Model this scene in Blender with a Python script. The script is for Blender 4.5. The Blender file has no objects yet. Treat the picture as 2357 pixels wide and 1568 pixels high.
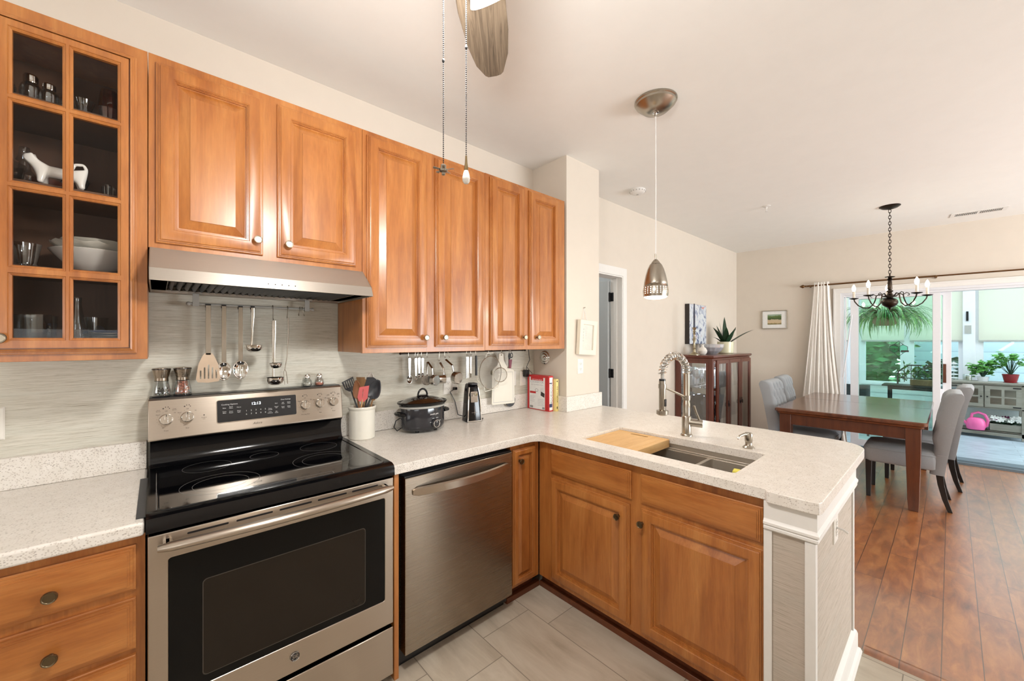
import bpy, bmesh, math, random
from mathutils import Vector, Matrix
from mathutils.geometry import tessellate_polygon
PI = math.pi
S = bpy.context.scene
COL = S.collection
R = random.Random(7)

# ------------------------------------------------------------------ camera
cam_d = bpy.data.cameras.new('camera')
cam_d.sensor_width = 36.0
cam_d.lens = 36.0 * 910.0 / 2357.0
cam_d.clip_start = 0.05
cam = bpy.data.objects.new('camera', cam_d)
cam.location = (0.015, -2.22, 1.44)
cam.rotation_euler = (PI / 2, 0, -math.atan2(0.669, 0.7436))
COL.objects.link(cam)
S.camera = cam

# ------------------------------------------------------------------ sky
wd = bpy.data.worlds.new('sky')
S.world = wd
wd.use_nodes = True
bg = wd.node_tree.nodes['Background']
bg.inputs[0].default_value = (0.80, 0.93, 1.0, 1)
bg.inputs[1].default_value = 7.0

# ------------------------------------------------------------------ exposure
S.view_settings.view_transform = 'Standard'
S.view_settings.look = 'None'
S.view_settings.gamma = 1.0
S.view_settings.use_curve_mapping = False
S.view_settings.exposure = 0.02

# ------------------------------------------------------------------ added area lights that fill the room from behind the camera
def lamp(kind, name, loc, energy, color=(1, 1, 1), rot=(0, 0, 0), size=1.0, size_y=None):
    d = bpy.data.lights.new(name, kind)
    d.energy = energy
    d.color = color
    if kind == 'AREA':
        d.shape = 'RECTANGLE'
        d.size = size
        d.size_y = size_y or size
    else:
        d.shadow_soft_size = size
    o = bpy.data.objects.new(name, d)
    o.location = loc
    o.rotation_euler = rot
    COL.objects.link(o)
    return o
lamp('AREA', 'window_daylight_south', (-0.9, -3.66, 1.5), 26, (0.97, 0.985, 1), (PI / 2 + 0.8, 0, 0), 1.5, 1.1)
lamp('AREA', 'window_daylight_west', (-2.12, -1.0, 1.6), 16, (0.97, 0.985, 1), (PI / 2 + 0.7, 0, -PI / 2), 1.1, 1.1)
lamp('AREA', 'window_daylight_living', (4.8, -6.9, 1.4), 440, (0.88, 0.95, 1), (PI / 2 + 0.55, 0, 0), 3.8, 1.7)

# ------------------------------------------------------------------ helpers
def srgb(r, g, b):
    f = lambda c: ((c / 255.0) / 12.92) if c / 255.0 <= 0.04045 else (((c / 255.0) + 0.055) / 1.055) ** 2.4
    return (f(r), f(g), f(b), 1.0)

class NT:
    def __init__(s, name):
        s.m = bpy.data.materials.new(name)
        s.m.use_nodes = True
        s.t = s.m.node_tree
        s.b = s.t.nodes['Principled BSDF']
        s.o = s.t.nodes['Material Output']
    def n(s, kind, **kw):
        x = s.t.nodes.new(kind)
        for k, v in kw.items():
            if k.startswith('i_'):
                key = k[2:]
                key = int(key) if key.isdigit() else key.replace('_', ' ')
                x.inputs[key].default_value = v
            else:
                setattr(x, k, v)
        return x
    def l(s, a, b):
        s.t.links.new(a, b)
    def pos(s, scale=(1, 1, 1), rot=(0, 0, 0)):
        g = s.n('ShaderNodeNewGeometry')
        mp = s.n('ShaderNodeMapping')
        mp.inputs['Scale'].default_value = scale
        mp.inputs['Rotation'].default_value = rot
        s.l(g.outputs['Position'], mp.inputs['Vector'])
        return mp.outputs['Vector']
    def noise(s, vec, scale=5, detail=4, rough=0.6, dist=0):
        x = s.n('ShaderNodeTexNoise')
        x.inputs['Scale'].default_value = scale
        x.inputs['Detail'].default_value = detail
        x.inputs['Roughness'].default_value = rough
        x.inputs['Distortion'].default_value = dist
        s.l(vec, x.inputs['Vector'])
        return x.outputs['Fac']
    def ramp(s, fac, stops):
        x = s.n('ShaderNodeValToRGB')
        e = x.color_ramp.elements
        while len(e) < len(stops):
            e.new(0.5)
        for i, (p, c) in enumerate(stops):
            e[i].position = p
            e[i].color = c if len(c) == 4 else (*c, 1)
        s.l(fac, x.inputs[0])
        return x.outputs[0]
    def mix(s, f, a, b, mode='MIX'):
        x = s.n('ShaderNodeMix', data_type='RGBA', blend_type=mode)
        for sock, v in ((x.inputs[0], f), (x.inputs[6], a), (x.inputs[7], b)):
            if isinstance(v, (int, float)) or isinstance(v, tuple):
                sock.default_value = v
            else:
                s.l(v, sock)
        return x.outputs[2]
    def bump(s, h, strength=0.2, dist=0.01):
        x = s.n('ShaderNodeBump')
        x.inputs['Strength'].default_value = strength
        x.inputs['Distance'].default_value = dist
        s.l(h, x.inputs['Height'])
        s.l(x.outputs[0], s.b.inputs['Normal'])
    def col(s, v):
        if isinstance(v, tuple):
            s.b.inputs['Base Color'].default_value = v
        else:
            s.l(v, s.b.inputs['Base Color'])
    def set(s, rough=0.5, metal=0.0, spec=0.5, coat=0.0, coat_r=0.1):
        s.b.inputs['Roughness'].default_value = rough
        s.b.inputs['Metallic'].default_value = metal
        s.b.inputs['Specular IOR Level'].default_value = spec
        s.b.inputs['Coat Weight'].default_value = coat
        s.b.inputs['Coat Roughness'].default_value = coat_r
        return s.m

def plain(name, c, rough=0.5, metal=0.0, spec=0.5, var=0.04, coat=0.0, sc=30):
    t = NT(name)
    f = t.noise(t.pos(), sc, 3)
    k = lambda q: tuple(min(1, x * q) for x in c[:3]) + (1,)
    t.col(t.ramp(f, [(0.3, k(1 - var)), (0.7, k(1 + var))]))
    return t.set(rough, metal, spec, coat)

def wood(name, c1, c2, c3, rough=0.35, axis='z', fine=1.0, coat=0.25, coat_r=0.15, blotch=0.5):
    t = NT(name)
    k = {'z': (9, 9, 0.9), 'x': (0.9, 9, 9), 'y': (9, 0.9, 9)}[axis]
    k = tuple(q * fine for q in k)
    v = t.pos(k)
    f1 = t.noise(v, 2.0, 6, 0.6, 0.6)
    f2 = t.noise(t.pos(tuple(q * 6 for q in k)), 3.0, 3, 0.6)
    f3 = t.noise(t.pos((2.2, 2.2, 1.6)), 1.6, 3, 0.5)
    a = t.ramp(f1, [(0.28, c1), (0.5, c2), (0.75, c3)])
    b = t.mix(t.ramp(f2, [(0.35, (0, 0, 0)), (0.8, (0.35, 0.35, 0.35))]), a, tuple(x * 0.55 for x in c1[:3]) + (1,))
    c = t.mix(t.ramp(f3, [(0.35, (0, 0, 0)), (0.75, (blotch, blotch, blotch))]), b, c3)
    t.col(c)
    t.bump(f2, 0.04, 0.002)
    return t.set(rough, 0, 0.5, coat, coat_r)

def metal(name, c, rough=0.28, brushed=None):
    t = NT(name)
    if brushed:
        k = {'x': (2.5, 420, 420), 'z': (260, 260, 1.5), 'y': (260, 1.5, 260)}[brushed]
        f = t.noise(t.pos(k), 1.0, 2, 0.5)
        t.col(t.ramp(f, [(0.3, tuple(x * 0.98 for x in c[:3])), (0.7, tuple(min(1, x * 1.015) for x in c[:3]))]))
        rr = t.n('ShaderNodeMapRange')
        t.l(f, rr.inputs[0])
        rr.inputs[3].default_value = rough * 0.93
        rr.inputs[4].default_value = rough * 1.07
        m = t.set(rough, 1.0)
        t.l(rr.outputs[0], t.b.inputs['Roughness'])
        t.b.inputs['Anisotropic'].default_value = 0.75
        cv = t.n('ShaderNodeCombineXYZ')
        cv.inputs[2].default_value = 1.0
        t.l(cv.outputs[0], t.b.inputs['Tangent'])
        return m
    t.col(t.ramp(t.noise(t.pos(), 40, 2), [(0.3, tuple(x * 0.95 for x in c[:3])), (0.7, c)]))
    return t.set(rough, 1.0)

def thin_glass(name, tint=(0.95, 0.97, 0.97, 1), refl=0.06, rough=0.02, mx_=0.85):
    t = NT(name)
    tr = t.n('ShaderNodeBsdfTransparent')
    tr.inputs[0].default_value = tint
    gl = t.n('ShaderNodeBsdfGlossy')
    gl.inputs['Roughness'].default_value = rough
    lw = t.n('ShaderNodeLayerWeight')
    lw.inputs[0].default_value = 0.35
    mr = t.n('ShaderNodeMapRange')
    t.l(lw.outputs['Facing'], mr.inputs[0])
    mr.inputs[3].default_value = refl
    mr.inputs[4].default_value = mx_
    mx = t.n('ShaderNodeMixShader')
    t.l(mr.outputs[0], mx.inputs[0])
    t.l(tr.outputs[0], mx.inputs[1])
    t.l(gl.outputs[0], mx.inputs[2])
    t.l(mx.outputs[0], t.o.inputs[0])
    return t.m

def glow(name, c, strength):
    t = NT(name)
    t.b.inputs['Base Color'].default_value = c
    t.b.inputs['Emission Color'].default_value = c
    t.b.inputs['Emission Strength'].default_value = strength
    return t.m

# ---- mesh builder
def FM(o, u, v, n):
    u, v, n = Vector(u).normalized(), Vector(v).normalized(), Vector(n).normalized()
    m = Matrix.Identity(4)
    for i in range(3):
        m[i][0], m[i][1], m[i][2], m[i][3] = u[i], v[i], n[i], o[i]
    return m
def T(x, y, z, rz=0, rx=0, ry=0):
    return Matrix.Translation((x, y, z)) @ Matrix.Rotation(rz, 4, 'Z') @ Matrix.Rotation(rx, 4, 'X') @ Matrix.Rotation(ry, 4, 'Y')

def rrect(x0, x1, y0, y1, r, n=5):
    if r <= 0:
        return [(x0, y0), (x1, y0), (x1, y1), (x0, y1)]
    out = []
    for cx, cy, a0 in ((x1 - r, y0 + r, -90), (x1 - r, y1 - r, 0), (x0 + r, y1 - r, 90), (x0 + r, y0 + r, 180)):
        for i in range(n + 1):
            a = math.radians(a0 + 90 * i / n)
            out.append((cx + r * math.cos(a), cy + r * math.sin(a)))
    return out
def ellipse(cx, cy, a, b, n=24):
    return [(cx + a * math.cos(2 * PI * i / n), cy + b * math.sin(2 * PI * i / n)) for i in range(n)]

class MB:
    def __init__(s, M=None):
        s.v, s.f, s.mi, s.M, s.cur = [], [], [], M or Matrix.Identity(4), 0
    def add(s, vs, fs, M=None):
        k = len(s.v)
        m = s.M @ M if M is not None else s.M
        s.v += [m @ Vector(p) for p in vs]
        s.f += [tuple(i + k for i in f) for f in fs]
        s.mi += [s.cur] * len(fs)
        return s
    def box(s, x0, x1, y0, y1, z0, z1, M=None):
        vs = [(x, y, z) for z in (z0, z1) for y in (y0, y1) for x in (x0, x1)]
        return s.add(vs, [(0, 2, 3, 1), (4, 5, 7, 6), (0, 1, 5, 4), (2, 6, 7, 3), (0, 4, 6, 2), (1, 3, 7, 5)], M)
    def loft(s, rings, cap=True, closed=True, M=None):
        n = len(rings[0])
        vs = [p for r in rings for p in r]
        fs = []
        for i in range(len(rings) - 1):
            for j in range(n if closed else n - 1):
                a, b = i * n + j, i * n + (j + 1) % n
                fs.append((a, b, b + n, a + n))
        if cap:
            fs.append(tuple(range(n - 1, -1, -1)))
            fs.append(tuple(range((len(rings) - 1) * n, len(rings) * n)))
        return s.add(vs, fs, M)
    def lathe(s, prof, c=(0, 0, 0), n=24, M=None, cap=True, sx=1, sy=1):
        rings = [[(c[0] + r * math.cos(2 * PI * j / n) * sx, c[1] + r * math.sin(2 * PI * j / n) * sy, c[2] + z) for j in range(n)] for r, z in prof]
        return s.loft(rings, cap, True, M)
    def cyl(s, p0, p1, r0, r1=None, n=12, M=None):
        return s.tube([p0, p1], [r0, r0 if r1 is None else r1], n, M)
    def tube(s, pts, r, n=8, M=None, flat=1.0):
        pts = [Vector(p) for p in pts]
        if not isinstance(r, (list, tuple)):
            r = [r] * len(pts)
        rings = []
        up = None
        for i, p in enumerate(pts):
            d = (pts[min(i + 1, len(pts) - 1)] - pts[max(i - 1, 0)])
            if d.length < 1e-9:
                d = Vector((0, 0, 1))
            d.normalize()
            if up is None:
                up = Vector((0, 0, 1)) if abs(d.z) < 0.9 else Vector((0, 1, 0))
            a = d.cross(up)
            if a.length < 1e-6:
                a = d.cross(Vector((1, 0.1, 0)))
            a.normalize()
            b = a.cross(d).normalized()
            up = b
            rings.append([tuple(p + (a * math.cos(2 * PI * j / n) + b * math.sin(2 * PI * j / n) * flat) * r[i]) for j in range(n)])
        return s.loft(rings, True, True, M)
    def prism(s, loops, z0, z1, M=None):
        loops = [list(l) for l in loops]
        tris = tessellate_polygon([[Vector((x, y, 0)) for x, y in l] for l in loops])
        flat = [p for l in loops for p in l]
        n = len(flat)
        vs = [(x, y, z0) for x, y in flat] + [(x, y, z1) for x, y in flat]
        fs = [tuple(reversed(t)) for t in tris] + [tuple(i + n for i in t) for t in tris]
        k = 0
        for l in loops:
            m = len(l)
            for i in range(m):
                a, b = k + i, k + (i + 1) % m
                fs.append((a, b, b + n, a + n))
            k += m
        return s.add(vs, fs, M)
    def ring(s, c, R_, r, n=32, m=8, M=None, sy=1.0):
        vs, fs = [], []
        for i in range(n):
            a = 2 * PI * i / n
            for j in range(m):
                b = 2 * PI * j / m
                q = R_ + r * math.cos(b)
                vs.append((c[0] + q * math.cos(a), c[1] + q * math.sin(a) * sy, c[2] + r * math.sin(b)))
        for i in range(n):
            for j in range(m):
                fs.append((i * m + j, ((i + 1) % n) * m + j, ((i + 1) % n) * m + (j + 1) % m, i * m + (j + 1) % m))
        return s.add(vs, fs, M)
    def ball(s, c, r, n=14, m=9, M=None, sc=(1, 1, 1)):
        pr = [(r * math.sin(PI * (i + 0.02) / (m + 0.04)) if 0 < i < m else r * 0.02, -r * math.cos(PI * i / m)) for i in range(m + 1)]
        rings = [[(c[0] + q * math.cos(2 * PI * j / n) * sc[0], c[1] + q * math.sin(2 * PI * j / n) * sc[1], c[2] + z * sc[2]) for j in range(n)] for q, z in pr]
        return s.loft(rings, True, True, M)
    def grid(s, fn, nu, nv, M=None):
        vs = [fn(i / nu, j / nv) for j in range(nv + 1) for i in range(nu + 1)]
        fs = [(j * (nu + 1) + i, j * (nu + 1) + i + 1, (j + 1) * (nu + 1) + i + 1, (j + 1) * (nu + 1) + i) for j in range(nv) for i in range(nu)]
        return s.add(vs, fs, M)
    def text(s, body, size, M, align='CENTER', depth=0.0004, sx=1.0, shear=0.0):
        cu = bpy.data.curves.new('t', 'FONT')
        cu.body = body
        cu.size = size
        cu.align_x = align
        cu.align_y = 'CENTER'
        cu.extrude = depth
        cu.shear = shear
        cu.resolution_u = 2
        ob = bpy.data.objects.new('t', cu)
        COL.objects.link(ob)
        bpy.context.view_layer.update()
        me = bpy.data.meshes.new_from_object(ob.evaluated_get(bpy.context.evaluated_depsgraph_get()))
        s.add([(v.co.x * sx, v.co.y, v.co.z) for v in me.vertices], [tuple(p.vertices) for p in me.polygons], M)
        bpy.data.objects.remove(ob)
        bpy.data.curves.remove(cu)
        bpy.data.meshes.remove(me)
        return s
    # framed rectangle rings: list of (inset, height)
    def rings(s, u0, u1, v0, v1, steps, M=None):
        rr = []
        for ins, h in steps:
            rr.append([(u0 + ins, v0 + ins, h), (u1 - ins, v0 + ins, h), (u1 - ins, v1 - ins, h), (u0 + ins, v1 - ins, h)])
        return s.loft(rr, True, True, M)

def wmat(o):
    m = Matrix.Identity(4)
    while o is not None:
        m = (Matrix.Translation(o.location) @ o.rotation_euler.to_matrix().to_4x4()) @ m
        o = o.parent
    return m

def link(name, mb, mats, parent=None, bev=0.0, seg=2, ang=32, smooth=True, solid=0, sub=0, label=None, stuff=False, base=None, flip=False):
    vs = mb.v
    if parent is None:
        if base is None:
            xs, ys, zs = [p.x for p in vs], [p.y for p in vs], [p.z for p in vs]
            base = ((min(xs) + max(xs)) / 2, (min(ys) + max(ys)) / 2, min(zs))
        inv = Matrix.Translation(base).inverted()
    else:
        inv = wmat(parent).inverted()
    me = bpy.data.meshes.new(name)
    me.from_pydata([tuple(inv @ p) for p in vs], [], mb.f)
    if not isinstance(mats, (list, tuple)):
        mats = [mats]
    for m in mats:
        me.materials.append(m)
    me.polygons.foreach_set('material_index', mb.mi)
    b = bmesh.new()
    b.from_mesh(me)
    bmesh.ops.remove_doubles(b, verts=b.verts, dist=1e-6)
    bmesh.ops.recalc_face_normals(b, faces=b.faces)
    b.to_mesh(me)
    b.free()
    me.validate()
    if smooth:
        me.polygons.foreach_set('use_smooth', [True] * len(me.polygons))
        me.set_sharp_from_angle(angle=math.radians(ang))
    o = bpy.data.objects.new(name, me)
    COL.objects.link(o)
    if parent is None:
        o.location = base
    else:
        o.parent = parent
    if solid:
        md = o.modifiers.new('solid', 'SOLIDIFY')
        md.thickness = solid
        md.offset = 0
    if sub:
        md = o.modifiers.new('sub', 'SUBSURF')
        md.levels = sub
        md.render_levels = sub
    if bev:
        md = o.modifiers.new('bevel', 'BEVEL')
        md.width = bev
        md.segments = seg
        md.limit_method = 'ANGLE'
        md.angle_limit = math.radians(40)
        md.harden_normals = False
    if label:
        o['label'] = label
    if stuff:
        o['kind'] = 'stuff'
    return o

def tag(o, label, cat, group=None, kind=None):
    o['label'] = label
    o['category'] = cat
    if group:
        o['group'] = group
    if kind:
        o['kind'] = kind
    return o

def thing(name, label, cat, loc=(0, 0, 0), rz=0, group=None):
    o = bpy.data.objects.new(name, None)
    o.empty_display_size = 0.05
    COL.objects.link(o)
    o.location = loc
    o.rotation_euler = (0, 0, rz)
    return tag(o, label, cat, group)

def struct(name, mb, m, parent=None, **k):
    o = link(name, mb, m, parent, **k)
    if parent is None:
        o['kind'] = 'structure'
    return o

def dup(o, loc=None, rz=None, label=None, parent=None):
    c = o.copy()
    COL.objects.link(c)
    c.parent = parent
    if loc is not None:
        c.location = loc
    if rz is not None:
        c.rotation_euler = (0, 0, rz)
    if label:
        c['label'] = label
    for ch in [q for q in bpy.data.objects if q.parent == o]:
        dup(ch, parent=c)
    return c

def skin(name, pts, edges, rad, m, parent=None, sub=2):
    inv = wmat(parent).inverted() if parent else Matrix.Identity(4)
    me = bpy.data.meshes.new(name)
    me.from_pydata([tuple(inv @ Vector(p)) for p in pts], edges, [])
    o = bpy.data.objects.new(name, me)
    COL.objects.link(o)
    o.parent = parent
    md = o.modifiers.new('skin', 'SKIN')
    for i, r in enumerate(rad):
        me.skin_vertices[0].data[i].radius = (r, r) if not isinstance(r, tuple) else r
    me.skin_vertices[0].data[0].use_root = True
    s2 = o.modifiers.new('sub', 'SUBSURF')
    s2.levels = sub
    s2.render_levels = sub
    bpy.context.view_layer.update()
    dg = bpy.context.evaluated_depsgraph_get()
    me2 = bpy.data.meshes.new_from_object(o.evaluated_get(dg))
    o.modifiers.clear()
    o.data = me2
    me2.materials.clear()
    me2.materials.append(m)
    me2.polygons.foreach_set('use_smooth', [True] * len(me2.polygons))
    return o

# ------------------------------------------------------------------ materials
M = {}
M['wall'] = plain('wall_paint', srgb(219, 209, 196), 0.85, spec=0.25, var=0.012, sc=8)
M['ceil'] = plain('ceiling_paint', srgb(241, 240, 236), 0.9, spec=0.2, var=0.01, sc=8)
M['white'] = plain('white_trim_paint', srgb(232, 230, 226), 0.4, var=0.015)
M['vinyl'] = plain('white_vinyl', srgb(225, 226, 230), 0.35, var=0.01)
M['plate'] = plain('switch_plate_white', srgb(236, 232, 224), 0.35, var=0.01)
M['greydoor'] = plain('door_paint', srgb(196, 202, 204), 0.45, var=0.01)
hon = (srgb(138, 75, 30), srgb(172, 103, 46), srgb(197, 133, 70))
M['wood'] = wood('honey_maple', *hon, rough=0.34, axis='z', coat=0.35, coat_r=0.22)
M['woodx'] = wood('honey_maple_across', *hon, rough=0.34, axis='x', coat=0.35, coat_r=0.22)
M['woody'] = wood('honey_maple_side', *hon, rough=0.34, axis='y', coat=0.35, coat_r=0.22)
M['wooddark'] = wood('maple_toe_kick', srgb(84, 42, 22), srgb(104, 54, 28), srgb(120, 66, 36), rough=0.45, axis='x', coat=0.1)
M['cabin'] = wood('cabinet_interior', srgb(84, 54, 36), srgb(98, 64, 42), srgb(110, 74, 50), rough=0.5, axis='z', coat=0.0)
mah = (srgb(74, 30, 18), srgb(96, 42, 26), srgb(112, 54, 34))
M['mahog'] = wood('mahogany', *mah, rough=0.3, axis='z', coat=0.35)
M['table'] = wood('table_wood', srgb(74, 36, 18), srgb(98, 52, 28), srgb(118, 68, 38), rough=0.22, axis='x', coat=0.6, coat_r=0.12)
M['tableleg'] = wood('table_leg_wood', srgb(70, 33, 16), srgb(92, 46, 23), srgb(106, 57, 30), rough=0.35, axis='z', coat=0.2)
M['steel'] = metal('brushed_steel', srgb(186, 175, 162), 0.30, 'x')
M['steelz'] = metal('dishwasher_steel', srgb(158, 146, 131), 0.27, 'x')
M['nickel'] = metal('brushed_nickel', srgb(172, 165, 153), 0.27)
M['usteel'] = metal('utensil_steel', srgb(158, 154, 148), 0.2)
M['chrome'] = metal('chrome', srgb(222, 220, 216), 0.07)
M['sinksteel'] = metal('sink_steel', srgb(206, 200, 190), 0.5)
M['brass'] = metal('antique_brass', srgb(150, 130, 96), 0.3)
M['bronze'] = metal('dark_bronze', srgb(58, 50, 44), 0.35)
M['bronze2'] = metal('rod_bronze', srgb(112, 84, 56), 0.35)
M['iron'] = plain('black_iron', srgb(34, 34, 36), 0.4, 0.4, var=0.05)
M['blk'] = plain('black_plastic', srgb(24, 24, 26), 0.3, var=0.05)
M['blkgl'] = plain('black_enamel', srgb(10, 10, 12), 0.10, spec=0.4, var=0.02)
M['ovenglass'] = plain('oven_glass', srgb(30, 24, 18), 0.12, spec=0.3, var=0.02)
M['ceran'] = plain('cooktop_glass', srgb(9, 9, 12), 0.04, spec=0.7, var=0.02)
M['ringp'] = plain('printed_ring', srgb(120, 120, 118), 0.3)
M['ink'] = plain('dark_ink', srgb(52, 46, 42), 0.6)
M['whiteink'] = plain('white_ink', srgb(225, 225, 225), 0.5)
M['led'] = glow('clock_digits', (0.85, 0.92, 1, 1), 2.5)
M['grayb'] = plain('grey_plastic', srgb(170, 168, 162), 0.45)
M['offwhite'] = plain('stoneware', srgb(226, 222, 210), 0.18, var=0.015)
M['cream'] = plain('cream_glaze', srgb(222, 218, 186), 0.25, var=0.02)
M['whitecer'] = plain('white_porcelain', srgb(236, 232, 224), 0.12, var=0.01)
M['glass'] = thin_glass('clear_glass', (0.93, 0.95, 0.95, 1), 0.05)
M['vessel'] = thin_glass('glass_vessel', (0.86, 0.89, 0.9, 1), 0.12, 0.03)
M['pane'] = thin_glass('cabinet_pane', (0.97, 0.97, 0.97, 1), 0.008, 0.01, 0.07)
M['tealpane'] = thin_glass('sliding_door_glass', (0.90, 0.985, 0.955, 1), 0.04, 0.01)
M['bluegl'] = thin_glass('cobalt_glass', (0.03, 0.05, 0.35, 1), 0.06, 0.03)
M['amber'] = thin_glass('amber_tumbler', (0.75, 0.28, 0.14, 1), 0.08, 0.05)
M['bamboo'] = wood('bamboo', srgb(206, 158, 96), srgb(222, 178, 116), srgb(232, 192, 134), rough=0.45, axis='x', fine=1.6, coat=0.0)
M['spoonw'] = wood('spoon_wood', srgb(168, 122, 78), srgb(192, 148, 100), srgb(210, 170, 124), rough=0.6, axis='z', fine=2, coat=0.0)
M['spoonw2'] = wood('dark_spoon_wood', srgb(118, 72, 42), srgb(142, 92, 58), srgb(160, 110, 74), rough=0.6, axis='z', fine=2, coat=0.0)
def fanw():
    t = NT('weathered_blade')
    a = -math.atan2(0.7434, 0.6688)
    m1 = t.pos((1, 1, 1), (0, 0, a))
    mp = t.n('ShaderNodeMapping')
    mp.inputs['Scale'].default_value = (3.0, 60, 1)
    t.l(m1, mp.inputs['Vector'])
    f = t.noise(mp.outputs[0], 1.2, 5, 0.65, 1.2)
    t.col(t.ramp(f, [(0.3, srgb(54, 44, 34)), (0.48, srgb(96, 82, 66)), (0.7, srgb(116, 101, 84))]))
    t.bump(f, 0.2, 0.003)
    return t.set(0.65)
M['fanwood'] = fanw()
M['greywood'] = wood('grey_washed_wood', srgb(116, 110, 98), srgb(136, 130, 118), srgb(152, 146, 134), rough=0.6, axis='y', fine=1.5, coat=0.0)
M['red'] = plain('book_red', srgb(196, 40, 42), 0.4)
M['paper'] = plain('paper_white', srgb(236, 236, 234), 0.6)
M['yellow'] = plain('book_yellow', srgb(236, 216, 140), 0.5)
M['navy'] = plain('navy_print', srgb(44, 52, 96), 0.5)
M['greyprint'] = plain('grey_print', srgb(168, 168, 172), 0.6)
M['pinkspat'] = plain('coral_silicone', srgb(222, 108, 108), 0.45)
M['charcoal'] = plain('charcoal_silicone', srgb(54, 56, 60), 0.4)
M['pinkcan'] = plain('pink_plastic', srgb(232, 102, 160), 0.3)
M['sponge'] = plain('yellow_sponge', srgb(226, 216, 96), 0.9)
M['blue'] = plain('blue_scrubber', srgb(40, 76, 140), 0.7)
M['redpot'] = plain('red_glaze', srgb(128, 26, 30), 0.25)
M['soil'] = plain('potting_soil', srgb(52, 38, 28), 0.95, var=0.3)
M['basket'] = plain('wicker', srgb(132, 104, 72), 0.8, var=0.3, sc=120)
M['leaf'] = plain('leaf_green', srgb(70, 126, 50), 0.45, var=0.35, sc=25)
M['leafdark'] = plain('leaf_dark_green', srgb(28, 58, 34), 0.4, var=0.3, sc=25)
M['leaflight'] = plain('leaf_pale_green', srgb(128, 172, 82), 0.5, var=0.3, sc=25)
M['tree'] = plain('tree_foliage', srgb(52, 104, 56), 0.7, var=0.5, sc=3)
M['pansyw'] = plain('pansy_white', srgb(240, 240, 236), 0.6)
M['pansyp'] = plain('pansy_purple', srgb(96, 26, 72), 0.6)
M['curtain'] = plain('white_curtain', srgb(242, 237, 230), 0.9, var=0.02)
M['pepper'] = plain('peppercorns', srgb(32, 26, 24), 0.7, var=0.5, sc=300)
M['pinksalt'] = plain('pink_salt', srgb(226, 142, 118), 0.6, var=0.25, sc=300)
M['salt'] = plain('white_salt', srgb(222, 214, 200), 0.7, var=0.1, sc=300)
M['chairleg'] = plain('black_leg_wood', srgb(18, 16, 16), 0.3, var=0.1)
M['navycandle'] = plain('navy_wax', srgb(40, 48, 74), 0.4)
M['candle'] = plain('candle_sleeve', srgb(238, 232, 220), 0.5)
M['bulb'] = glow('lit_bulb', (1.0, 0.86, 0.66, 1), 32)
M['fanlight'] = glow('lit_fan_glass', (1.0, 0.96, 0.9, 1), 9)
M['pendlight'] = glow('lit_pendant_glass', (1.0, 0.93, 0.82, 1), 5)
M['ribgrey'] = plain('black_wicker_chair', srgb(36, 42, 46), 0.6)
M['maroon'] = plain('maroon_grip', srgb(128, 58, 76), 0.5)

def quartz():
    t = NT('speckled_quartz')
    base = t.ramp(t.noise(t.pos(), 22, 4), [(0.3, srgb(225, 219, 210)), (0.7, srgb(236, 231, 224))])
    v = t.n('ShaderNodeTexVoronoi')
    v.inputs['Scale'].default_value = 210
    t.l(t.pos(), v.inputs['Vector'])
    near = t.ramp(v.outputs['Distance'], [(0.30, (1, 1, 1)), (0.5, (0, 0, 0))])
    sel = t.ramp(v.outputs['Color'], [(0.36, (1, 1, 1)), (0.42, (0, 0, 0))])
    dk = t.mix(near, (0, 0, 0, 1), sel)
    c = t.mix(t.mix(0.4, (0, 0, 0, 1), dk), base, srgb(150, 134, 118))
    v2 = t.n('ShaderNodeTexVoronoi')
    v2.inputs['Scale'].default_value = 120
    t.l(t.pos((1, 1, 1.3)), v2.inputs['Vector'])
    n2 = t.ramp(v2.outputs['Distance'], [(0.2, (1, 1, 1)), (0.34, (0, 0, 0))])
    s2 = t.ramp(v2.outputs['Color'], [(0.30, (1, 1, 1)), (0.34, (0, 0, 0))])
    c = t.mix(t.mix(0.52, (0, 0, 0, 1), t.mix(n2, (0, 0, 0, 1), s2)), c, srgb(124, 110, 98))
    t.col(c)
    return t.set(0.28, 0, 0.5)
M['quartz'] = quartz()

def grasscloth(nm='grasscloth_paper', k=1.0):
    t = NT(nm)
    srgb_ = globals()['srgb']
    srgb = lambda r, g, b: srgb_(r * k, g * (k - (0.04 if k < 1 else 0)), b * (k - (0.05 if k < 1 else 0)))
    f = t.noise(t.pos((5.0, 5.0, 250)), 1.6, 4, 0.75, 0.15)
    g = t.noise(t.pos((12, 12, 420)), 1.3, 3, 0.7, 0.2)
    b = t.noise(t.pos((0.8, 0.8, 14)), 1.8, 3, 0.6)
    a = t.ramp(f, [(0.32, srgb(168, 162, 146)), (0.44, srgb(208, 204, 190)), (0.62, srgb(221, 218, 207)), (0.8, srgb(230, 228, 219))])
    c = t.mix(t.ramp(g, [(0.56, (0, 0, 0)), (0.7, (0.55, 0.55, 0.55))]), a, srgb(150, 140, 120))
    c = t.mix(t.ramp(b, [(0.5, (0, 0, 0)), (0.8, (0.4, 0.4, 0.4))]), c, srgb(198, 204, 194))
    t.col(c)
    t.bump(f, 0.15, 0.003)
    return t.set(0.7, 0, 0.3)
M['grass'] = grasscloth()
M['grass2'] = grasscloth('grasscloth_paper_tan', 0.90)

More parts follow.
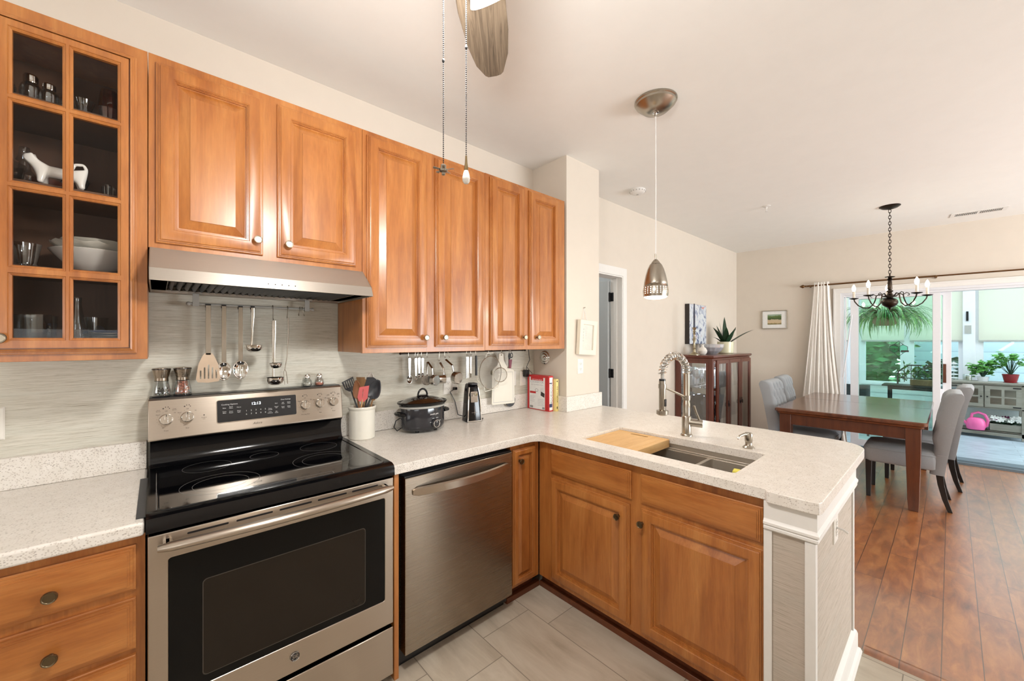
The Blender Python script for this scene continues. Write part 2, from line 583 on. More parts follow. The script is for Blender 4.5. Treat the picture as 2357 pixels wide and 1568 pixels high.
def planks(name, c1, c2, dark, w, h, off, rot, mortar, ms, rough, grain, coat=0.0, shift=(0, 0, 0), blotch=0.5, coat_r=0.1):
    t = NT(name)
    g = t.n('ShaderNodeNewGeometry')
    mp = t.n('ShaderNodeMapping')
    mp.vector_type = 'TEXTURE'
    mp.inputs['Rotation'].default_value = (0, 0, rot)
    mp.inputs['Location'].default_value = shift
    t.l(g.outputs['Position'], mp.inputs['Vector'])
    br = t.n('ShaderNodeTexBrick')
    br.offset = off
    br.inputs['Scale'].default_value = 1
    br.inputs['Brick Width'].default_value = w
    br.inputs['Row Height'].default_value = h
    br.inputs['Mortar Size'].default_value = ms
    br.inputs['Mortar Smooth'].default_value = 0.1
    br.inputs['Bias'].default_value = 0
    br.inputs['Color1'].default_value = (0, 0, 0, 1)
    br.inputs['Color2'].default_value = (1, 1, 1, 1)
    br.inputs['Mortar'].default_value = (0.5, 0.5, 0.5, 1)
    t.l(mp.outputs[0], br.inputs['Vector'])
    m2 = t.n('ShaderNodeMapping')
    m2.inputs['Scale'].default_value = (3.5, 12, 1) if grain else (2, 9, 1)
    t.l(mp.outputs[0], m2.inputs['Vector'])
    sep = t.n('ShaderNodeVectorMath', operation='ADD')
    sc = t.n('ShaderNodeVectorMath', operation='SCALE')
    t.l(br.outputs['Color'], sc.inputs[0])
    sc.inputs['Scale'].default_value = 7.0
    t.l(m2.outputs[0], sep.inputs[0])
    t.l(sc.outputs[0], sep.inputs[1])
    f = t.noise(sep.outputs[0], 1.6, 7, 0.62, 0.5)
    a = t.ramp(f, [(0.28, dark), (0.5, c1), (0.74, c2)])
    k = t.mix(t.mix(0.28, (0, 0, 0, 1), br.outputs['Color']), a, dark)
    f3 = t.noise(mp.outputs[0], 3.0, 4, 0.6)
    k = t.mix(t.ramp(f3, [(0.4, (0, 0, 0)), (0.75, (blotch,) * 3)]), k, c2)
    t.col(t.mix(br.outputs['Fac'], k, mortar))
    if coat > 0:
        t.b.inputs['Coat IOR'].default_value = 2.15
    return t.set(rough, 0, 0.5, coat, coat_r)
M['tile'] = planks('floor_tile', srgb(190, 178, 160), srgb(208, 198, 182), srgb(166, 153, 135), 0.616, 0.305, 0.232, PI / 2, srgb(138, 128, 114), 0.0022, 0.36, False, shift=(1.19, -0.706 - 0.616 * 3, 0))
M['lam'] = planks('laminate_planks', srgb(164, 95, 44), srgb(206, 140, 78), srgb(102, 52, 22), 1.21, 0.1245, 0.37, 0, srgb(58, 28, 14), 0.0016, 0.30, True, coat=1.0, shift=(2.5, -2.19, 0), blotch=0.35, coat_r=0.28)
M['deck'] = planks('sunroom_planks', srgb(160, 172, 182), srgb(190, 200, 208), srgb(132, 140, 148), 1.4, 0.16, 0.4, PI / 2, srgb(116, 124, 132), 0.002, 0.35, True)

def fabric(name, c):
    t = NT(name)
    f = t.noise(t.pos((1, 1, 1)), 700, 2, 0.5)
    g = t.noise(t.pos(), 6, 3)
    a = t.ramp(f, [(0.3, tuple(x * 0.82 for x in c[:3])), (0.7, tuple(min(1, x * 1.12) for x in c[:3]))])
    t.col(t.mix(t.ramp(g, [(0.3, (0, 0, 0)), (0.8, (0.15, 0.15, 0.15))]), a, tuple(x * 0.7 for x in c[:3]) + (1,)))
    t.bump(f, 0.1, 0.002)
    t.b.inputs['Sheen Weight'].default_value = 0.2
    return t.set(0.85, 0, 0.2)
M['fab'] = fabric('grey_linen', srgb(160, 164, 168))

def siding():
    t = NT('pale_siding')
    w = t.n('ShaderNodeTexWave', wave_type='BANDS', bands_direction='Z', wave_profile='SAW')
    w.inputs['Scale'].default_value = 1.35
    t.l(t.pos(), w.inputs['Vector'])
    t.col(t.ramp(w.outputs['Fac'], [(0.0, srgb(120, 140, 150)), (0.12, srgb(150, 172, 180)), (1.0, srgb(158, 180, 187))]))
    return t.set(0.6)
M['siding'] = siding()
M['lawn'] = plain('lawn', srgb(60, 90, 48), 0.95, var=0.3, sc=6)

def art_abstract():
    t = NT('abstract_canvas')
    v = t.pos((7, 7, 5))
    f = t.noise(v, 1.4, 5, 0.6, 2.2)
    a = t.ramp(f, [(0.33, srgb(52, 62, 96)), (0.42, srgb(150, 160, 184)), (0.52, srgb(214, 218, 222)), (0.72, srgb(196, 204, 206)), (0.8, srgb(86, 96, 104))])
    g = t.noise(t.pos((6, 6, 6)), 1.2, 2, 0.5, 1.0)
    t.col(t.mix(t.ramp(g, [(0.66, (0, 0, 0)), (0.7, (1, 1, 1))]), a, srgb(204, 132, 118)))
    return t.set(0.6)
M['art'] = art_abstract()
def art_land():
    t = NT('landscape_print')
    g = t.n('ShaderNodeNewGeometry')
    sp = t.n('ShaderNodeSeparateXYZ')
    t.l(g.outputs['Position'], sp.inputs[0])
    mr = t.n('ShaderNodeMapRange')
    t.l(sp.outputs['Z'], mr.inputs[0])
    mr.inputs[1].default_value = 1.676
    mr.inputs[2].default_value = 1.828
    ad = t.n('ShaderNodeMath', operation='ADD')
    nz = t.n('ShaderNodeMath', operation='MULTIPLY')
    t.l(t.noise(t.pos((18, 18, 30)), 1.5, 4), nz.inputs[0])
    nz.inputs[1].default_value = 0.3
    t.l(mr.outputs[0], ad.inputs[0])
    t.l(nz.outputs[0], ad.inputs[1])
    t.col(t.ramp(ad.outputs[0], [(0.2, srgb(120, 110, 60)), (0.35, srgb(208, 186, 150)), (0.62, srgb(196, 180, 150)), (0.66, srgb(52, 74, 36)), (0.95, srgb(96, 120, 62)), (1.0, srgb(150, 170, 150))]))
    return t.set(0.5)
M['land'] = art_land()
def shade_mat():
    t = NT('shade_fabric')
    d = t.n('ShaderNodeBsdfDiffuse')
    d.inputs[0].default_value = srgb(236, 234, 222)
    r = t.n('ShaderNodeBsdfTranslucent')
    r.inputs[0].default_value = srgb(240, 240, 226)
    mx = t.n('ShaderNodeMixShader')
    mx.inputs[0].default_value = 0.45
    t.l(d.outputs[0], mx.inputs[1]); t.l(r.outputs[0], mx.inputs[2])
    t.l(mx.outputs[0], t.o.inputs[0])
    return t.m
M['shade'] = shade_mat()
M['charc_gl'] = plain('charcoal_gloss', srgb(36, 37, 42), 0.10, 0.0, spec=0.6)
M['smoke'] = thin_glass('smoked_lid_glass', (0.45, 0.47, 0.5, 1), 0.1, 0.02)
M['cream2'] = plain('cream_frame', srgb(230, 222, 206), 0.45, var=0.01)
M['mirror'] = metal('mirror_glass', srgb(235, 238, 238), 0.02)
M['ivory'] = plain('ivory_plastic', srgb(232, 228, 214), 0.4, var=0.01)
M['hoodsteel'] = metal('hood_steel', srgb(190, 182, 172), 0.44, 'x')
M['tansteel'] = metal('warm_steel', srgb(206, 186, 164), 0.4)
M['steel2'] = metal('cup_steel', srgb(206, 202, 196), 0.2)
def mesh_mat():
    t = NT('wire_mesh')
    a = t.n('ShaderNodeBsdfTransparent')
    b = t.n('ShaderNodeBsdfDiffuse')
    b.inputs[0].default_value = srgb(190, 188, 182)
    w = t.n('ShaderNodeTexChecker')
    w.inputs['Scale'].default_value = 900
    t.l(t.pos(), w.inputs['Vector'])
    mr = t.n('ShaderNodeMapRange')
    t.l(w.outputs['Fac'], mr.inputs[0])
    mr.inputs[3].default_value = 0.12
    mr.inputs[4].default_value = 0.5
    mx = t.n('ShaderNodeMixShader')
    t.l(mr.outputs[0], mx.inputs[0]); t.l(a.outputs[0], mx.inputs[1]); t.l(b.outputs[0], mx.inputs[2])
    t.l(mx.outputs[0], t.o.inputs[0])
    return t.m
M['mesh'] = mesh_mat()
def crys():
    m = thin_glass('cut_crystal', (0.80, 0.84, 0.9, 1), 0.55, 0.03)
    nt = m.node_tree
    o = nt.nodes['Material Output']
    src = o.inputs[0].links[0].from_socket
    d = nt.nodes.new('ShaderNodeBsdfDiffuse')
    d.inputs[0].default_value = (0.82, 0.87, 0.92, 1)
    mx = nt.nodes.new('ShaderNodeMixShader')
    mx.inputs[0].default_value = 0.3
    nt.links.new(src, mx.inputs[1]); nt.links.new(d.outputs[0], mx.inputs[2]); nt.links.new(mx.outputs[0], o.inputs[0])
    return m
M['crystal'] = crys()
M['baffle'] = metal('baffle_steel', srgb(84, 88, 96), 0.35)
M['knobdark'] = metal('antique_knob', srgb(118, 104, 82), 0.32)
M['ovenblack'] = plain('oven_door_black_glass', srgb(8, 8, 8), 0.12, spec=0.22, var=0.02)
M['knobn'] = metal('knob_nickel', srgb(168, 158, 140), 0.38)
M['jade'] = plain('jade_leaf', srgb(88, 150, 62), 0.4, var=0.3)
M['brass2'] = metal('aged_silver', srgb(168, 158, 134), 0.28)
M['ink2'] = plain('canvas_edge', srgb(52, 46, 44), 0.7)
M['greencell'] = thin_glass('green_cell_glass', (0.62, 0.92, 0.80, 1), 0.05, 0.02)

# ================================================================== THE ROOM
CH = 2.81
XZ = lambda y: FM((0, y, 0), (1, 0, 0), (0, 0, 1), (0, -1, 0))
E = FM((6.769, 0.001, 0), (0.0822, -0.9966, 0), (0, 0, 1), (-0.9966, -0.0822, 0))

struct('floor', MB().prism([[(-2.2, -5.7), (2.465, -5.7), (2.465, 0.03), (-2.2, 0.03)]], -0.05, 0), M['tile'])
struct('floor', MB().prism([[(2.465, -7.0), (7.4, -7.0), (6.98, -2.3), (6.79, 0.03), (6.79, 0.15), (4.0, 0.15), (4.0, 1.6), (2.465, 1.6)]], -0.05, 0), M['lam'])
struct('ceiling', MB().box(-2.3, 7.45, -7.1, 1.7, CH, CH + 0.08), M['ceil'])
w = MB(XZ(0.15))
w.prism([[(-2.2, 0), (2.665, 0), (2.665, CH), (-2.2, CH)]], 0, 0.12)
w.prism([[(2.665, 0), (2.76, 0), (2.76, 2.09), (3.537, 2.09), (3.537, 0), (6.80, 0), (6.80, CH), (2.665, CH)]], 0, 0.12)
wn = struct('wall_north', w, M['wall'])
w = MB()
w.cur = 0
w.box(-0.9, -0.008, 0.022, 0.03, 0.914, 1.40)
w.box(-0.008, 0.752, 0.022, 0.03, 0.914, 1.80)
w.box(0.752, 2.265, 0.022, 0.03, 0.914, 1.40)
link('grasscloth_panel', w, M['grass'], wn, smooth=False)
struct('wall_corner', MB().box(2.265, 2.667, -0.32, 0.03, 0, CH), M['wall'])
struct('wall_west', MB().box(-2.3, -2.2, -5.7, 0.15, 0, CH), M['wall'])
struct('wall_south', MB().box(-2.3, 2.2, -3.8, -3.7, 0, CH).box(2.1, 2.2, -7.1, -3.8, 0, CH).box(2.2, 2.6, -7.1, -7.0, 0, CH).box(2.6, 7.5, -7.1, -7.0, 0, CH), M['wall'])
w = MB(E)
w.prism([[(-0.2, 0), (1.22, 0), (1.22, 2.085), (3.08, 2.085), (3.08, 0), (7.1, 0), (7.1, CH), (-0.2, CH)]], -0.14, 0)
struct('wall_east', w, M['wall'])
# back hall behind the open door
w = MB()
w.box(2.60, 4.0, 1.5, 1.6, 0, CH).box(2.55, 2.62, 0.15, 1.6, 0, CH).box(4.0, 4.07, 0.15, 1.6, 0, CH)
struct('wall_hall', w, M['greydoor'])

# baseboards, transition strip
def baseprof(mb, L, M_):
    # profile in (n, z), swept along u
    pr = [(0, 0), (0.016, 0), (0.016, 0.085), (0.011, 0.1), (0.006, 0.112), (0, 0.115)]
    mb.loft([[(0, z, n) for n, z in pr], [(L, z, n) for n, z in pr]], True, True, M_)
    return mb
struct('baseboard_north', baseprof(MB(), 2.93, FM((3.70 + 0.13, 0.03, 0), (1, 0, 0), (0, 0, 1), (0, -1, 0))), M['white'])
struct('baseboard_east', baseprof(MB(), 1.12, E @ Matrix.Translation((0, 0, 0.0))), M['white'])
w = MB()
w.loft([[(x, y, z) for x, z in ((2.435, 0), (2.505, 0), (2.495, 0.008), (2.475, 0.013), (2.45, 0.011))] for y in (-5.6, -1.95)])
struct('trim_1', w, M['lam'])

# doorway casing and open door
w = MB()
def casing(mb, xa, xb, zt, y0, wd_=0.085):
    for k, (o, t) in enumerate(((0.0, 0.012), (0.012, 0.018), (0.05, 0.021), (0.07, 0.015))):
        a = [(xa - wd_ + o, 0), (xa - wd_ + o, zt + wd_ - o), (xb + wd_ - o, zt + wd_ - o), (xb + wd_ - o, 0), (xb + 0.0012 * k, 0), (xb + 0.0012 * k, zt + 0.0012 * k), (xa - 0.0012 * k, zt + 0.0012 * k), (xa - 0.0012 * k, 0)]
        mb.prism([a], 0, t, XZ(y0))
casing(w, 2.76, 3.537, 2.09, 0.03)
w.box(3.525, 3.5365, 0.012, 0.15, 0, 2.0895).box(2.7605, 3.525, 0.012, 0.15, 2.078, 2.0895)
w.box(3.513, 3.525, 0.07, 0.105, 0, 2.078)
struct('trim_2', w, M['white'], smooth=False)
lamp('POINT', 'hall_ceiling_lamp', (3.1, 0.95, 2.5), 9, (1, 0.97, 0.94), size=0.1)  # added fill light to brighten the hall and door leaf, no fixture modelled
dl = MB().box(3.490, 3.525, 0.158, 0.91, 0.01, 2.06)
d2 = struct('door_2', dl, M['greydoor'], bev=0.002)
for z in (1.845, 1.055, 0.2):
    h = MB().box(3.519, 3.5245, 0.112, 0.152, z, z + 0.09).cyl((3.510, 0.150, z - 0.004), (3.510, 0.150, z + 0.094), 0.0075).box(3.4995, 3.512, 0.152, 0.158, z, z + 0.09)
    link('hinge', h, M['iron'], d2, bev=0.001, label='dark metal hinge')

# sliding patio door
t = MB(E)
t.prism([[(1.15, 0), (1.15, 2.14), (3.15, 2.14), (3.15, 0), (3.08, 0), (3.08, 2.075), (1.225, 2.075), (1.225, 0)]], 0, 0.014)
t.prism([[(1.152, 0), (1.152, 2.138), (3.148, 2.138), (3.148, 0), (3.13, 0), (3.13, 2.12), (1.17, 2.12), (1.17, 0)]], 0.0141, 0.022)
struct('trim_3', t, M['white'], smooth=False)
fr = MB(E)
fr.prism([[(1.222, 0.02), (3.078, 0.02), (3.078, 2.08), (1.222, 2.08)], [(1.262, 0.023), (1.262, 2.045), (3.04, 2.045), (3.04, 0.023)]], -0.138, 0.004)
fr.box(1.262, 3.04, 2.02, 2.045, -0.13, -0.01)
fr.box(1.27, 1.285, 0.05, 2.02, -0.03, -0.015)
d1 = struct('door_1', fr, M['vinyl'], bev=0.002, smooth=False)
def panel(u0, u1, z0, z1, n0, n1, sl, sr, tp, bt, hand):
    p = MB(E)
    p.prism([[(u0, z0), (u1, z0), (u1, z1), (u0, z1)], [(u0 + sl, z0 + bt), (u0 + sl, z1 - tp), (u1 - sr, z1 - tp), (u1 - sr, z0 + bt)]], n0, n1)
    o = link('sliding_panel', p, M['vinyl'], d1, bev=0.002, smooth=False)
    nm = (n0 + n1) / 2
    link('glass_pane', MB(E).box(u0 + sl - 0.005, u1 - sr + 0.005, z0 + bt - 0.005, z1 - tp + 0.005, nm - 0.003, nm + 0.003), M['tealpane'], o, label='green-tinted glass pane')
    return o
panel(1.325, 2.145, 0.055, 2.02, -0.075, -0.035, 0.08, 0.066, 0.035, 0.08, False)
p2_ = panel(1.36, 2.235, 0.055, 2.02, -0.122, -0.08, 0.05, 0.07, 0.035, 0.08, True)
h = MB(E)
h.box(2.165, 2.192, 0.935, 1.16, -0.078, -0.045)
link('pull_handle', h, M['tableleg'], p2_, bev=0.003, label='brown wooden pull handle')
link('latch', MB(E).box(2.145, 2.165, 0.70, 0.86, -0.08, -0.05), M['vinyl'], p2_, bev=0.002)
sl = MB(E).box(1.23, 3.07, 0.0, 0.026, -0.32, 0.006)
sl.box(1.263, 3.04, 0.026, 0.034, -0.10, -0.09).box(1.263, 3.04, 0.026, 0.034, -0.055, -0.045)
link('sill', sl, plain('slate_sill', srgb(92, 104, 112), 0.4), d1, label='dark grey threshold sill')

# ------------------------------------------------------------------ sunroom
struct('floor', MB().prism([[(7.0, 0.5), (7.33, -5.0), (9.66, -5.0), (9.66, 0.5)]], -0.06, -0.01), M['deck'])
w = MB()
YZ = lambda x: FM((x, 0, 0), (0, -1, 0), (0, 0, 1), (-1, 0, 0))      # u = -y
wins = [(0.15, 0.92), (1.14, 1.66), (1.76, 2.33), (2.52, 3.45), (3.62, 4.5)]
w.prism([[(-0.5, -0.06), (5.0, -0.06), (5.0, 2.75), (-0.5, 2.75)]] + [[(a, 0.68), (a, 2.38), (b, 2.38), (b, 0.68)] for a, b in wins], -0.1, 0, YZ(9.6))
w.box(7.0, 9.6, 0.42, 0.5, -0.06, 2.75)
w.prism([[(-0.1, 0.001), (1.15, 0.001), (1.15, 0.002), (-0.1, 0.002)]], -0.16, -0.15, E)
ws = struct('wall_sunroom', w, M['vinyl'])
rf_ = MB()
rf_.prism([[(6.95, 0.55), (7.02, -0.3), (9.75, -0.3), (9.75, 0.55)]], 2.75, 2.8).prism([[(6.95, 0.2), (7.45, -5.1), (7.7, -5.1), (7.2, 0.2)]], 2.75, 2.8).box(9.5, 9.75, -5.1, 0.2, 2.75, 2.8)
for k in range(4):
    rf_.box(7.1, 9.6, -1.4 - k * 1.15, -1.32 - k * 1.15, 2.74, 2.81)
sk = struct('ceiling', rf_, M['vinyl'])
link('skylight_pane', MB().box(7.1, 9.6, -5.05, -0.2, 2.77, 2.776), M['glass'], sk)  # unseen glazed roof, added so sky light floods the sunroom
for i, (a, b) in enumerate(wins):
    f = MB(YZ(9.62))
    f.prism([[(a, 0.68), (b, 0.68), (b, 2.38), (a, 2.38)], [(a + 0.035, 0.715), (a + 0.035, 2.345), (b - 0.035, 2.345), (b - 0.035, 0.715)]], -0.05, 0.015)
    f.box(a, b, 1.50, 1.54, -0.04, 0.005)
    f.box(a - 0.02, b + 0.02, 0.655, 0.68, -0.01, 0.05)
    wo = struct('window_%d' % (i + 1), f, M['vinyl'], smooth=False)
    link('glass_pane', MB(YZ(9.62)).box(a + 0.03, b - 0.03, 0.71, 2.35, -0.02, -0.015), M['glass'] if i > 1 else M['tealpane'], wo)
    if i >= 4:
        continue
    sh = thing('roller_shade', ['off-white roller shade left of the hanging spider plant, behind the door jamb', 'off-white roller shade directly behind the hanging spider plant', 'off-white roller shade between the spider plant and the sunroom window post', 'wide pale roller shade above the jade plants'][i], 'window shade', (9.57, -(a + b) / 2, 1.42), group='roller shades in the sunroom')
    mk = MB(YZ(9.57)).box(a - 0.015, b + 0.015, 1.445, 2.40, -0.001, 0.001)
    link('shade_fabric', mk, M['shade'], sh)
    link('bottom_bar', MB(YZ(9.57)).box(a - 0.018, b + 0.018, 1.42, 1.45, -0.006, 0.006), M['grayb'], sh, bev=0.003)
    link('roller', MB().cyl((9.56, -a + 0.02, 2.42), (9.56, -b - 0.02, 2.42), 0.022), M['vinyl'], sh)
# window post hardware
w = MB().box(9.545, 9.60, -2.47, -2.34, 0.68, 2.6)
struct('trim_4', w, M['vinyl'], bev=0.004)
la = thing('window_latch', 'black latch with white plate on the sunroom window post', 'latch', (9.54, -2.39, 1.65))
link('bar', MB().box(9.525, 9.545, -2.40, -2.375, 1.75, 1.90), M['iron'], la, bev=0.003)
link('plate', MB().box(9.535, 9.545, -2.43, -2.36, 1.55, 1.68), M['grayb'], la, bev=0.002)
# half-wall siding boards seen under the windows
w = MB()
for k in range(5):
    z = 0.02 + k * 0.125
    w.loft([[(9.6, y, z), (9.586, y, z), (9.594, y, z + 0.122), (9.6, y, z + 0.122)] for y in (0.4, -4.9)])
struct('trim_5', w, plain('sunroom_siding', srgb(206, 214, 212), 0.6), smooth=False)

# ------------------------------------------------------------------ outside
struct('ground', MB().box(7.0, 26, -16, 12, -0.5, -0.3), M['lawn'])
hs = thing('neighbour_house', 'pale clapboard house seen through the right sunroom windows', 'house', (14.6, -8, -0.3))
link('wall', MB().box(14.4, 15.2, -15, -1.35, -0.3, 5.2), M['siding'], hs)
link('roof', MB().prism([[(14.0, 5.2), (16.2, 5.2), (16.2, 6.8)]], 0, 13.6, FM((0, -1.2, 0), (1, 0, 0), (0, 0, 1), (0, -1, 0))), M['greydoor'], hs)
link('corner_board', MB().box(14.37, 14.4, -1.5, -1.35, -0.3, 5.2), M['vinyl'], hs)
def foliage(cx, cy, cz, rx, ry, rz, n, s, seed):
    rr = random.Random(seed)
    mb = MB()
    for _ in range(n):
        d = Vector((rr.gauss(0, 1), rr.gauss(0, 1), rr.gauss(0, 1))).normalized() * (rr.random() ** 0.35)
        c = Vector((cx + d.x * rx, cy + d.y * ry, cz + d.z * rz))
        q = Matrix.Translation(c) @ Matrix.Rotation(rr.random() * 6.28, 4, 'Z') @ Matrix.Rotation(rr.random() * 3.14, 4, 'X')
        k = s * (0.6 + rr.random() * 0.8)
        mb.add([(-k, 0, 0), (0, -k * 0.45, k * 0.1), (k, 0, 0), (0, k * 0.45, k * 0.1)], [(0, 1, 2, 3)], q)
    return mb
for i, (x, y, h, r_, lb) in enumerate([(13.0, -0.52, 4.6, 1.2, 'leafy green tree behind the glass below the hanging plant'), (16.5, 3.8, 6.6, 2.0, 'taller green tree left of the hanging plant, beyond the sunroom')]):
    tr = thing('garden_tree', lb, 'tree', (x, y, -0.3), group='garden trees outside the sunroom')
    link('trunk', MB().tube([(x, y, -0.3), (x + 0.05, y, 1.2), (x, y + 0.05, h * 0.6)], [0.12, 0.1, 0.05], 8), M['basket'], tr)
    fo = foliage(x, y, h * 0.42, r_, r_, h * 0.55, 5200, 0.11, 11 + i)
    fo.ball((x, y, h * 0.42), 1.0, 16, 10, sc=(r_ * 0.8, r_ * 0.8, h * 0.45))
    link('foliage', fo, M['tree'], tr, smooth=False)
bs = foliage(12.2, -2.15, 0.35, 0.55, 0.5, 0.75, 900, 0.1, 5)
tag(link('garden_bush', bs, M['leafdark'], smooth=False), 'dark bush against the pale house, behind the trellis planter', 'bush')

# ================================================================== KITCHEN CABINETS
RAISED = [(0, -0.001), (0, 0.009), (0.003, 0.0105), (0.0062, 0.0105), (0.0064, 0.0142), (0.0095, 0.0150), (0.0115, 0.0150), (0.0118, 0.0188), (0.016, 0.0205), (0.047, 0.0205), (0.0495, 0.0185), (0.0515, 0.0185), (0.0517, 0.0150), (0.0545, 0.0150), (0.0547, 0.0115), (0.0575, 0.0115), (0.0577, 0.0050), (0.062, 0.0045), (0.094, 0.0165), (0.0942, 0.0190)]
SLAB = [(0, -0.001), (0, 0.009), (0.003, 0.0105), (0.0065, 0.0105), (0.0067, 0.0145), (0.010, 0.0152), (0.013, 0.0152), (0.0132, 0.0180), (0.018, 0.0185), (0.0182, 0.0205), (0.021, 0.0210)]
def knob(parent, F, u, v, m=None, r=0.0155):
    k = MB(F)
    k.lathe([(0.0075, 0.019), (0.0055, 0.024), (0.0065, 0.032), (r * 0.75, 0.036), (r, 0.040), (r, 0.044), (r * 0.92, 0.0465), (r * 0.78, 0.0462), (r * 0.72, 0.0450), (0.001, 0.0450)], (u, v, 0), 20)
    return link('knob', k, m or M['knobn'], parent, ang=50)
def cdoor(parent, F, u0, u1, v0, v1, mat, kn=None, steps=RAISED, name='door', km=None):
    nar = (u1 - u0) < 0.2
    st = [(i * (0.62 if nar else 1), h) for i, h in steps]
    o = link(name, MB(F).rings(u0, u1, v0, v1, st), mat, parent, ang=25)
    if kn:
        knob(o, F, kn[0], kn[1], km)
    return o
def upper(name, label, x0, x1, z0, z1, group=None, side=True):
    r = thing(name, label, 'cabinet', ((x0 + x1) / 2, -0.15, z0), group=group)
    b = MB().box(x0, x1, -0.305, 0.018, z0 + 0.002, z1 - 0.002)
    link('carcass', b, M['wood'], r, bev=0.0008)
    F = XZ(-0.305)
    f = MB(F)
    f.prism([[(x0, z0), (x1, z0), (x1, z1), (x0, z1)]], 0, 0.02)
    link('face_frame', f, M['wood'], r, bev=0.001)
    return r, XZ(-0.325)
r, F = upper('wall_cabinet', 'short two-door maple wall cabinet directly above the range hood', -0.006, 0.750, 1.770, 2.458, 'honey maple wall cabinets')
cdoor(r, F, 0.014, 0.340, 1.789, 2.430, M['wood'], (0.318, 1.844))
cdoor(r, F, 0.391, 0.719, 1.790, 2.430, M['wood'], (0.429, 1.843))
r, F = upper('wall_cabinet', 'tall two-door maple wall cabinet immediately right of the range hood', 0.7515, 1.4985, 1.378, 2.458, 'honey maple wall cabinets')
cdoor(r, F, 0.771, 1.098, 1.405, 2.436, M['wood'], (1.078, 1.455))
cdoor(r, F, 1.150, 1.480, 1.405, 2.440, M['wood'], (1.196, 1.457))
r, F = upper('wall_cabinet', 'tall two-door maple wall cabinet farthest right, beside the beige wall corner', 1.5, 2.236, 1.380, 2.460, 'honey maple wall cabinets')
cdoor(r, F, 1.533, 1.821, 1.408, 2.444, M['wood'], (1.803, 1.461))
cdoor(r, F, 1.866, 2.169, 1.408, 2.444, M['wood'], (1.928, 1.462))

# glass-front cabinet
gx0, gx1, gz0, gz1 = -0.385, -0.008, 1.375, 2.458
r = thing('glass_cabinet', 'maple wall cabinet with an eight-pane glass door at left', 'cabinet', (-0.2, -0.15, gz0))
b = MB()
t_ = 0.014
b.box(gx0, gx0 + t_, -0.305, 0.018, gz0, gz1).box(gx1 - t_, gx1, -0.305, 0.018, gz0, gz1)
b.box(gx0 + t_, gx1 - t_, -0.305, 0.018, gz0 + 0.012, gz0 + 0.028).box(gx0 + t_, gx1 - t_, -0.305, 0.018, gz1 - 0.016, gz1)
link('carcass', b, M['wood'], r)
link('back_panel', MB().box(gx0 + t_, gx1 - t_, 0.010, 0.018, gz0 + 0.028, gz1 - 0.016).box(gx0 + t_, gx0 + t_ + 0.002, -0.30, 0.01, gz0 + 0.028, gz1 - 0.016).box(gx1 - t_ - 0.002, gx1 - t_, -0.30, 0.01, gz0 + 0.028, gz1 - 0.016), M['cabin'], r)
SH = [1.675, 1.940, 2.205]
for z in SH:
    link('shelf', MB().box(gx0 + t_ + 0.002, gx1 - t_ - 0.002, -0.29, 0.008, z - 0.016, z), M['cabin'], r, bev=0.001)
F = XZ(-0.305)
f = MB(F).prism([[(gx0, gz0), (gx1, gz0), (gx1, gz1), (gx0, gz1)], [(gx0 + 0.035, gz0 + 0.035), (gx0 + 0.035, gz1 - 0.035), (gx1 - 0.035, gz1 - 0.035), (gx1 - 0.035, gz0 + 0.035)]], 0, 0.02)
link('face_frame', f, M['wood'], r, bev=0.001)
F = XZ(-0.325)
cols = [(-0.306, -0.206), (-0.183, -0.082)]
rows = [(1.448, 1.635), (1.667, 1.894), (1.921, 2.157), (2.182, 2.371)]
dx0, dx1, dz0, dz1 = -0.360, -0.035, 1.397, 2.418
d = MB(F)
holes = []
for a, c in cols:
    for lo, hi in rows:
        holes.append([(a, lo), (a, hi), (c, hi), (c, lo)])
# outer moulded edge
d.loft([[(dx0 + i, dz0 + i, h), (dx1 - i, dz0 + i, h), (dx1 - i, dz1 - i, h), (dx0 + i, dz1 - i, h)] for i, h in RAISED[:9]], cap=False)
d.prism([[(dx0 + 0.001, dz0 + 0.001), (dx1 - 0.001, dz0 + 0.001), (dx1 - 0.001, dz1 - 0.001), (dx0 + 0.001, dz1 - 0.001)]] + holes, 0, 0.010)
fl = [[(dx0 + 0.02, dz0 + 0.02), (dx1 - 0.02, dz0 + 0.02), (dx1 - 0.02, dz1 - 0.02), (dx0 + 0.02, dz1 - 0.02)]]
d.prism(fl + [[(a - 0.009, lo - 0.009), (a - 0.009, hi + 0.009), (c + 0.009, hi + 0.009), (c + 0.009, lo - 0.009)] for a, c in cols for lo, hi in rows], 0.010, 0.020)
for a, c in cols:
    for lo, hi in rows:
        d.loft([[(a - i, lo - i, h), (c + i, lo - i, h), (c + i, hi + i, h), (a - i, hi + i, h)] for i, h in ((0.010, 0.0195), (0.008, 0.0195), (0.0065, 0.0165), (0.005, 0.0165), (0.0, 0.0125), (0.0, 0.009))], cap=False)
gd = link('door', d, M['wood'], r, ang=25)
knob(gd, F, -0.326, 1.447)
for a, c in cols:
    for lo, hi in rows:
        link('glass_pane', MB(F).box(a - 0.002, c + 0.002, lo - 0.002, hi + 0.002, 0.003, 0.005), M['pane'], gd, smooth=False)

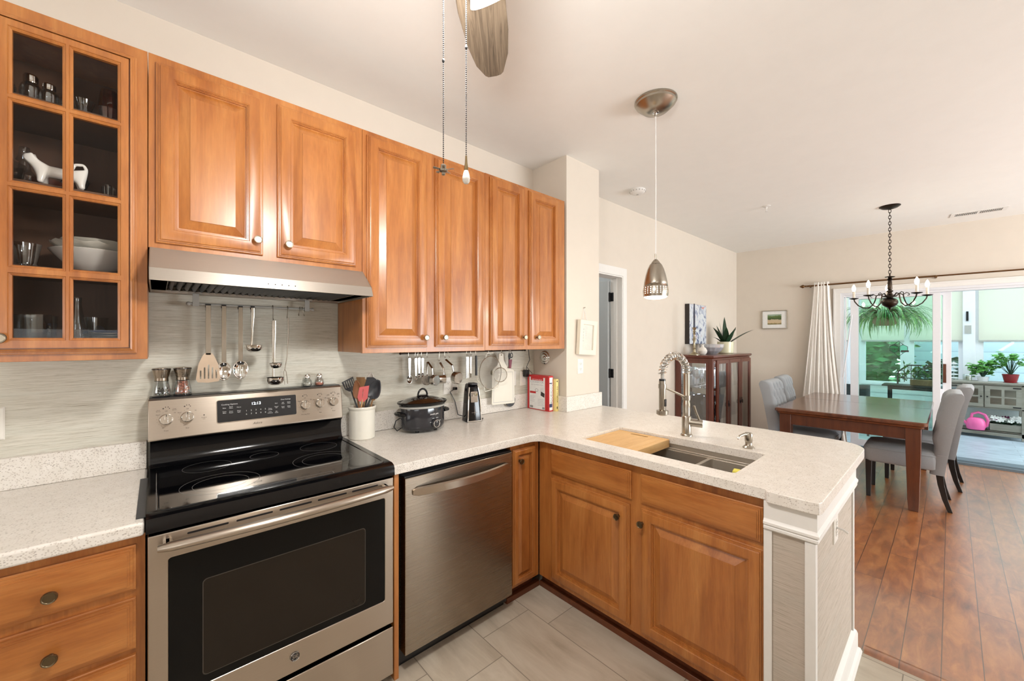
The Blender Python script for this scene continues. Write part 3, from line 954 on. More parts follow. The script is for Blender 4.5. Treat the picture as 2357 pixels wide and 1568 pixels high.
# base cabinets
def toe(r, x0, x1, y):
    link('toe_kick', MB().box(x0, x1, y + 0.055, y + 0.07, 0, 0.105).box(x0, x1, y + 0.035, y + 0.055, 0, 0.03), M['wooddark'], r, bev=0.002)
r = thing('drawer_cabinet', 'maple drawer base cabinet left of the range', 'cabinet', (-0.2, -0.3, 0))
link('carcass', MB().box(-0.385, -0.009, -0.605, 0.0, 0.105, 0.872), M['wood'], r)
link('face_frame', MB(XZ(-0.605)).prism([[(-0.385, 0.105), (-0.009, 0.105), (-0.009, 0.872), (-0.385, 0.872)]], 0, 0.02), M['wood'], r, bev=0.001)
toe(r, -0.385, -0.009, -0.625)
F = XZ(-0.625)
for lo, hi in ((0.717, 0.847), (0.546, 0.694), (0.345, 0.528), (0.135, 0.325)):
    cdoor(r, F, -0.352, -0.029, lo, hi, M['woodx'], (-0.19, (lo + hi) / 2 - 0.005), SLAB, 'drawer', M['knobdark'])
r = thing('filler_panel', 'narrow maple end panel between the range and the dishwasher', 'panel', (0.774, -0.3, 0))
link('board', MB().box(0.7625, 0.7835, -0.645, 0.0, 0.0, 0.873), M['wood'], r, bev=0.0015)
r = thing('corner_cabinet', 'narrow one-door maple base cabinet in the inside corner', 'cabinet', (1.54, -0.3, 0))
link('carcass', MB().box(1.436, 1.655, -0.605, 0.0, 0.105, 0.872), M['wood'], r)
link('face_frame', MB(XZ(-0.605)).prism([[(1.436, 0.09), (1.655, 0.09), (1.655, 0.872), (1.436, 0.872)]], 0, 0.02), M['wood'], r, bev=0.001)
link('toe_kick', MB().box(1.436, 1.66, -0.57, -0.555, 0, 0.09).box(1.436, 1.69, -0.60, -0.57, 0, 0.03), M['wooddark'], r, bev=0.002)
cdoor(r, XZ(-0.625), 1.449, 1.620, 0.110, 0.845, M['wood'], (1.486, 0.784), km=M['knobdark'])
r = thing('sink_base_cabinet', 'wide maple base cabinet under the sink with two doors and two drawer fronts', 'cabinet', (1.85, -1.2, 0))
link('carcass', MB().box(1.675, 2.23, -1.772, -0.63, 0.095, 0.640).box(1.675, 1.69, -1.772, -0.63, 0.640, 0.872), M['wood'], r)
PF = FM((1.675, 0, 0), (0, -1, 0), (0, 0, 1), (-1, 0, 0))
link('face_frame', MB(PF).prism([[(0.627, 0.09), (1.772, 0.09), (1.772, 0.872), (0.627, 0.872)]], 0, 0.015), M['wood'], r, bev=0.001)
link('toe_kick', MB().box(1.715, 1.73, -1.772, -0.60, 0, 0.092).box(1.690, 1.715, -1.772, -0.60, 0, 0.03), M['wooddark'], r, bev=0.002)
PF = FM((1.660, 0, 0), (0, -1, 0), (0, 0, 1), (-1, 0, 0))
cdoor(r, PF, 0.727, 1.227, 0.703, 0.835, M['woody'], None, SLAB, 'drawer_front')
cdoor(r, PF, 1.277, 1.763, 0.701, 0.834, M['woody'], None, SLAB, 'drawer_front')
cdoor(r, PF, 0.726, 1.219, 0.116, 0.678, M['wood'], (1.168, 0.611), km=M['knobdark'])
cdoor(r, PF, 1.279, 1.766, 0.114, 0.680, M['wood'], (1.290, 0.617), km=M['knobdark'])

# ================================================================== WORKTOPS
out = [(0.757, 0.008), (2.263, 0.008), (2.263, -0.322), (2.70, -0.322)]
out += [(2.54 + 0.16 * math.cos(math.radians(-a)), -1.78 + 0.16 * math.sin(math.radians(-a))) for a in range(0, 91, 10)]
out += [(1.625, -1.94), (1.606, -1.934), (1.600, -1.915), (1.600, -1.795), (1.604, -1.785), (1.620, -1.778), (1.620, -0.70), (1.610, -0.676), (1.588, -0.661), (1.56, -0.656), (0.757, -0.656)]
hole = list(reversed(rrect(1.718, 2.113, -1.645, -0.872, 0.018, 4)))
q = thing('peninsula_worktop', 'L-shaped speckled quartz worktop running from the range around the peninsula', 'countertop', (1.6, -0.5, 0.874))
link('slab', MB().prism([out, hole], 0.874, 0.914), M['quartz'], q, bev=0.008, seg=3)
bs = MB().box(0.757, 2.245, 0.009, 0.0215, 0.9145, 1.026)
bs.box(2.243, 2.264, -0.3205, 0.0085, 0.9145, 1.026).box(2.243, 2.678, -0.342, -0.321, 0.9145, 1.026)
link('backsplash_strip', bs, M['quartz'], q, bev=0.002)
q = thing('worktop', 'short speckled quartz worktop left of the range', 'countertop', (-0.45, -0.3, 0.874))
link('slab', MB().prism([[(-0.95, 0.008), (-0.95, -0.656), (-0.010, -0.656), (-0.010, 0.008)]], 0.874, 0.914), M['quartz'], q, bev=0.008, seg=3)
link('backsplash_strip', MB().box(-0.95, -0.014, -0.008, 0.0215, 0.9145, 1.026), M['quartz'], q, bev=0.002)

# ------------------------------------------------------------------ sink
s_ = thing('sink', 'stainless steel double-bowl undermount sink in the peninsula', 'sink', (1.915, -1.26, 0.65))
x0, x1, y0, y1 = 1.706, 2.128, -1.657, -0.860
b = MB()
b.prism([[(x0, y0), (x1, y0), (x1, y1), (x0, y1)], list(reversed(rrect(1.712, 2.120, -1.650, -0.866, 0.02, 4)))], 0.846, 0.8735)
b.prism([[(x0, y0), (x1, y0), (x1, y1), (x0, y1)], list(reversed(rrect(1.728, 2.090, -1.642, -1.413, 0.015, 4))), list(reversed(rrect(1.728, 2.090, -1.397, -0.880, 0.015, 4)))], 0.665, 0.846)
b.box(x0, x1, y0, y1, 0.655, 0.665)
b.box(2.096, 2.100, -1.648, -0.868, 0.846, 0.856)
link('basin', b, M['sinksteel'], s_, bev=0.0015)
for y in (-1.14, -1.525):
    link('drain', MB().lathe([(0.042, 0.0), (0.042, 0.003), (0.03, 0.003), (0.026, 0.001), (0.001, 0.001)], (1.93, y, 0.6652), 24), M['chrome'], s_)
# bamboo cutting board on the sink
cb = MB()
BO = rrect(1.7155, 2.1045, -1.188, -0.876, 0.006, 3)
gr = lambda i: rrect(1.7155 + i, 2.1045 - i, -1.188 + i, -0.876 - i, 0.006, 3)
slot = [(2.062 + 0.009 * math.cos(t), -1.03 - 0.045 + 0.009 * math.sin(t)) for t in [math.radians(a) for a in range(180, 361, 30)]] + [(2.062 + 0.009 * math.cos(t), -1.03 + 0.045 + 0.009 * math.sin(t)) for t in [math.radians(a) for a in range(0, 181, 30)]]
cb.prism([BO, list(reversed(slot))], 0.8575, 0.898)
cb.loft([[(x, y, z) for x, y in gr(i)] for i, z in ((0.0, 0.898), (0.001, 0.8995), (0.024, 0.8995))], cap=False)
cb.loft([[(x, y, z) for x, y in gr(i)] for i, z in ((0.024, 0.8995), (0.026, 0.8983), (0.029, 0.8983), (0.031, 0.8995), (0.0311, 0.8995))], cap=False)
cb.prism([gr(0.031), list(reversed(slot))], 0.8985, 0.8995)
o = link('sink_cutting_board', cb, M['bamboo'], ang=20)
tag(o, 'bamboo cutting board with a grip slot lying over the left end of the sink', 'cutting board')
g = MB().lathe([(0.034, 0.0), (0.036, 0.003), (0.043, 0.11), (0.0415, 0.11), (0.0345, 0.006), (0.001, 0.005)], (1.825, -1.560, 0.666), 24)
tag(link('drinking_glass', g, M['vessel']), 'clear drinking glass standing in the right sink bowl', 'glass')
sp = thing('dish_sponge', 'yellow sponge wedged at the right end of the sink', 'sponge', (1.80, -1.628, 0.845))
link('foam', MB(T(1.800, -1.626, 0.842, 0.2)).box(-0.022, 0.022, -0.014, 0.014, 0.0, 0.062), M['sponge'], sp, bev=0.004)
sb = thing('scrub_brush', 'blue scrubbing brush beside the yellow sponge', 'brush', (1.762, -1.62, 0.825))
link('body', MB(T(1.765, -1.618, 0.83, 0.3)).box(-0.02, 0.018, -0.02, 0.012, 0.0, 0.045), M['blue'], sb, bev=0.006)
link('bristles', MB(T(1.765, -1.618, 0.83, 0.3)).box(-0.018, 0.016, 0.012, 0.02, 0.004, 0.042), M['paper'], sb)

# ------------------------------------------------------------------ faucet
fx, fy = 2.195, -1.240
f = thing('kitchen_faucet', 'tall brushed nickel spring-neck faucet behind the sink', 'faucet', (fx, fy, 0.914))
link('base', MB().lathe([(0.031, 0.0), (0.031, 0.006), (0.028, 0.010), (0.0245, 0.012), (0.0245, 0.105), (0.0225, 0.108), (0.0195, 0.11), (0.0195, 0.180), (0.017, 0.184), (0.017, 0.34), (0.0155, 0.345), (0.001, 0.345)], (fx, fy, 0.914), 24), M['nickel'], f, ang=40)
hv = MB()
hv.cyl((fx, fy, 0.99), (fx + 0.03, fy - 0.075, 0.985), 0.021, n=20)
o = link('valve', hv, M['nickel'], f, bev=0.002)
link('lever', MB().tube([(fx + 0.024, fy - 0.062, 1.0), (fx + 0.016, fy - 0.048, 1.04), (fx + 0.006, fy - 0.038, 1.083)], [0.006, 0.0055, 0.006], 10), M['nickel'], o)
# spring arch from the column over to the spray head
arch = []
top = 1.262
rr_ = 0.088
hx = fx - 2 * rr_
for i in range(25):
    a = PI * i / 24
    arch.append(Vector((fx - rr_ + rr_ * math.cos(a), fy + 0.05 * (1 - math.cos(a)) / 2, top + 0.095 * math.sin(a))))
arch = [Vector((fx, fy, 1.255))] + arch
endp = arch[-1]
link('hose', MB().tube(arch + [endp + Vector((0, 0, -0.06)), endp + Vector((0, 0.0, -0.13))], 0.0085, 10), M['grayb'], f)
co = []
L = [0]
for i in range(1, len(arch)):
    L.append(L[-1] + (arch[i] - arch[i - 1]).length)
turns, per = 18, 12
for k in range(turns * per + 1):
    s0 = L[-1] * k / (turns * per)
    j = max(i for i in range(len(L)) if L[i] <= s0 + 1e-9)
    j = min(j, len(L) - 2)
    tt = (s0 - L[j]) / (L[j + 1] - L[j])
    p = arch[j].lerp(arch[j + 1], tt)
    d = (arch[j + 1] - arch[j]).normalized()
    a = Vector((0, 1, 0))
    b_ = d.cross(a).normalized()
    th = 2 * PI * k / per
    co.append(p + (a * math.cos(th) + b_ * math.sin(th)) * 0.0185)
link('spring', MB().tube(co, 0.0034, 6), M['chrome'], f)
hd = MB().lathe([(0.014, 0.185), (0.0175, 0.183), (0.0175, 0.04), (0.0165, 0.03), (0.030, 0.026), (0.030, 0.006), (0.021, 0.0), (0.001, 0.0)][::-1], (endp.x, endp.y, 1.055 - 0.013), 24)
o = link('spray_head', hd, M['nickel'], f, ang=40)
link('button', MB().box(endp.x - 0.008, endp.x + 0.008, endp.y - 0.021, endp.y - 0.015, 1.09, 1.13), M['blk'], o, bev=0.003)
link('collar', MB().lathe([(0.0165, 0), (0.0165, 0.03), (0.001, 0.03)], (endp.x, endp.y, 1.225 - 0.02), 20), M['blk'], f)
link('support_arm', MB().tube([(fx, fy, 1.125), (endp.x, endp.y, 1.195)], 0.0065, 10).lathe([(0.0205, 0), (0.0205, 0.022), (0.001, 0.022)], (endp.x, endp.y, 1.185), 20).lathe([(0.021, 0), (0.021, 0.025), (0.001, 0.025)], (fx, fy, 1.112), 20), M['nickel'], f)
s_ = thing('soap_dispenser', 'brushed nickel soap pump to the right of the faucet', 'soap dispenser', (2.170, -1.556, 0.914))
link('base', MB().lathe([(0.026, 0), (0.026, 0.005), (0.018, 0.012), (0.015, 0.016), (0.015, 0.028), (0.001, 0.028)], (2.170, -1.556, 0.914), 20), M['nickel'], s_, ang=40)
pm = MB().lathe([(0.014, 0.028), (0.0165, 0.032), (0.0185, 0.068), (0.016, 0.074), (0.001, 0.076)], (2.170, -1.556, 0.914), 20)
o = link('pump', pm, M['nickel'], s_)
link('nozzle', MB().tube([(2.170, -1.556, 0.979), (2.14, -1.545, 0.983), (2.112, -1.536, 0.978), (2.098, -1.532, 0.966)], [0.009, 0.0075, 0.006, 0.0045], 10), M['nickel'], s_)

# ------------------------------------------------------------------ peninsula end wall
w = MB().box(1.63, 2.392, -1.915, -1.776, 0, 0.872)
w.box(2.235, 2.392, -1.776, -0.322, 0, 0.872)
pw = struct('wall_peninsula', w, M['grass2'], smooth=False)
link('corner_trim', MB().box(1.622, 1.63, -1.798, -1.772, 0, 0.77).box(1.620, 1.63, -1.923, -1.893, 0, 0.77).box(1.63, 1.652, -1.922, -1.915, 0, 0.77).box(2.372, 2.400, -1.922, -1.907, 0.1, 0.80), M['white'], pw, bev=0.002)
pr = [(0, 0.873), (0.012, 0.873), (0.012, 0.812), (0.015, 0.806), (0.019, 0.801), (0.019, 0.793), (0.013, 0.789), (0.016, 0.785), (0.016, 0.777), (0.009, 0.771), (0, 0.768)]
w = MB()
rings_ = []
for (x, y, dx, dy) in ((1.63, -1.774, -1, 0), (1.63, -1.915, -1, -1), (2.392, -1.915, 1, -1), (2.392, -1.0, 1, 0)):
    rings_.append([(x + dx * n, y + dy * n, z) for n, z in pr])
w.loft(rings_)
link('crown_moulding', w, M['white'], pw, ang=20)
pr = [(0, 0.0), (0.030, 0.0), (0.032, 0.012), (0.026, 0.028), (0.018, 0.034), (0.018, 0.095), (0.014, 0.108), (0.006, 0.118), (0, 0.122)]
w = MB()
w.loft([[(x + dx * n, y + dy * n, z) for n, z in pr] for (x, y, dx, dy) in ((1.655, -1.915, 0, -1), (2.392, -1.915, 1, -1), (2.392, -0.34, 1, 0))])
link('base_moulding', w, M['white'], pw, ang=20)

def outlet(name, label, F, u, v, kind='duplex', w_=0.07, h_=0.115, cat='outlet'):
    r = thing(name, label, cat, tuple(F @ Vector((u, v, 0))))
    link('plate', MB(F).rings(u - w_ / 2, u + w_ / 2, v - h_ / 2, v + h_ / 2, [(0, 0), (0, 0.003), (0.004, 0.006)]), M['plate'], r)
    n = max(1, round(w_ / 0.07))
    for i in range(n):
        c = u - (n - 1) * 0.023 + i * 0.046
        if kind == 'duplex' or (kind == 'mixed' and i == 0):
            for s in (-1, 1):
                k = MB(F)
                k.prism([ellipse(c, v + s * 0.0195, 0.0165, 0.0145, 16)], 0.006, 0.0075)
                o = link('socket', k, M['plate'], r)
                z = MB(F)
                z.box(c - 0.0075, c - 0.0055, v + s * 0.0195 - 0.002, v + s * 0.0195 + 0.006, 0.0075, 0.0079).box(c + 0.0055, c + 0.0075, v + s * 0.0195 - 0.001, v + s * 0.0195 + 0.006, 0.0075, 0.0079)
                z.lathe([(0.0024, 0.0075), (0.0024, 0.0079), (0.0005, 0.0079)], (c, v + s * 0.0195 - 0.007, 0), 8)
                link('slots', z, M['ink'], o)
        elif kind in ('rocker', 'mixed'):
            link('rocker', MB(F).rings(c - 0.0165, c + 0.0165, v - 0.033, v + 0.033, [(0, 0.006), (0.001, 0.008), (0.002, 0.009)]), M['white'], r)
        else:
            link('toggle', MB(F).tube([(c, v, 0.004), (c, v + 0.004, 0.022)], [0.005, 0.0035], 8), M['white'], r)
    return r
FS = FM((0, -1.915, 0), (1, 0, 0), (0, 0, 1), (0, -1, 0))
outlet('light_switch', 'white plate with two sockets and a cord stub on the peninsula end panel', FS, 1.983, 0.712, 'duplex')
link('night_light_arm', MB(FS).tube([(1.983, 0.712, 0.006), (1.984, 0.709, 0.028), (1.986, 0.700, 0.040)], 0.004, 8), M['white'], bpy.data.objects['light_switch'])
bpy.data.objects['light_switch'].name = 'wall_outlet'
FP = FM((0, -0.32, 0), (1, 0, 0), (0, 0, 1), (0, -1, 0))
outlet('wall_outlet', 'white double socket on the wall corner below the hanging mirror frame', FP, 2.425, 1.243, 'duplex')
FW = XZ(0.022)
outlet('wall_outlet', 'double-gang socket plate behind the hanging measuring cups', FW, 1.478, 1.14, 'mixed', 0.115)
bpy.data.objects['wall_outlet.002']['category'] = 'outlet'
outlet('light_switch', 'white switch plate partly behind the hanging white cutting board', FW, 2.035, 1.15, 'toggle', cat='switch')
outlet('light_switch', 'white switch plate behind the black plug adapter near the cookbooks', FW, 2.150, 1.145, 'rocker', cat='switch')
outlet('wall_outlet', 'white plate on the grasscloth wall at the far left photo edge', FW, -0.418, 1.147, 'duplex')

# ================================================================== RANGE
rg = thing('range', 'stainless steel electric range with black glass cooktop', 'stove', (0.375, -0.33, 0))
XR0, XR1 = -0.004, 0.752
link('body', MB().box(XR0 + 0.004, XR1 - 0.004, -0.600, -0.015, 0.02, 0.905), M['blk'], rg, bev=0.003)
# cooktop frame and glass
ct = MB()
pr = [(-0.02, 0.900), (-0.02, 0.926), (-0.60, 0.926), (-0.640, 0.925), (-0.656, 0.918), (-0.662, 0.905), (-0.664, 0.878), (-0.655, 0.872), (-0.60, 0.872)]
ct.loft([[(x, y, z) for y, z in pr] for x in (XR0 - 0.004, XR1 + 0.004)])
cto = link('cooktop', ct, M['blkgl'], rg, ang=40)
rim = MB()
o_ = rrect(XR0 + 0.018, XR1 - 0.018, -0.632, -0.075, 0.03, 6)
i_ = rrect(XR0 + 0.026, XR1 - 0.026, -0.624, -0.083, 0.026, 6)
rim.loft([[(x, y, 0.9258) for x, y in o_], [(x, y, 0.9290) for x, y in rrect(XR0 + 0.020, XR1 - 0.020, -0.630, -0.077, 0.03, 6)], [(x, y, 0.9290) for x, y in rrect(XR0 + 0.023, XR1 - 0.023, -0.627, -0.080, 0.028, 6)], [(x, y, 0.9262) for x, y in i_]], cap=False)
link('rim', rim, M['blkgl'], cto)
link('glass_surface', MB().prism([i_], 0.9258, 0.9264), M['ceran'], cto, smooth=False)
for cx_, cy_, rs in ((0.19, -0.455, (0.118, 0.083)), (0.17, -0.19, (0.08,)), (0.375, -0.165, (0.055,)), (0.555, -0.40, (0.118, 0.083)), (0.60, -0.17, (0.08,))):
    b = MB()
    for r_ in rs:
        b.prism([ellipse(cx_, cy_, r_, r_, 48), list(reversed(ellipse(cx_, cy_, r_ - 0.0009, r_ - 0.0009, 48)))], 0.9264, 0.92655)
    link('burner_ring', b, M['ringp'], cto, smooth=False)
b = MB().prism([rrect(0.22, 0.53, -0.618, -0.590, 0.006, 3), list(reversed(rrect(0.2215, 0.5285, -0.6165, -0.5915, 0.005, 3)))], 0.9264, 0.9266)
link('hot_surface_marking', b, M['ringp'], cto, smooth=False)
# riser and console
ri = MB()
pr = [(-0.012, 0.926), (-0.075, 0.926), (-0.066, 0.934), (-0.052, 0.955), (-0.045, 0.985), (-0.050, 1.02), (-0.070, 1.036), (-0.012, 1.036)]
ri.loft([[(x, y, z) for y, z in pr] for x in (XR0, XR1 - 0.006)])
link('riser', ri, M['blkgl'], rg, ang=40)
pr = [(0.018, 1.036), (-0.088, 1.036), (-0.092, 1.040), (-0.066, 1.196), (-0.060, 1.202), (-0.040, 1.204), (0.018, 1.204)]
co_ = MB()
co_.loft([[(x, y, z) for y, z in pr] for x in (XR0 - 0.006, XR1 - 0.012)])
con = link('control_console', co_, M['steel'], rg, bev=0.004, ang=30)
link('top_cap', MB().box(XR0 - 0.002, XR1 - 0.014, -0.050, 0.018, 1.2035, 1.206), M['blk'], rg)
CF = FM((0, -0.0922, 1.040), (1, 0, 0), (0, 0.1644, 0.9864), (0, -0.9864, 0.1644))
V = lambda z: (z - 1.040) / 0.9864
pn = MB(CF).prism([rrect(0.212, 0.523, V(1.081), V(1.175), 0.006, 4)], 0.0005, 0.0020)
po = link('display_panel', pn, M['blk'], con, label='black touch control panel')
link('panel_border', MB(CF).prism([rrect(0.2095, 0.5255, V(1.0785), V(1.1775), 0.008, 4), list(reversed(rrect(0.212, 0.523, V(1.081), V(1.175), 0.006, 4)))], 0.0004, 0.0024), M['chrome'], con)
def tx(mb, s, u, z, size, al='CENTER'):
    mb.text(s, size, CF @ Matrix.Translation((u, V(z), 0.0022)), al, 0.0001)
tm = MB()
tx(tm, '12:13', 0.357, 1.150, 0.0175)
link('clock_digits', tm, M['led'], po, smooth=False)
w = MB()
tx(w, 'Cooking Options', 0.257, 1.156, 0.0085)
for s, u, z in (('Bake', 0.238, 1.141), ('Broil\nHi/Lo', 0.262, 1.142), ('Warm', 0.291, 1.140), ('Conv\nBake', 0.238, 1.123), ('Conv\nRoast', 0.262, 1.122), ('Oven\nLight', 0.291, 1.122)):
    tx(w, s, u, z, 0.0062)
for k, s in enumerate('12345'):
    tx(w, s, 0.319 + k * 0.0185, 1.121, 0.009)
for k, s in enumerate('67890'):
    tx(w, s, 0.319 + k * 0.0185, 1.106, 0.009)
for s, u, z in (('Timer\nOn/Off', 0.412, 1.118), ('Lock\nControls', 0.412, 1.103), ('Start', 0.438, 1.142), ('Cancel\nOff', 0.438, 1.124), ('Set\nClock', 0.438, 1.102), ('Self\nClean', 0.466, 1.140), ('Steam\nClean', 0.491, 1.140), ('Cook\nTime', 0.466, 1.121), ('Delay\nTime', 0.491, 1.121)):
    tx(w, s, u, z, 0.0058)
tx(w, 'Oven Settings', 0.478, 1.157, 0.0075)
link('panel_lettering', w, M['whiteink'], po, smooth=False)
w = MB()
w.text('Adora', 0.014, CF @ Matrix.Translation((0.36, V(1.062), 0.0006)), 'CENTER', 0.0001, shear=0.4)
KN = ((0.045, 1.118, 'Front', 1), (0.112, 1.120, 'Rear', 0), (0.563, 1.121, 'Warming Zone', 0), (0.632, 1.122, 'Rear', 0), (0.697, 1.123, 'Front', 1))
for u, z, s, two in KN:
    def lt(s_, du, dz, sz=0.0062):
        w.text(s_, sz, CF @ Matrix.Translation((u + du, V(z + dz), 0.0006)), 'CENTER', 0.0001)
    lt(s, 0, -0.045)
    lt('Off', 0, 0.033)
    lt('Hi', 0.027, 0.024)
    lt('Lo', -0.010, -0.032)
    lt('Med', 0.004 - 0.030, 0.020)
    for q_ in range(2, 10):
        a = math.radians(-115 + q_ * 22 + 180)
        w.lathe([(0.0008, 0.0004), (0.0008, 0.0008), (0.0002, 0.0008)], (0, 0, 0), 6, CF @ Matrix.Translation((u + 0.029 * math.cos(a), V(z) + 0.029 * math.sin(a), 0)))
    for j, (du, dz, rad) in enumerate(((-0.009, 0.044, 0.0026), (-0.002, 0.049, 0.0018), (0.006, 0.049, 0.0018), (0.010, 0.043, 0.0018))):
        w.lathe([(rad, 0.0004), (rad, 0.0008), (0.0003, 0.0008)], (0, 0, 0), 8, CF @ Matrix.Translation((u + du, V(z + dz), 0)))
    if two:
        lt('Small\nBurner', -0.024, 0.036, 0.005)
        lt('Large\nBurner', 0.026, 0.038, 0.005)
w.text('Surface\nOn', 0.0062, CF @ Matrix.Translation((0.167, V(1.108), 0.0006)), 'CENTER', 0.0001)
w.lathe([(0.0026, 0.0004), (0.0026, 0.0008), (0.0003, 0.0008)], (0, 0, 0), 10, CF @ Matrix.Translation((0.167, V(1.121), 0)))
link('console_lettering', w, M['ink'], con, smooth=False)
for u, z, s, two in KN:
    k = MB(CF @ Matrix.Translation((u, V(z), 0)))
    k.lathe([(0.0225, 0.0005), (0.0225, 0.004), (0.0215, 0.006), (0.0205, 0.016), (0.0195, 0.0185), (0.001, 0.0185)], (0, 0, 0), 32)
    k.box(-0.0052, 0.0052, -0.0195, 0.0195, 0.0175, 0.0265)
    ko = link('knob', k, M['chrome'], con, bev=0.001, ang=40)
    link('pointer', MB(CF @ Matrix.Translation((u, V(z), 0))).box(-0.0012, 0.0012, 0.010, 0.0198, 0.0255, 0.0272), M['ink'], ko)
# oven door
F = XZ(-0.625)
dz0, dz1 = 0.262, 0.868
od = MB(F)
od.prism([[(XR0, dz0), (XR1, dz0), (XR1, dz1), (XR0, dz1)], list(reversed(rrect(0.042, 0.715, 0.367, 0.790, 0.008, 4)))], 0, 0.035)
oo = link('oven_door', od, M['steel'], rg, bev=0.003)
link('vent_band', MB(XZ(-0.6)).box(XR0 + 0.008, XR1 - 0.008, 0.868, 0.874, 0.0, 0.03), M['blk'], rg)
gw = MB(F)
gw.prism([rrect(0.0425, 0.7145, 0.3675, 0.7895, 0.008, 4)], 0.028, 0.0335)
go = link('door_glass', gw, M['ovenblack'], oo, smooth=False, label='black oven door glass')
iw = MB(F).prism([rrect(0.124, 0.633, 0.395, 0.693, 0.012, 5)], 0.0334, 0.0338)
link('viewing_window', iw, M['ovenglass'], go, smooth=False)
tr_ = MB(F).prism([rrect(0.122, 0.635, 0.393, 0.695, 0.013, 5), list(reversed(rrect(0.1245, 0.6325, 0.3955, 0.6925, 0.012, 5)))], 0.0334, 0.0339)
link('window_edge', tr_, plain('oven_window_edge', srgb(58, 52, 46), 0.3), go, smooth=False)
vs = MB(F)
for k in range(5):
    a = 0.085 + k * 0.124
    vs.prism([rrect(a, a + 0.104, 0.8485, 0.8545, 0.003, 3)], 0.0345, 0.0356)
link('vent_slots', vs, M['blk'], oo, smooth=False)
hd = MB()
pts = [(0.018 + 0.716 * i / 24, -0.690 - 0.020 * math.sin(PI * i / 24), 0.838) for i in range(25)]
hd.tube(pts, [0.012] + [0.0175] * 23 + [0.012], 14, flat=0.8)
for x in (0.040, 0.712):
    hd.tube([(x, -0.655, 0.838), (x, -0.695, 0.838)], 0.013, 10)
link('handle', hd, M['steel'], oo)
lg = MB(F @ Matrix.Translation((0.381, 0.318, 0.035)))
lg.lathe([(0.0165, 0), (0.0165, 0.002), (0.0150, 0.003), (0.0140, 0.002), (0.001, 0.002)], (0, 0, 0), 32)
lo = link('badge', lg, M['blk'], oo)
l2 = MB(F @ Matrix.Translation((0.381, 0.318, 0.035)))
l2.ring((0, 0, 0.0028), 0.0156, 0.0008, 40, 6).ring((0, 0, 0.0022), 0.0132, 0.0004, 32, 4)
l2.text('GE', 0.0145, Matrix.Translation((0, 0, 0.0022)), 'CENTER', 0.0004, shear=0.25)
for q_ in range(4):
    a = PI / 4 + q_ * PI / 2
    l2.tube([(0.010 * math.cos(a + b_), 0.010 * math.sin(a + b_), 0.0024) for b_ in (-0.5, -0.2, 0.15, 0.5)], 0.0004, 5)
link('emblem', l2, M['chrome'], lo)
dr = MB(XZ(-0.625)).box(XR0, XR1, 0.045, 0.243, 0, 0.033)
link('storage_drawer', dr, M['steel'], rg, bev=0.003)
link('plinth', MB().box(XR0 + 0.02, XR1 - 0.02, -0.58, -0.05, 0, 0.04), M['blk'], rg)
tag(link('gap_cover', MB().box(-0.030, XR0 - 0.0045, -0.62, -0.17, 0.9145, 0.9165), M['charcoal'], bev=0.0005), 'dark silicone gap strip between left worktop and range', 'gap cover')

# ================================================================== RANGE HOOD
hx0, hx1 = -0.004, 0.748
ho = thing('range_hood', 'stainless steel under-cabinet range hood', 'range hood', (0.375, -0.2, 1.64))
pr = [(0.018, 1.768), (-0.343, 1.768), (-0.443, 1.684), (-0.462, 1.640), (-0.448, 1.640), (-0.432, 1.676), (-0.340, 1.755), (0.018, 1.755)]
h = MB()
h.loft([[(x, y, z) for y, z in pr] for x in (hx0, hx1)])
for x in (hx0, hx1 - 0.004):
    h.prism([[(-0.018, 1.640), (0.462, 1.640), (0.443, 1.684), (0.343, 1.768), (-0.018, 1.768)]], 0, 0.004, FM((x, 0, 0), (0, -1, 0), (0, 0, 1), (1, 0, 0)) if False else FM((x + 0.004, 0, 0), (0, -1, 0), (0, 0, 1), (-1, 0, 0)))
h.box(hx0, hx1, -0.448, -0.385, 1.650, 1.653)
h.box(hx0, hx0 + 0.05, -0.40, 0.018, 1.650, 1.653).box(hx1 - 0.05, hx1, -0.40, 0.018, 1.650, 1.653).box(hx0, hx1, -0.02, 0.018, 1.640, 1.653)
link('canopy', h, M['hoodsteel'], ho, bev=0.0015, ang=25)
bf = MB()
for k in range(26):
    x = hx0 + 0.055 + k * 0.0250
    bf.add([(x, -0.385, 1.662), (x + 0.013, -0.385, 1.652), (x + 0.013, -0.02, 1.648), (x, -0.02, 1.660)], [(0, 1, 2, 3)])
    bf.add([(x, -0.385, 1.6625), (x + 0.013, -0.385, 1.6525), (x + 0.013, -0.02, 1.6485), (x, -0.02, 1.6605)], [(0, 3, 2, 1)])
link('baffle_filter', bf, M['baffle'], ho, smooth=False)
link('filter_backing', MB().box(hx0 + 0.05, hx1 - 0.05, -0.385, -0.02, 1.668, 1.672), M['blk'], ho)
for x in (0.165, 0.62):
    link('lamp_lens', MB().lathe([(0.001, -0.004), (0.022, -0.003), (0.028, 0.0), (0.03, 0.003)], (x, -0.415, 1.649), 20), M['chrome'], ho)
nb = MB()
NF = FM((0, -0.443, 1.684), (1, 0, 0), (0, 0.396, 0.918), (0, -0.918, 0.396))
for k in range(5):
    nb.lathe([(0.0022, -0.001), (0.0022, 0.0008), (0.0005, 0.0008)], (0.337 + k * 0.0235, -0.028, 0), 8, FM((0, -0.4435, 1.6845), (1, 0, 0), (0, 0.396, 0.918), (0, -0.918, 0.396)))
link('push_buttons', nb, M['blk'], ho)

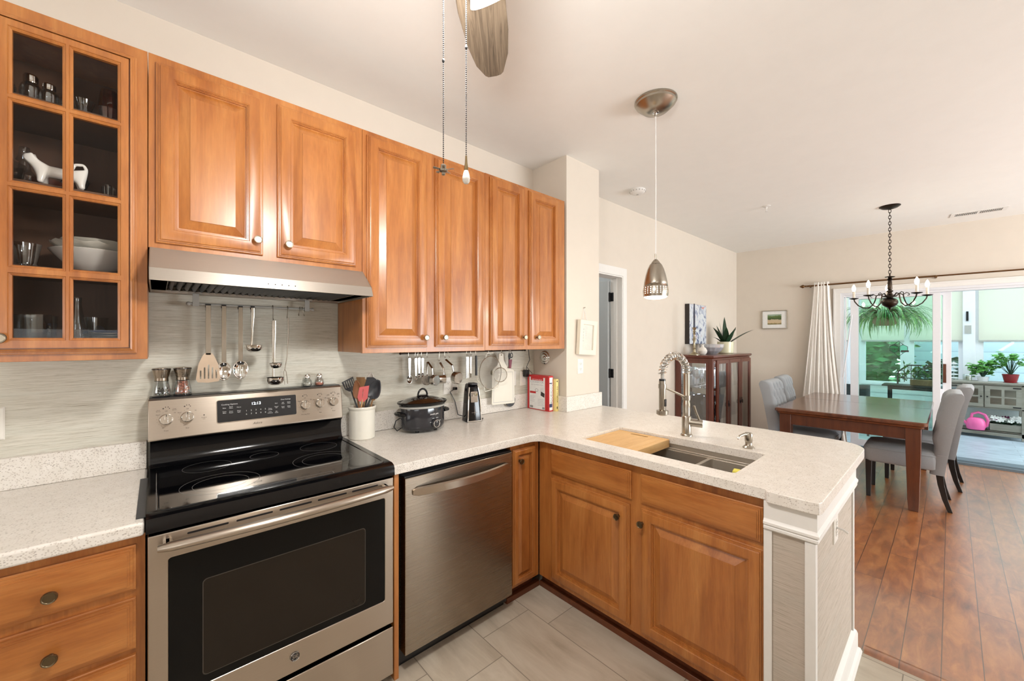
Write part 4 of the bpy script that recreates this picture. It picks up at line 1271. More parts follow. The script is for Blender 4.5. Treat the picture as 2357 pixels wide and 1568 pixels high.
# ================================================================== DISHWASHER
dw = thing('dishwasher', 'stainless steel dishwasher with a bowed bar handle', 'dishwasher', (1.115, -0.33, 0))
link('tub', MB().box(0.800, 1.432, -0.598, -0.02, 0.02, 0.868), M['blk'], dw)
link('door', MB().box(0.808, 1.424, -0.655, -0.600, 0.085, 0.846), M['steelz'], dw, bev=0.0025)
link('control_strip', MB().box(0.808, 1.424, -0.648, -0.602, 0.846, 0.853), M['blk'], dw, bev=0.001)
hb = MB()
n = 24
rings_ = []
for i in range(n + 1):
    t = i / n
    x = 0.842 + 0.556 * t
    y = -0.657 - 0.042 * math.sin(PI * t) ** 0.8 if 0 < t < 1 else -0.657
    c = 0.780
    h_ = 0.020 if 0.02 < t < 0.98 else 0.012
    rings_.append([(x, y + 0.004, c - h_), (x, y - 0.004, c - h_ * 0.8), (x, y - 0.006, c + h_ * 0.8), (x, y + 0.004, c + h_)])
hb.loft(rings_)
link('handle', hb, M['steel'], dw, ang=40)
link('kick_plate', MB().box(0.808, 1.424, -0.585, -0.575, 0.0, 0.085), M['blk'], dw)

# ================================================================== THINGS ON THE RANGE BACK AND WORKTOP
def mill(x, y, z, m, fillh, label, seed):
    r = thing('pepper_mill' if m is M['pepper'] else 'salt_mill', label, 'grinder', (x, y, z), group='steel-topped grinders on the range back')
    link('jar', MB().lathe([(0.030, 0.002), (0.031, 0.010), (0.030, 0.025), (0.0245, 0.052), (0.022, 0.066), (0.0205, 0.066), (0.0225, 0.052), (0.028, 0.025), (0.029, 0.012), (0.028, 0.006), (0.001, 0.005)], (x, y, z), 28), M['glass'], r)
    link('base_ring', MB().lathe([(0.0305, 0), (0.0315, 0.003), (0.001, 0.0035)], (x, y, z), 28), M['blk'], r)
    rr = random.Random(seed)
    b = MB()
    for _ in range(170 if fillh > 0.03 else 90):
        h = 0.008 + rr.random() * fillh
        mx = 0.0265 if h < 0.028 else 0.0265 - (h - 0.028) * 0.26
        a, q = rr.random() * 6.28, (rr.random() ** 0.5) * (mx - 0.003)
        b.ball((x + q * math.cos(a), y + q * math.sin(a), z + h), 0.0024 if m is M['pepper'] else 0.0030, 6, 4, sc=(1, 1, 0.8))
    link('contents', b, m, r, stuff=True)
    link('steel_head', MB().lathe([(0.0225, 0.066), (0.0225, 0.078), (0.0235, 0.080), (0.0300, 0.112), (0.0305, 0.1145), (0.029, 0.118), (0.012, 0.1205), (0.001, 0.121)], (x, y, z), 32), M['steelz'], r, ang=25)
    link('seal_ring', MB().lathe([(0.0228, 0.0645), (0.0232, 0.0665), (0.001, 0.0665)], (x, y, z), 28).lathe([(0.0308, 0.1125), (0.0308, 0.1155), (0.001, 0.1155)], (x, y, z), 28), M['blk'], r)
mill(0.031, -0.014, 1.206, M['pepper'], 0.028, 'steel-topped glass grinder with black peppercorns, left of its pink-salt twin', 1)
mill(0.099, -0.014, 1.206, M['pinksalt'], 0.052, 'steel-topped glass grinder filled with pink salt', 2)
def shaker(x, y, z, m, label):
    r = thing('salt_shaker', label, 'shaker', (x, y, z), group='small glass shakers on the range back')
    link('bottle', MB().lathe([(0.017, 0), (0.0215, 0.006), (0.023, 0.016), (0.020, 0.030), (0.013, 0.040), (0.0125, 0.044), (0.0115, 0.044), (0.012, 0.040), (0.0185, 0.030), (0.0215, 0.016), (0.0195, 0.006), (0.001, 0.003)], (x, y, z), 24), M['glass'], r)
    link('contents', MB().lathe([(0.017, 0.004), (0.0195, 0.010), (0.0195, 0.016), (0.001, 0.017)], (x, y, z), 18), m, r)
    link('cap', MB().lathe([(0.0135, 0.042), (0.0145, 0.044), (0.0145, 0.054), (0.012, 0.060), (0.006, 0.0635), (0.001, 0.064)], (x, y, z), 20), M['chrome'], r, ang=25)
shaker(0.589, -0.014, 1.206, M['salt'], 'small glass shaker with white salt, left of the pair')
shaker(0.647, -0.014, 1.206, M['pinksalt'], 'small glass shaker with pale pink salt, beside the utensil crock')

RV, FV, ZV = Vector((0.7434, -0.6688, 0)), Vector((0.6688, 0.7434, 0)), Vector((0, 0, 1))
cxk, cyk = 0.843, -0.088
r = thing('utensil_crock', 'white stoneware crock holding cooking utensils beside the range', 'crock', (cxk, cyk, 0.9142))
link('pot', MB().lathe([(0.062, 0.0), (0.066, 0.004), (0.0665, 0.155), (0.0705, 0.160), (0.0715, 0.168), (0.069, 0.173), (0.064, 0.172), (0.061, 0.16), (0.061, 0.010), (0.001, 0.008)], (cxk, cyk, 0.9142), 40), M['offwhite'], r)
def uten(name, label, a0, a1, z1, d0, d1, hl, mh, prof, m, mhead=None, holes=None, hr=0.0055, curve=0.0, cat='cooking utensil'):
    """handle from inside the crock (offset a0,d0) to the head start (a1,d1,z1 - hl); head outline prof in (u, v 0..hl)"""
    b0 = Vector((cxk, cyk, 0.93)) + RV * a0 + FV * d0
    tip = Vector((cxk, cyk, z1)) + RV * a1 + FV * d1
    v = (tip - b0).normalized()
    n = (-FV - v * (-FV).dot(v)).normalized()
    u = v.cross(n)
    s = tip - v * hl
    r = thing(name, label, cat, tuple(b0), group='utensils in the white crock')
    link('handle', MB().tube([b0, b0.lerp(s, 0.5), s + v * 0.012], [hr, hr * 0.9, hr * 0.75], 10), m, r)
    F_ = FM(s, u, v, n)
    mb = MB(F_)
    if curve:
        def fn(i, j):
            # dished head
            w_ = prof(j)
            x = (i * 2 - 1) * w_
            e = (1 - (i * 2 - 1) ** 2) * math.sin(PI * min(1, max(0, j)))
            return (x, j * hl, -curve * e)
        mb.grid(fn, 12, 14)
        link('head', mb, mhead or m, r, solid=0.004, bev=0)
    else:
        mb.prism([prof] + [list(reversed(h)) for h in (holes or [])], -0.0022, 0.0022)
        link('head', mb, mhead or m, r, bev=0.0012)
    return r
oval = lambda a, p=0.62: (lambda j: a * (math.sin(PI * (0.06 + 0.9 * j ** p)) ** 0.7))
sl_ = lambda x0, x1, y0, y1: rrect(x0, x1, y0, y1, 0.002, 2)
uten('slotted_turner', 'black slotted turner leaning left out of the crock', 0.030, -0.088, 1.236, -0.01, 0.01, 0.075, 0, [(-0.010, 0), (0.010, 0), (0.030, 0.022), (0.034, 0.070), (-0.034, 0.062), (-0.028, 0.018)], M['charcoal'], holes=[sl_(-0.024 + k * 0.012, -0.018 + k * 0.012, 0.022, 0.060) for k in range(5)])
uten('wooden_spatula', 'pale wooden spatula standing at the back of the crock', 0.0, -0.022, 1.240, 0.02, 0.035, 0.075, 0, [(-0.010, 0), (0.010, 0), (0.022, 0.03), (0.024, 0.072), (-0.024, 0.075), (-0.020, 0.03)], M['spoonw'])
uten('wooden_spatula', 'angled pale wooden spatula behind the coral one', 0.0, 0.004, 1.238, 0.02, 0.03, 0.08, 0, [(-0.008, 0), (0.008, 0), (0.018, 0.03), (0.020, 0.060), (-0.018, 0.080), (-0.018, 0.03)], M['spoonw'])
uten('wooden_spoon', 'dark wooden spoon in the crock left of the coral spatula', 0.008, -0.028, 1.225, -0.02, -0.01, 0.10, 0, oval(0.026), M['spoonw2'], curve=0.012)
uten('wooden_spoon', 'thin pale wooden spoon at the left rim of the crock', 0.02, -0.052, 1.19, 0.0, 0.02, 0.06, 0, oval(0.016), M['spoonw'], curve=0.006)
uten('silicone_spatula', 'coral silicone spatula with a slit, front of the crock', -0.012, 0.022, 1.205, -0.03, -0.03, 0.092, 0, [(-0.016, 0), (0.010, 0), (0.026, 0.02), (0.027, 0.090), (-0.022, 0.075), (-0.027, 0.02)], M['spoonw'], M['pinkspat'], holes=[rrect(-0.0025, 0.0005, 0.022, 0.066, 0.001, 2)])
uten('serving_spoon', 'large charcoal serving spoon leaning right out of the crock', -0.030, 0.095, 1.228, -0.03, -0.02, 0.105, 0, oval(0.036), M['charcoal'], curve=0.018, hr=0.007)
uten('silicone_spatula', 'charcoal square spatula behind the large serving spoon', -0.02, 0.048, 1.242, 0.01, 0.01, 0.085, 0, [(-0.012, 0), (0.012, 0), (0.030, 0.02), (0.028, 0.078), (0.010, 0.085), (-0.024, 0.078), (-0.030, 0.02)], M['charcoal'])
uten('serving_spoon', 'translucent white spoon at the back of the crock', -0.01, 0.030, 1.262, 0.03, 0.05, 0.07, 0, oval(0.024), M['whitecer'], curve=0.008)
uten('wooden_spoon', 'pale wooden handle at the right side of the crock', 0.0, 0.058, 1.16, 0.02, 0.03, 0.05, 0, oval(0.014), M['spoonw'], curve=0.004)

# slow cooker
sx_, sy_ = 1.178, -0.142
r = thing('slow_cooker', 'oval dark grey slow cooker with a glass lid on the worktop', 'slow cooker', (sx_, sy_, 0.9142))
c = (sx_, sy_, 0.9142)
el = 0.74
link('body', MB().lathe([(0.106, 0.012), (0.120, 0.016), (0.131, 0.030), (0.134, 0.042), (0.1345, 0.135), (0.133, 0.141), (0.125, 0.141), (0.125, 0.13), (0.001, 0.13)], c, 48, sy=el), M['charc_gl'], r, ang=50)
link('rim_band', MB().lathe([(0.131, 0.139), (0.1385, 0.142), (0.1395, 0.149), (0.133, 0.152), (0.11, 0.150)], c, 48, sy=el, cap=False), M['grayb'], r)
link('stoneware_insert', MB().lathe([(0.127, 0.150), (0.139, 0.154), (0.151, 0.164), (0.153, 0.170), (0.149, 0.173), (0.138, 0.168), (0.125, 0.160), (0.115, 0.10), (0.10, 0.04), (0.001, 0.035)], c, 48, sy=el * 0.97), M['blkgl'], r)
ld = link('lid', MB().lathe([(0.132, 0.171), (0.128, 0.174), (0.10, 0.187), (0.06, 0.197), (0.02, 0.200), (0.001, 0.200), (0.001, 0.1975), (0.02, 0.1975), (0.06, 0.194), (0.10, 0.184), (0.128, 0.171)], c, 48, sy=el * 0.97), M['smoke'], r)
lh = MB().tube([(sx_ + 0.030 * math.cos(a), sy_, 0.9142 + 0.204 + 0.038 * math.sin(a)) for a in [PI * i / 14 for i in range(15)]], 0.0055, 10)
lh.lathe([(0.034, 0.197), (0.036, 0.201), (0.030, 0.207), (0.001, 0.208)], c, 28, sy=0.75)
link('lid_handle', lh, M['blkgl'], r)
for s in (-1, 1):
    hm = MB()
    hm.tube([(sx_ + s * 0.129, sy_ - 0.030, 1.022), (sx_ + s * 0.155, sy_ - 0.028, 1.024), (sx_ + s * 0.163, sy_, 1.025), (sx_ + s * 0.155, sy_ + 0.028, 1.024), (sx_ + s * 0.129, sy_ + 0.030, 1.022)], [0.010, 0.010, 0.009, 0.010, 0.010], 10)
    link('side_handle', hm, M['blkgl'], r)
# control dial and lettering on the curved front, facing the room
th = math.radians(-72)
def crock_pt(t, z, off=0.0):
    x, y = 0.1343 * math.cos(t), 0.1343 * el * math.sin(t)
    nx, ny = math.cos(t) / 0.1343, math.sin(t) / (0.1343 * el)
    l = math.hypot(nx, ny)
    nx, ny = nx / l, ny / l
    return FM((sx_ + x + nx * off, sy_ + y + ny * off, 0.9142 + z), (-ny, nx, 0), (0, 0, 1), (nx, ny, 0))
kf = crock_pt(math.radians(-79), 0.052)
link('dial', MB(kf).lathe([(0.025, -0.004), (0.025, 0.004), (0.023, 0.006), (0.0205, 0.016), (0.001, 0.017)], (0, 0, 0), 28), M['charc_gl'], r)
link('dial_ring', MB(kf).ring((0, 0, 0.0165), 0.0205, 0.0018, 32, 6), M['chrome'], r)
lt = MB(kf)
lt.box(-0.0012, 0.0012, 0.006, 0.016, 0.0165, 0.0178)
link('dial_mark', lt, M['whiteink'], r)
lt = MB(crock_pt(math.radians(-79), 0.106))
lt.text('crock', 0.0145, Matrix.Translation((-0.002, 0, 0.0008)), 'RIGHT', 0.0002)
lt.text('pot', 0.0145, Matrix.Translation((0.003, 0, 0.0008)), 'LEFT', 0.0002)
link('brand_lettering', lt, M['whiteink'], r, smooth=False)
lt = MB(kf)
for s, u, v in (('OFF', -0.031, 0.008), ('LOW', -0.014, 0.029), ('HIGH', 0.013, 0.030), ('WARM', 0.032, 0.012)):
    lt.text(s, 0.0066, Matrix.Translation((u, v, 0.0035 - 0.004 * abs(u) / 0.03)), 'CENTER', 0.0002)
link('dial_lettering', lt, M['whiteink'], r, smooth=False)
for a in (0.7, 2.4, -0.7, -2.4):
    link('foot', MB().lathe([(0.010, 0), (0.012, 0.014), (0.001, 0.014)], (sx_ + 0.08 * math.cos(a), sy_ + 0.085 * math.sin(a) * el, 0.9142), 12), M['blk'], r)
link('power_cord', MB().tube([(sx_ - 0.11, sy_ + 0.03, 0.945), (sx_ - 0.145, sy_ + 0.03, 0.925), (sx_ - 0.165, sy_ + 0.028, 0.95), (sx_ - 0.155, sy_ + 0.025, 0.985), (sx_ - 0.128, sy_ + 0.02, 1.0)], 0.0032, 8), M['blk'], r)

# can opener
ox, oy = 1.556, -0.112
OF = T(ox, oy, 0.9142, math.radians(-14))
r = thing('electric_can_opener', 'tall black and chrome electric can opener on the worktop', 'can opener', (ox, oy, 0.9142))
b = MB(OF)
b.loft([[(x * k, y * k2 + o_, z) for x, y in rrect(-0.053, 0.053, -0.05, 0.05, 0.014, 4)] for k, k2, o_, z in ((1.0, 1.0, 0, 0.0), (0.98, 0.96, 0, 0.02), (0.78, 0.78, 0.004, 0.18), (0.70, 0.72, 0.006, 0.215), (0.62, 0.6, 0.010, 0.236), (0.5, 0.45, 0.012, 0.243))])
link('body', b, M['blkgl'], r, ang=40)
b = MB(OF)
for s in (-1, 1):
    b.tube([(s * 0.047, -0.050, 0.004), (s * 0.045, -0.0485, 0.03), (s * 0.037, -0.040, 0.18), (s * 0.031, -0.032, 0.222)], 0.0042, 8)
b.tube([(-0.047, -0.052, 0.006), (-0.03, -0.056, 0.006), (0.03, -0.056, 0.006), (0.047, -0.052, 0.006)], 0.005, 8)
link('chrome_trim', b, M['chrome'], r)
b = MB(OF).prism([rrect(-0.024, 0.024, 0.0, 0.070, 0.005, 3)], 0, 0.006, FM((0, -0.040, 0.125), (1, 0, 0), (0, 0.06, 1), (0, -1, 0.06)))
b.cyl((0.008, -0.038, 0.178), (0.008, -0.062, 0.178), 0.0085, n=12).box(-0.018, 0.002, -0.060, -0.045, 0.165, 0.185)
link('cutter_plate', b, M['chrome'], r, bev=0.001)
b = MB(OF).loft([[(x, -0.047 + y, z) for x, y in ((-0.022, 0), (0.022, 0), (0.018, 0.012), (-0.018, 0.012))] for z in (0.0, 0.004)])
link('lever', MB(OF).box(-0.022, 0.022, -0.048, 0.015, 0.238, 0.250), M['charcoal'], r, bev=0.004)
link('lettering', MB(OF).text('Cuisinart', 0.009, FM((0, -0.0478, 0.06), (1, 0, 0), (0, 0.06, 1), (0, -1, 0.06)), 'CENTER', 0.0003) if False else MB(OF).box(-0.02, 0.02, -0.0486, -0.047, 0.0595, 0.0608).box(-0.0006, 0.0006, -0.0486, -0.0455, 0.045, 0.10), M['chrome'], r)
link('power_cord', MB().tube([(ox - 0.05, oy + 0.02, 0.945), (ox - 0.075, oy + 0.05, 0.955), (ox - 0.085, oy + 0.07, 1.04), (ox - 0.095, 0.0, 1.10), (1.478 + 0.023, 0.0, 1.118)], 0.0032, 8).tube([(ox + 0.04, oy + 0.03, 0.919), (ox + 0.075, oy + 0.02, 0.919), (ox + 0.085, oy - 0.01, 0.919), (ox + 0.06, oy - 0.03, 0.919), (ox + 0.045, oy - 0.02, 0.919)], 0.0032, 8), M['blk'], r)
link('plug', MB().box(1.478 + 0.012, 1.478 + 0.034, -0.012, 0.0135, 1.110, 1.128), M['blk'], r, bev=0.003)

# cookbooks
BFm = lambda x, y: FM((x, y, 0.9145), (0, -1, 0), (0, 0, 1), (-1, 0, 0))       # u towards the room, n towards the left (front cover faces -x)
def book(name, label, x0, x1, y0, y1, h, mc, ms):
    r = thing(name, label, 'book', ((x0 + x1) / 2, (y0 + y1) / 2, 0.9145), group='cookbooks at the worktop corner')
    cv = MB()
    cv.box(x0, x0 + 0.003, y0, y1, 0.9145, 0.9145 + h).box(x1 - 0.003, x1, y0, y1, 0.9145, 0.9145 + h).box(x0, x1, y0, y0 + 0.003, 0.9145, 0.9145 + h)
    link('cover', cv, mc, r, bev=0.0008)
    link('pages', MB().box(x0 + 0.003, x1 - 0.003, y0 + 0.003, y1 - 0.006, 0.918, 0.9145 + h - 0.004), M['paper'], r)
    return r
bx0, bx1, by0, by1 = 2.166, 2.212, -0.236, -0.010
r = book('cookbook', 'thick red and white cookbook with back cover facing the room', bx0, bx1, by0, by1, 0.262, M['red'], None)
W_ = by1 - by0
BF = FM((bx0, by1, 0.9145), (0, -1, 0), (0, 0, 1), (-1, 0, 0))
lt = MB(BF).box(0.022, 0.186, 0.006, 0.246, 0.0002, 0.0008)
link('cover_panel', lt, M['paper'], r, smooth=False)
lt = MB(BF).box(0.038, 0.170, 0.222, 0.254, 0.0009, 0.0013).box(0.028, 0.092, 0.122, 0.138, 0.0009, 0.0013).box(0.196, 0.205, 0.0, 0.262, 0.0002, 0.0006)
link('red_print', lt, M['red'], r, smooth=False)
lt = MB(BF)
lt.text('NEW COOK BOOK', 0.012, Matrix.Translation((0.104, 0.228, 0.0014)), 'CENTER', 0.0001)
link('title_lettering', lt, M['paper'], r, smooth=False)
lt = MB(BF)
lt.text('COOKBOOK', 0.024, Matrix.Translation((0.104, 0.210, 0.0010)), 'CENTER', 0.0001)
lt.text('& All You Need to Know', 0.0125, Matrix.Translation((0.104, 0.190, 0.0010)), 'CENTER', 0.0001)
for k in range(5):
    lt.box(0.112, 0.178 - 0.006 * (k % 2), 0.080 - k * 0.011, 0.0818 - k * 0.011, 0.0009, 0.0012)
    lt.box(0.030, 0.084 - 0.008 * (k % 3), 0.100 - k * 0.010, 0.1016 - k * 0.010, 0.0009, 0.0012)
    lt.box(0.140, 0.176, 0.165 - k * 0.007, 0.1662 - k * 0.007, 0.0009, 0.0012)
lt.prism([ellipse(0.10, 0.148, 0.018, 0.012, 16), list(reversed(ellipse(0.10, 0.148, 0.013, 0.008, 16)))], 0.0009, 0.0012)
link('grey_print', lt, M['greyprint'], r, smooth=False)
lt = MB(BF)
lt.add([(0.142, 0.112, 0.0012), (0.180, 0.098, 0.0012), (0.184, 0.128, 0.0012), (0.146, 0.142, 0.0012)], [(0, 1, 2, 3)])
for k in range(8):
    lt.box(0.030 + k * 0.004, 0.0322 + k * 0.004, 0.012, 0.028, 0.0009, 0.0012)
    lt.box(0.160 + k * 0.003, 0.1616 + k * 0.003, 0.010, 0.026, 0.0009, 0.0012)
link('dark_print', lt, M['ink'], r, smooth=False)
SF = FM((bx0, by0, 0.9145), (1, 0, 0), (0, 0, 1), (0, -1, 0))
lt = MB(SF).box(0.006, 0.040, 0.008, 0.250, 0.0002, 0.0006)
link('spine_panel', lt, M['paper'], r, smooth=False)
lt = MB(SF).box(0.005, 0.035, 0.030, 0.056, 0.0007, 0.001).box(0.006, 0.034, 0.204, 0.212, 0.0007, 0.001)
link('spine_band', lt, M['navy'], r, smooth=False)
lt = MB(SF)
lt.text('COOKBOOK', 0.027, FM((0.023, 0.128, 0.0008), (0, -1, 0), (1, 0, 0), (0, 0, 1)), 'CENTER', 0.0001, sx=0.95)
link('spine_lettering', lt, M['ink'], r, smooth=False)
y2 = -0.262
r = book('cookbook', 'slim yellow cookbook beside the thick red one', 2.2135, 2.2415, y2, -0.010, 0.238, M['yellow'], None)
lt = MB(FM((2.2135, y2, 0.9145), (1, 0, 0), (0, 0, 1), (0, -1, 0)))
lt.text('THE CAKEBOOK', 0.0165, FM((0.0140, 0.125, 0.0004), (0, -1, 0), (1, 0, 0), (0, 0, 1)), 'CENTER', 0.0001)
lt.prism([ellipse(0.0140, 0.222, 0.006, 0.006, 14)], 0.0003, 0.0006).prism([ellipse(0.0140, 0.026, 0.005, 0.010, 14)], 0.0003, 0.0006)
link('spine_lettering', lt, M['ink'], r, smooth=False)

# plug adapter and its cord
r = thing('plug_adapter', 'black plug adapter with a cord running up beside the cookbooks', 'adapter', (2.150, 0.0, 1.155))
link('case', MB().box(2.135, 2.172, -0.026, 0.010, 1.158, 1.212), M['blk'], r, bev=0.004)
link('cord', MB().tube([(2.155, -0.008, 1.210), (2.158, -0.01, 1.24), (2.185, -0.015, 1.29), (2.180, -0.015, 1.31), (2.165, -0.02, 1.378)], 0.0024, 8).tube([(2.158, -0.01, 1.235), (2.178, -0.02, 1.205), (2.198, -0.03, 1.185), (2.192, -0.03, 1.178)], 0.0020, 8), M['blk'], r)

# chrome wall disc on the side of the wall corner
r = thing('chrome_wall_disc', 'round chrome disc fitting on the wall side above the cookbooks', 'wall fitting', (2.264, -0.102, 1.307))
DF = FM((2.2645, -0.104, 1.307), (0, -1, 0), (0, 0, 1), (-1, 0, 0))
link('disc', MB(DF).lathe([(0.052, 0.0), (0.052, 0.006), (0.046, 0.011), (0.036, 0.010), (0.033, 0.014), (0.022, 0.018), (0.014, 0.014), (0.001, 0.014)], (0, 0, 0), 36), M['chrome'], r, ang=50)
link('centre_boss', MB(DF).lathe([(0.010, 0.012), (0.010, 0.022), (0.004, 0.024), (0.001, 0.023)], (0, 0, 0), 20), M['chrome'], r)

# small hanging mirror
r = thing('hanging_mirror', 'small cream-framed mirror hung by a cord on the wall corner', 'mirror', (2.47, -0.335, 1.3))
MF = FM((2.478, -0.342, 1.462), (0.9986, 0, -0.0523), (0.0523, 0, 0.9986), (0, -1, 0)) @ Matrix.Rotation(0.02, 4, 'X')
link('frame', MB(MF).prism([[(-0.104, -0.132), (0.104, -0.132), (0.104, 0.132), (-0.104, 0.132)], [(-0.066, -0.094), (-0.066, 0.098), (0.066, 0.098), (0.066, -0.094)]], -0.014, 0.018), M['cream2'], r, bev=0.002, smooth=False)
link('mirror_glass', MB(MF).box(-0.068, 0.068, -0.096, 0.10, 0.006, 0.009), M['mirror'], r, smooth=False)
pp = MB(MF)
for k, s in enumerate(('B', 'A', 'K', 'E', 'R')):
    pp.text(s, 0.016, Matrix.Translation((-0.052, 0.060 - k * 0.022, 0.0095)), 'CENTER', 0.0001)
for k in range(9):
    pp.box(-0.036, -0.008 - 0.004 * (k % 3), 0.080 - k * 0.011, 0.0815 - k * 0.011, 0.0092, 0.0096)
link('etched_lettering', pp, M['greyprint'], r, smooth=False)
link('hanging_cord', MB().tube([(2.440, -0.332, 1.592), (2.468, -0.326, 1.690), (2.498, -0.332, 1.590)], 0.0022, 6), M['paper'], r)
link('nail', MB().cyl((2.468, -0.320, 1.692), (2.468, -0.336, 1.694), 0.003, n=8), M['nickel'], r)

# ================================================================== HANGING RAILS
yr = -0.062
r = thing('hanging_rail', 'pale metal utensil rail hanging under the range hood', 'rail', (0.36, yr, 1.59), group='utensil rails on the backsplash')
link('bar', MB().cyl((0.118, yr, 1.596), (0.600, yr, 1.596), 0.0055, n=14).ball((0.116, yr, 1.596), 0.0085).ball((0.602, yr, 1.596), 0.0085), M['grayb'], r)
for x in (0.140, 0.575):
    link('bracket', MB().box(x - 0.011, x + 0.011, yr - 0.008, yr - 0.006, 1.588, 1.640).box(x - 0.011, x + 0.024, yr - 0.008, yr + 0.03, 1.638, 1.6398).box(x - 0.011, x + 0.011, yr + 0.006, yr + 0.008, 1.588, 1.606).box(x - 0.011, x + 0.011, yr - 0.008, yr + 0.008, 1.586, 1.588), M['grayb'], r, bev=0.0006)
GU = 'steel utensils on the rail under the hood'
def loop_top(mb, x, z, y=None, w_=0.0075):
    y = yr if y is None else y
    mb.prism([[(-0.011, 0), (0.009, 0), (0.009, -0.030), (0.0075, -0.030), (0.0075, -0.0015), (-0.0095, -0.0015), (-0.0095, -0.014), (-0.011, -0.014)]], -w_, w_, FM((x, y, z), (0, -1, 0), (0, 0, 1), (-1, 0, 0)))
def bowl(mb, F_, cx, cz, a, b, depth, nu=20, nv=7, slots=False):
    def fn(i, j):
        t = 2 * PI * i
        q = j
        return (cx + a * q * math.cos(t), cz + b * q * math.sin(t), -depth * (1 - q * q))
    mb.grid(fn, nu, nv, F_)
    return mb
yh = yr - 0.011
HF = XZ(yh)
def hung(name, label, x, top, head_z, hw, head, mh=None):
    r = thing(name, label, 'utensil', (x, yh, head_z), group=GU)
    link('handle', MB(HF).prism([[(x - hw, head_z), (x + hw, head_z), (x + hw * 0.95, top), (x - hw * 0.95, top)]], -0.001, 0.001), M['nickel'], r, bev=0.0006)
    m = MB()
    loop_top(m, x, top + 0.006, w_=hw)
    link('hanging_hook', m, M['blk'], r, bev=0.0006, label='black plastic hanging end')
    head(r)
    return r
def spat(r):
    x = 0.182
    o = [(x - 0.012, 1.385), (x - 0.020, 1.374), (x - 0.034, 1.338), (x - 0.042, 1.275), (x - 0.036, 1.262), (x, 1.258), (x + 0.036, 1.262), (x + 0.042, 1.275), (x + 0.034, 1.338), (x + 0.020, 1.374), (x + 0.012, 1.385)][::-1]
    hs_ = [rrect(x - 0.029 + k * 0.0135, x - 0.0235 + k * 0.0135, 1.275, 1.312 + 0.012 * (2 - abs(k - 2)), 0.0025, 3) for k in range(5)]
    link('blade', MB(HF).prism([o] + hs_, -0.001, 0.001), M['tansteel'], r, smooth=False)
hung('slotted_spatula', 'steel slotted spatula, leftmost utensil under the hood', 0.182, 1.592, 1.378, 0.0095, spat)
def sp1(r):
    link('bowl', bowl(MB(), XZ(yh), 0.237, 1.305, 0.027, 0.042, 0.012), M['chrome'], r, solid=0.0012)
hung('solid_spoon', 'steel solid serving spoon partly behind the slotted spatula', 0.237, 1.592, 1.345, 0.0085, sp1)
def sp2(r):
    link('bowl', bowl(MB(), XZ(yh), 0.298, 1.309, 0.029, 0.043, 0.012), M['chrome'], r, solid=0.0012)
    link('slots', MB(XZ(yh + 0.0105)).prism([rrect(0.287 + k * 0.008, 0.291 + k * 0.008, 1.288, 1.320, 0.0018, 2) for k in range(1)], -0.001, 0.003).prism([rrect(0.296, 0.300, 1.286, 1.326, 0.0018, 2)], -0.001, 0.003).prism([rrect(0.305, 0.309, 1.288, 1.320, 0.0018, 2)], -0.001, 0.003), M['grass'], r)
hung('slotted_spoon', 'steel slotted serving spoon to the right of the spatula', 0.298, 1.590, 1.348, 0.0085, sp2)
def cup(mb, x, y, z, r_, h_):
    mb.lathe([(r_, 0), (r_ * 0.97, -h_ * 0.35), (r_ * 0.75, -h_ * 0.8), (r_ * 0.4, -h_), (0.001, -h_), (0.001, -h_ + 0.0012), (r_ * 0.39, -h_ + 0.0012), (r_ * 0.73, -h_ * 0.78), (r_ * 0.95, -h_ * 0.34), (r_ * 0.975, 0)], (x, y, z), 28)
    return mb
r = thing('ladle', 'short steel sauce ladle with a pouring lip under the hood', 'utensil', (0.345, yh, 1.38), group=GU)
link('handle', MB().tube([(0.345, yh, 1.590), (0.345, yh, 1.55), (0.343, yh + 0.002, 1.50), (0.340, yh - 0.002, 1.43), (0.338, yh - 0.006, 1.405)], [0.0075, 0.007, 0.0045, 0.004, 0.006], 10, flat=0.35), M['nickel'], r)
m = MB(); loop_top(m, 0.345, 1.598, w_=0.008)
link('hanging_hook', m, M['blk'], r)
link('cup', cup(MB(), 0.345, yh - 0.034, 1.420, 0.036, 0.032), M['chrome'], r, ang=50)
def shook(x, label, z0=1.598, drop=0.045, y=yr, m=None, tilt=0.0, grp='S-hooks on the utensil rails'):
    b = MB()
    pts = []
    for k in range(9):
        a = PI * k / 8
        pts.append((x + 0.0, y + 0.0085 * math.cos(a), z0 + 0.0085 * math.sin(a)))
    pts += [(x + tilt * 0.5, y - 0.0085, z0 - drop * 0.5)]
    for k in range(9):
        a = PI * k / 8
        pts.append((x + tilt, y - 0.0150 + 0.0065 * math.cos(a) * -1 + 0.0, z0 - drop - 0.0065 * math.sin(a)))
    pts2 = pts[:10] + [(x + tilt, y - 0.0085 - 0.0065 + 0.0065 * math.cos(PI * k / 6), z0 - drop - 0.0065 * math.sin(PI * k / 6)) for k in range(7)]
    b.tube(pts2, 0.0015, 6)
    tag(link('s_hook', b, m or M['nickel']), label, 'hook', grp)
def ladle2(label, x, top, zc, rc, hc, dy):
    r = thing('ladle', label, 'utensil', (x, yh - dy, zc), group=GU)
    link('handle', MB().tube([(x, yh - dy, top), (x, yh - dy, top - 0.06), (x - 0.001, yh - dy + 0.002, zc + 0.05), (x - 0.002, yh - dy - 0.004, zc)], [0.007, 0.007, 0.0045, 0.005], 10, flat=0.4), M['nickel'], r)
    link('cup', cup(MB(), x, yh - dy - rc, zc, rc, hc), M['chrome'], r, ang=50)
shook(0.426, 'steel S-hook holding the two nested ladles', drop=0.055)
ladle2('small bright ladle hanging in front of a larger one', 0.429, 1.534, 1.335, 0.027, 0.024, 0.014)
ladle2('larger ladle hanging lower behind the small one', 0.427, 1.532, 1.268, 0.037, 0.034, 0.003)
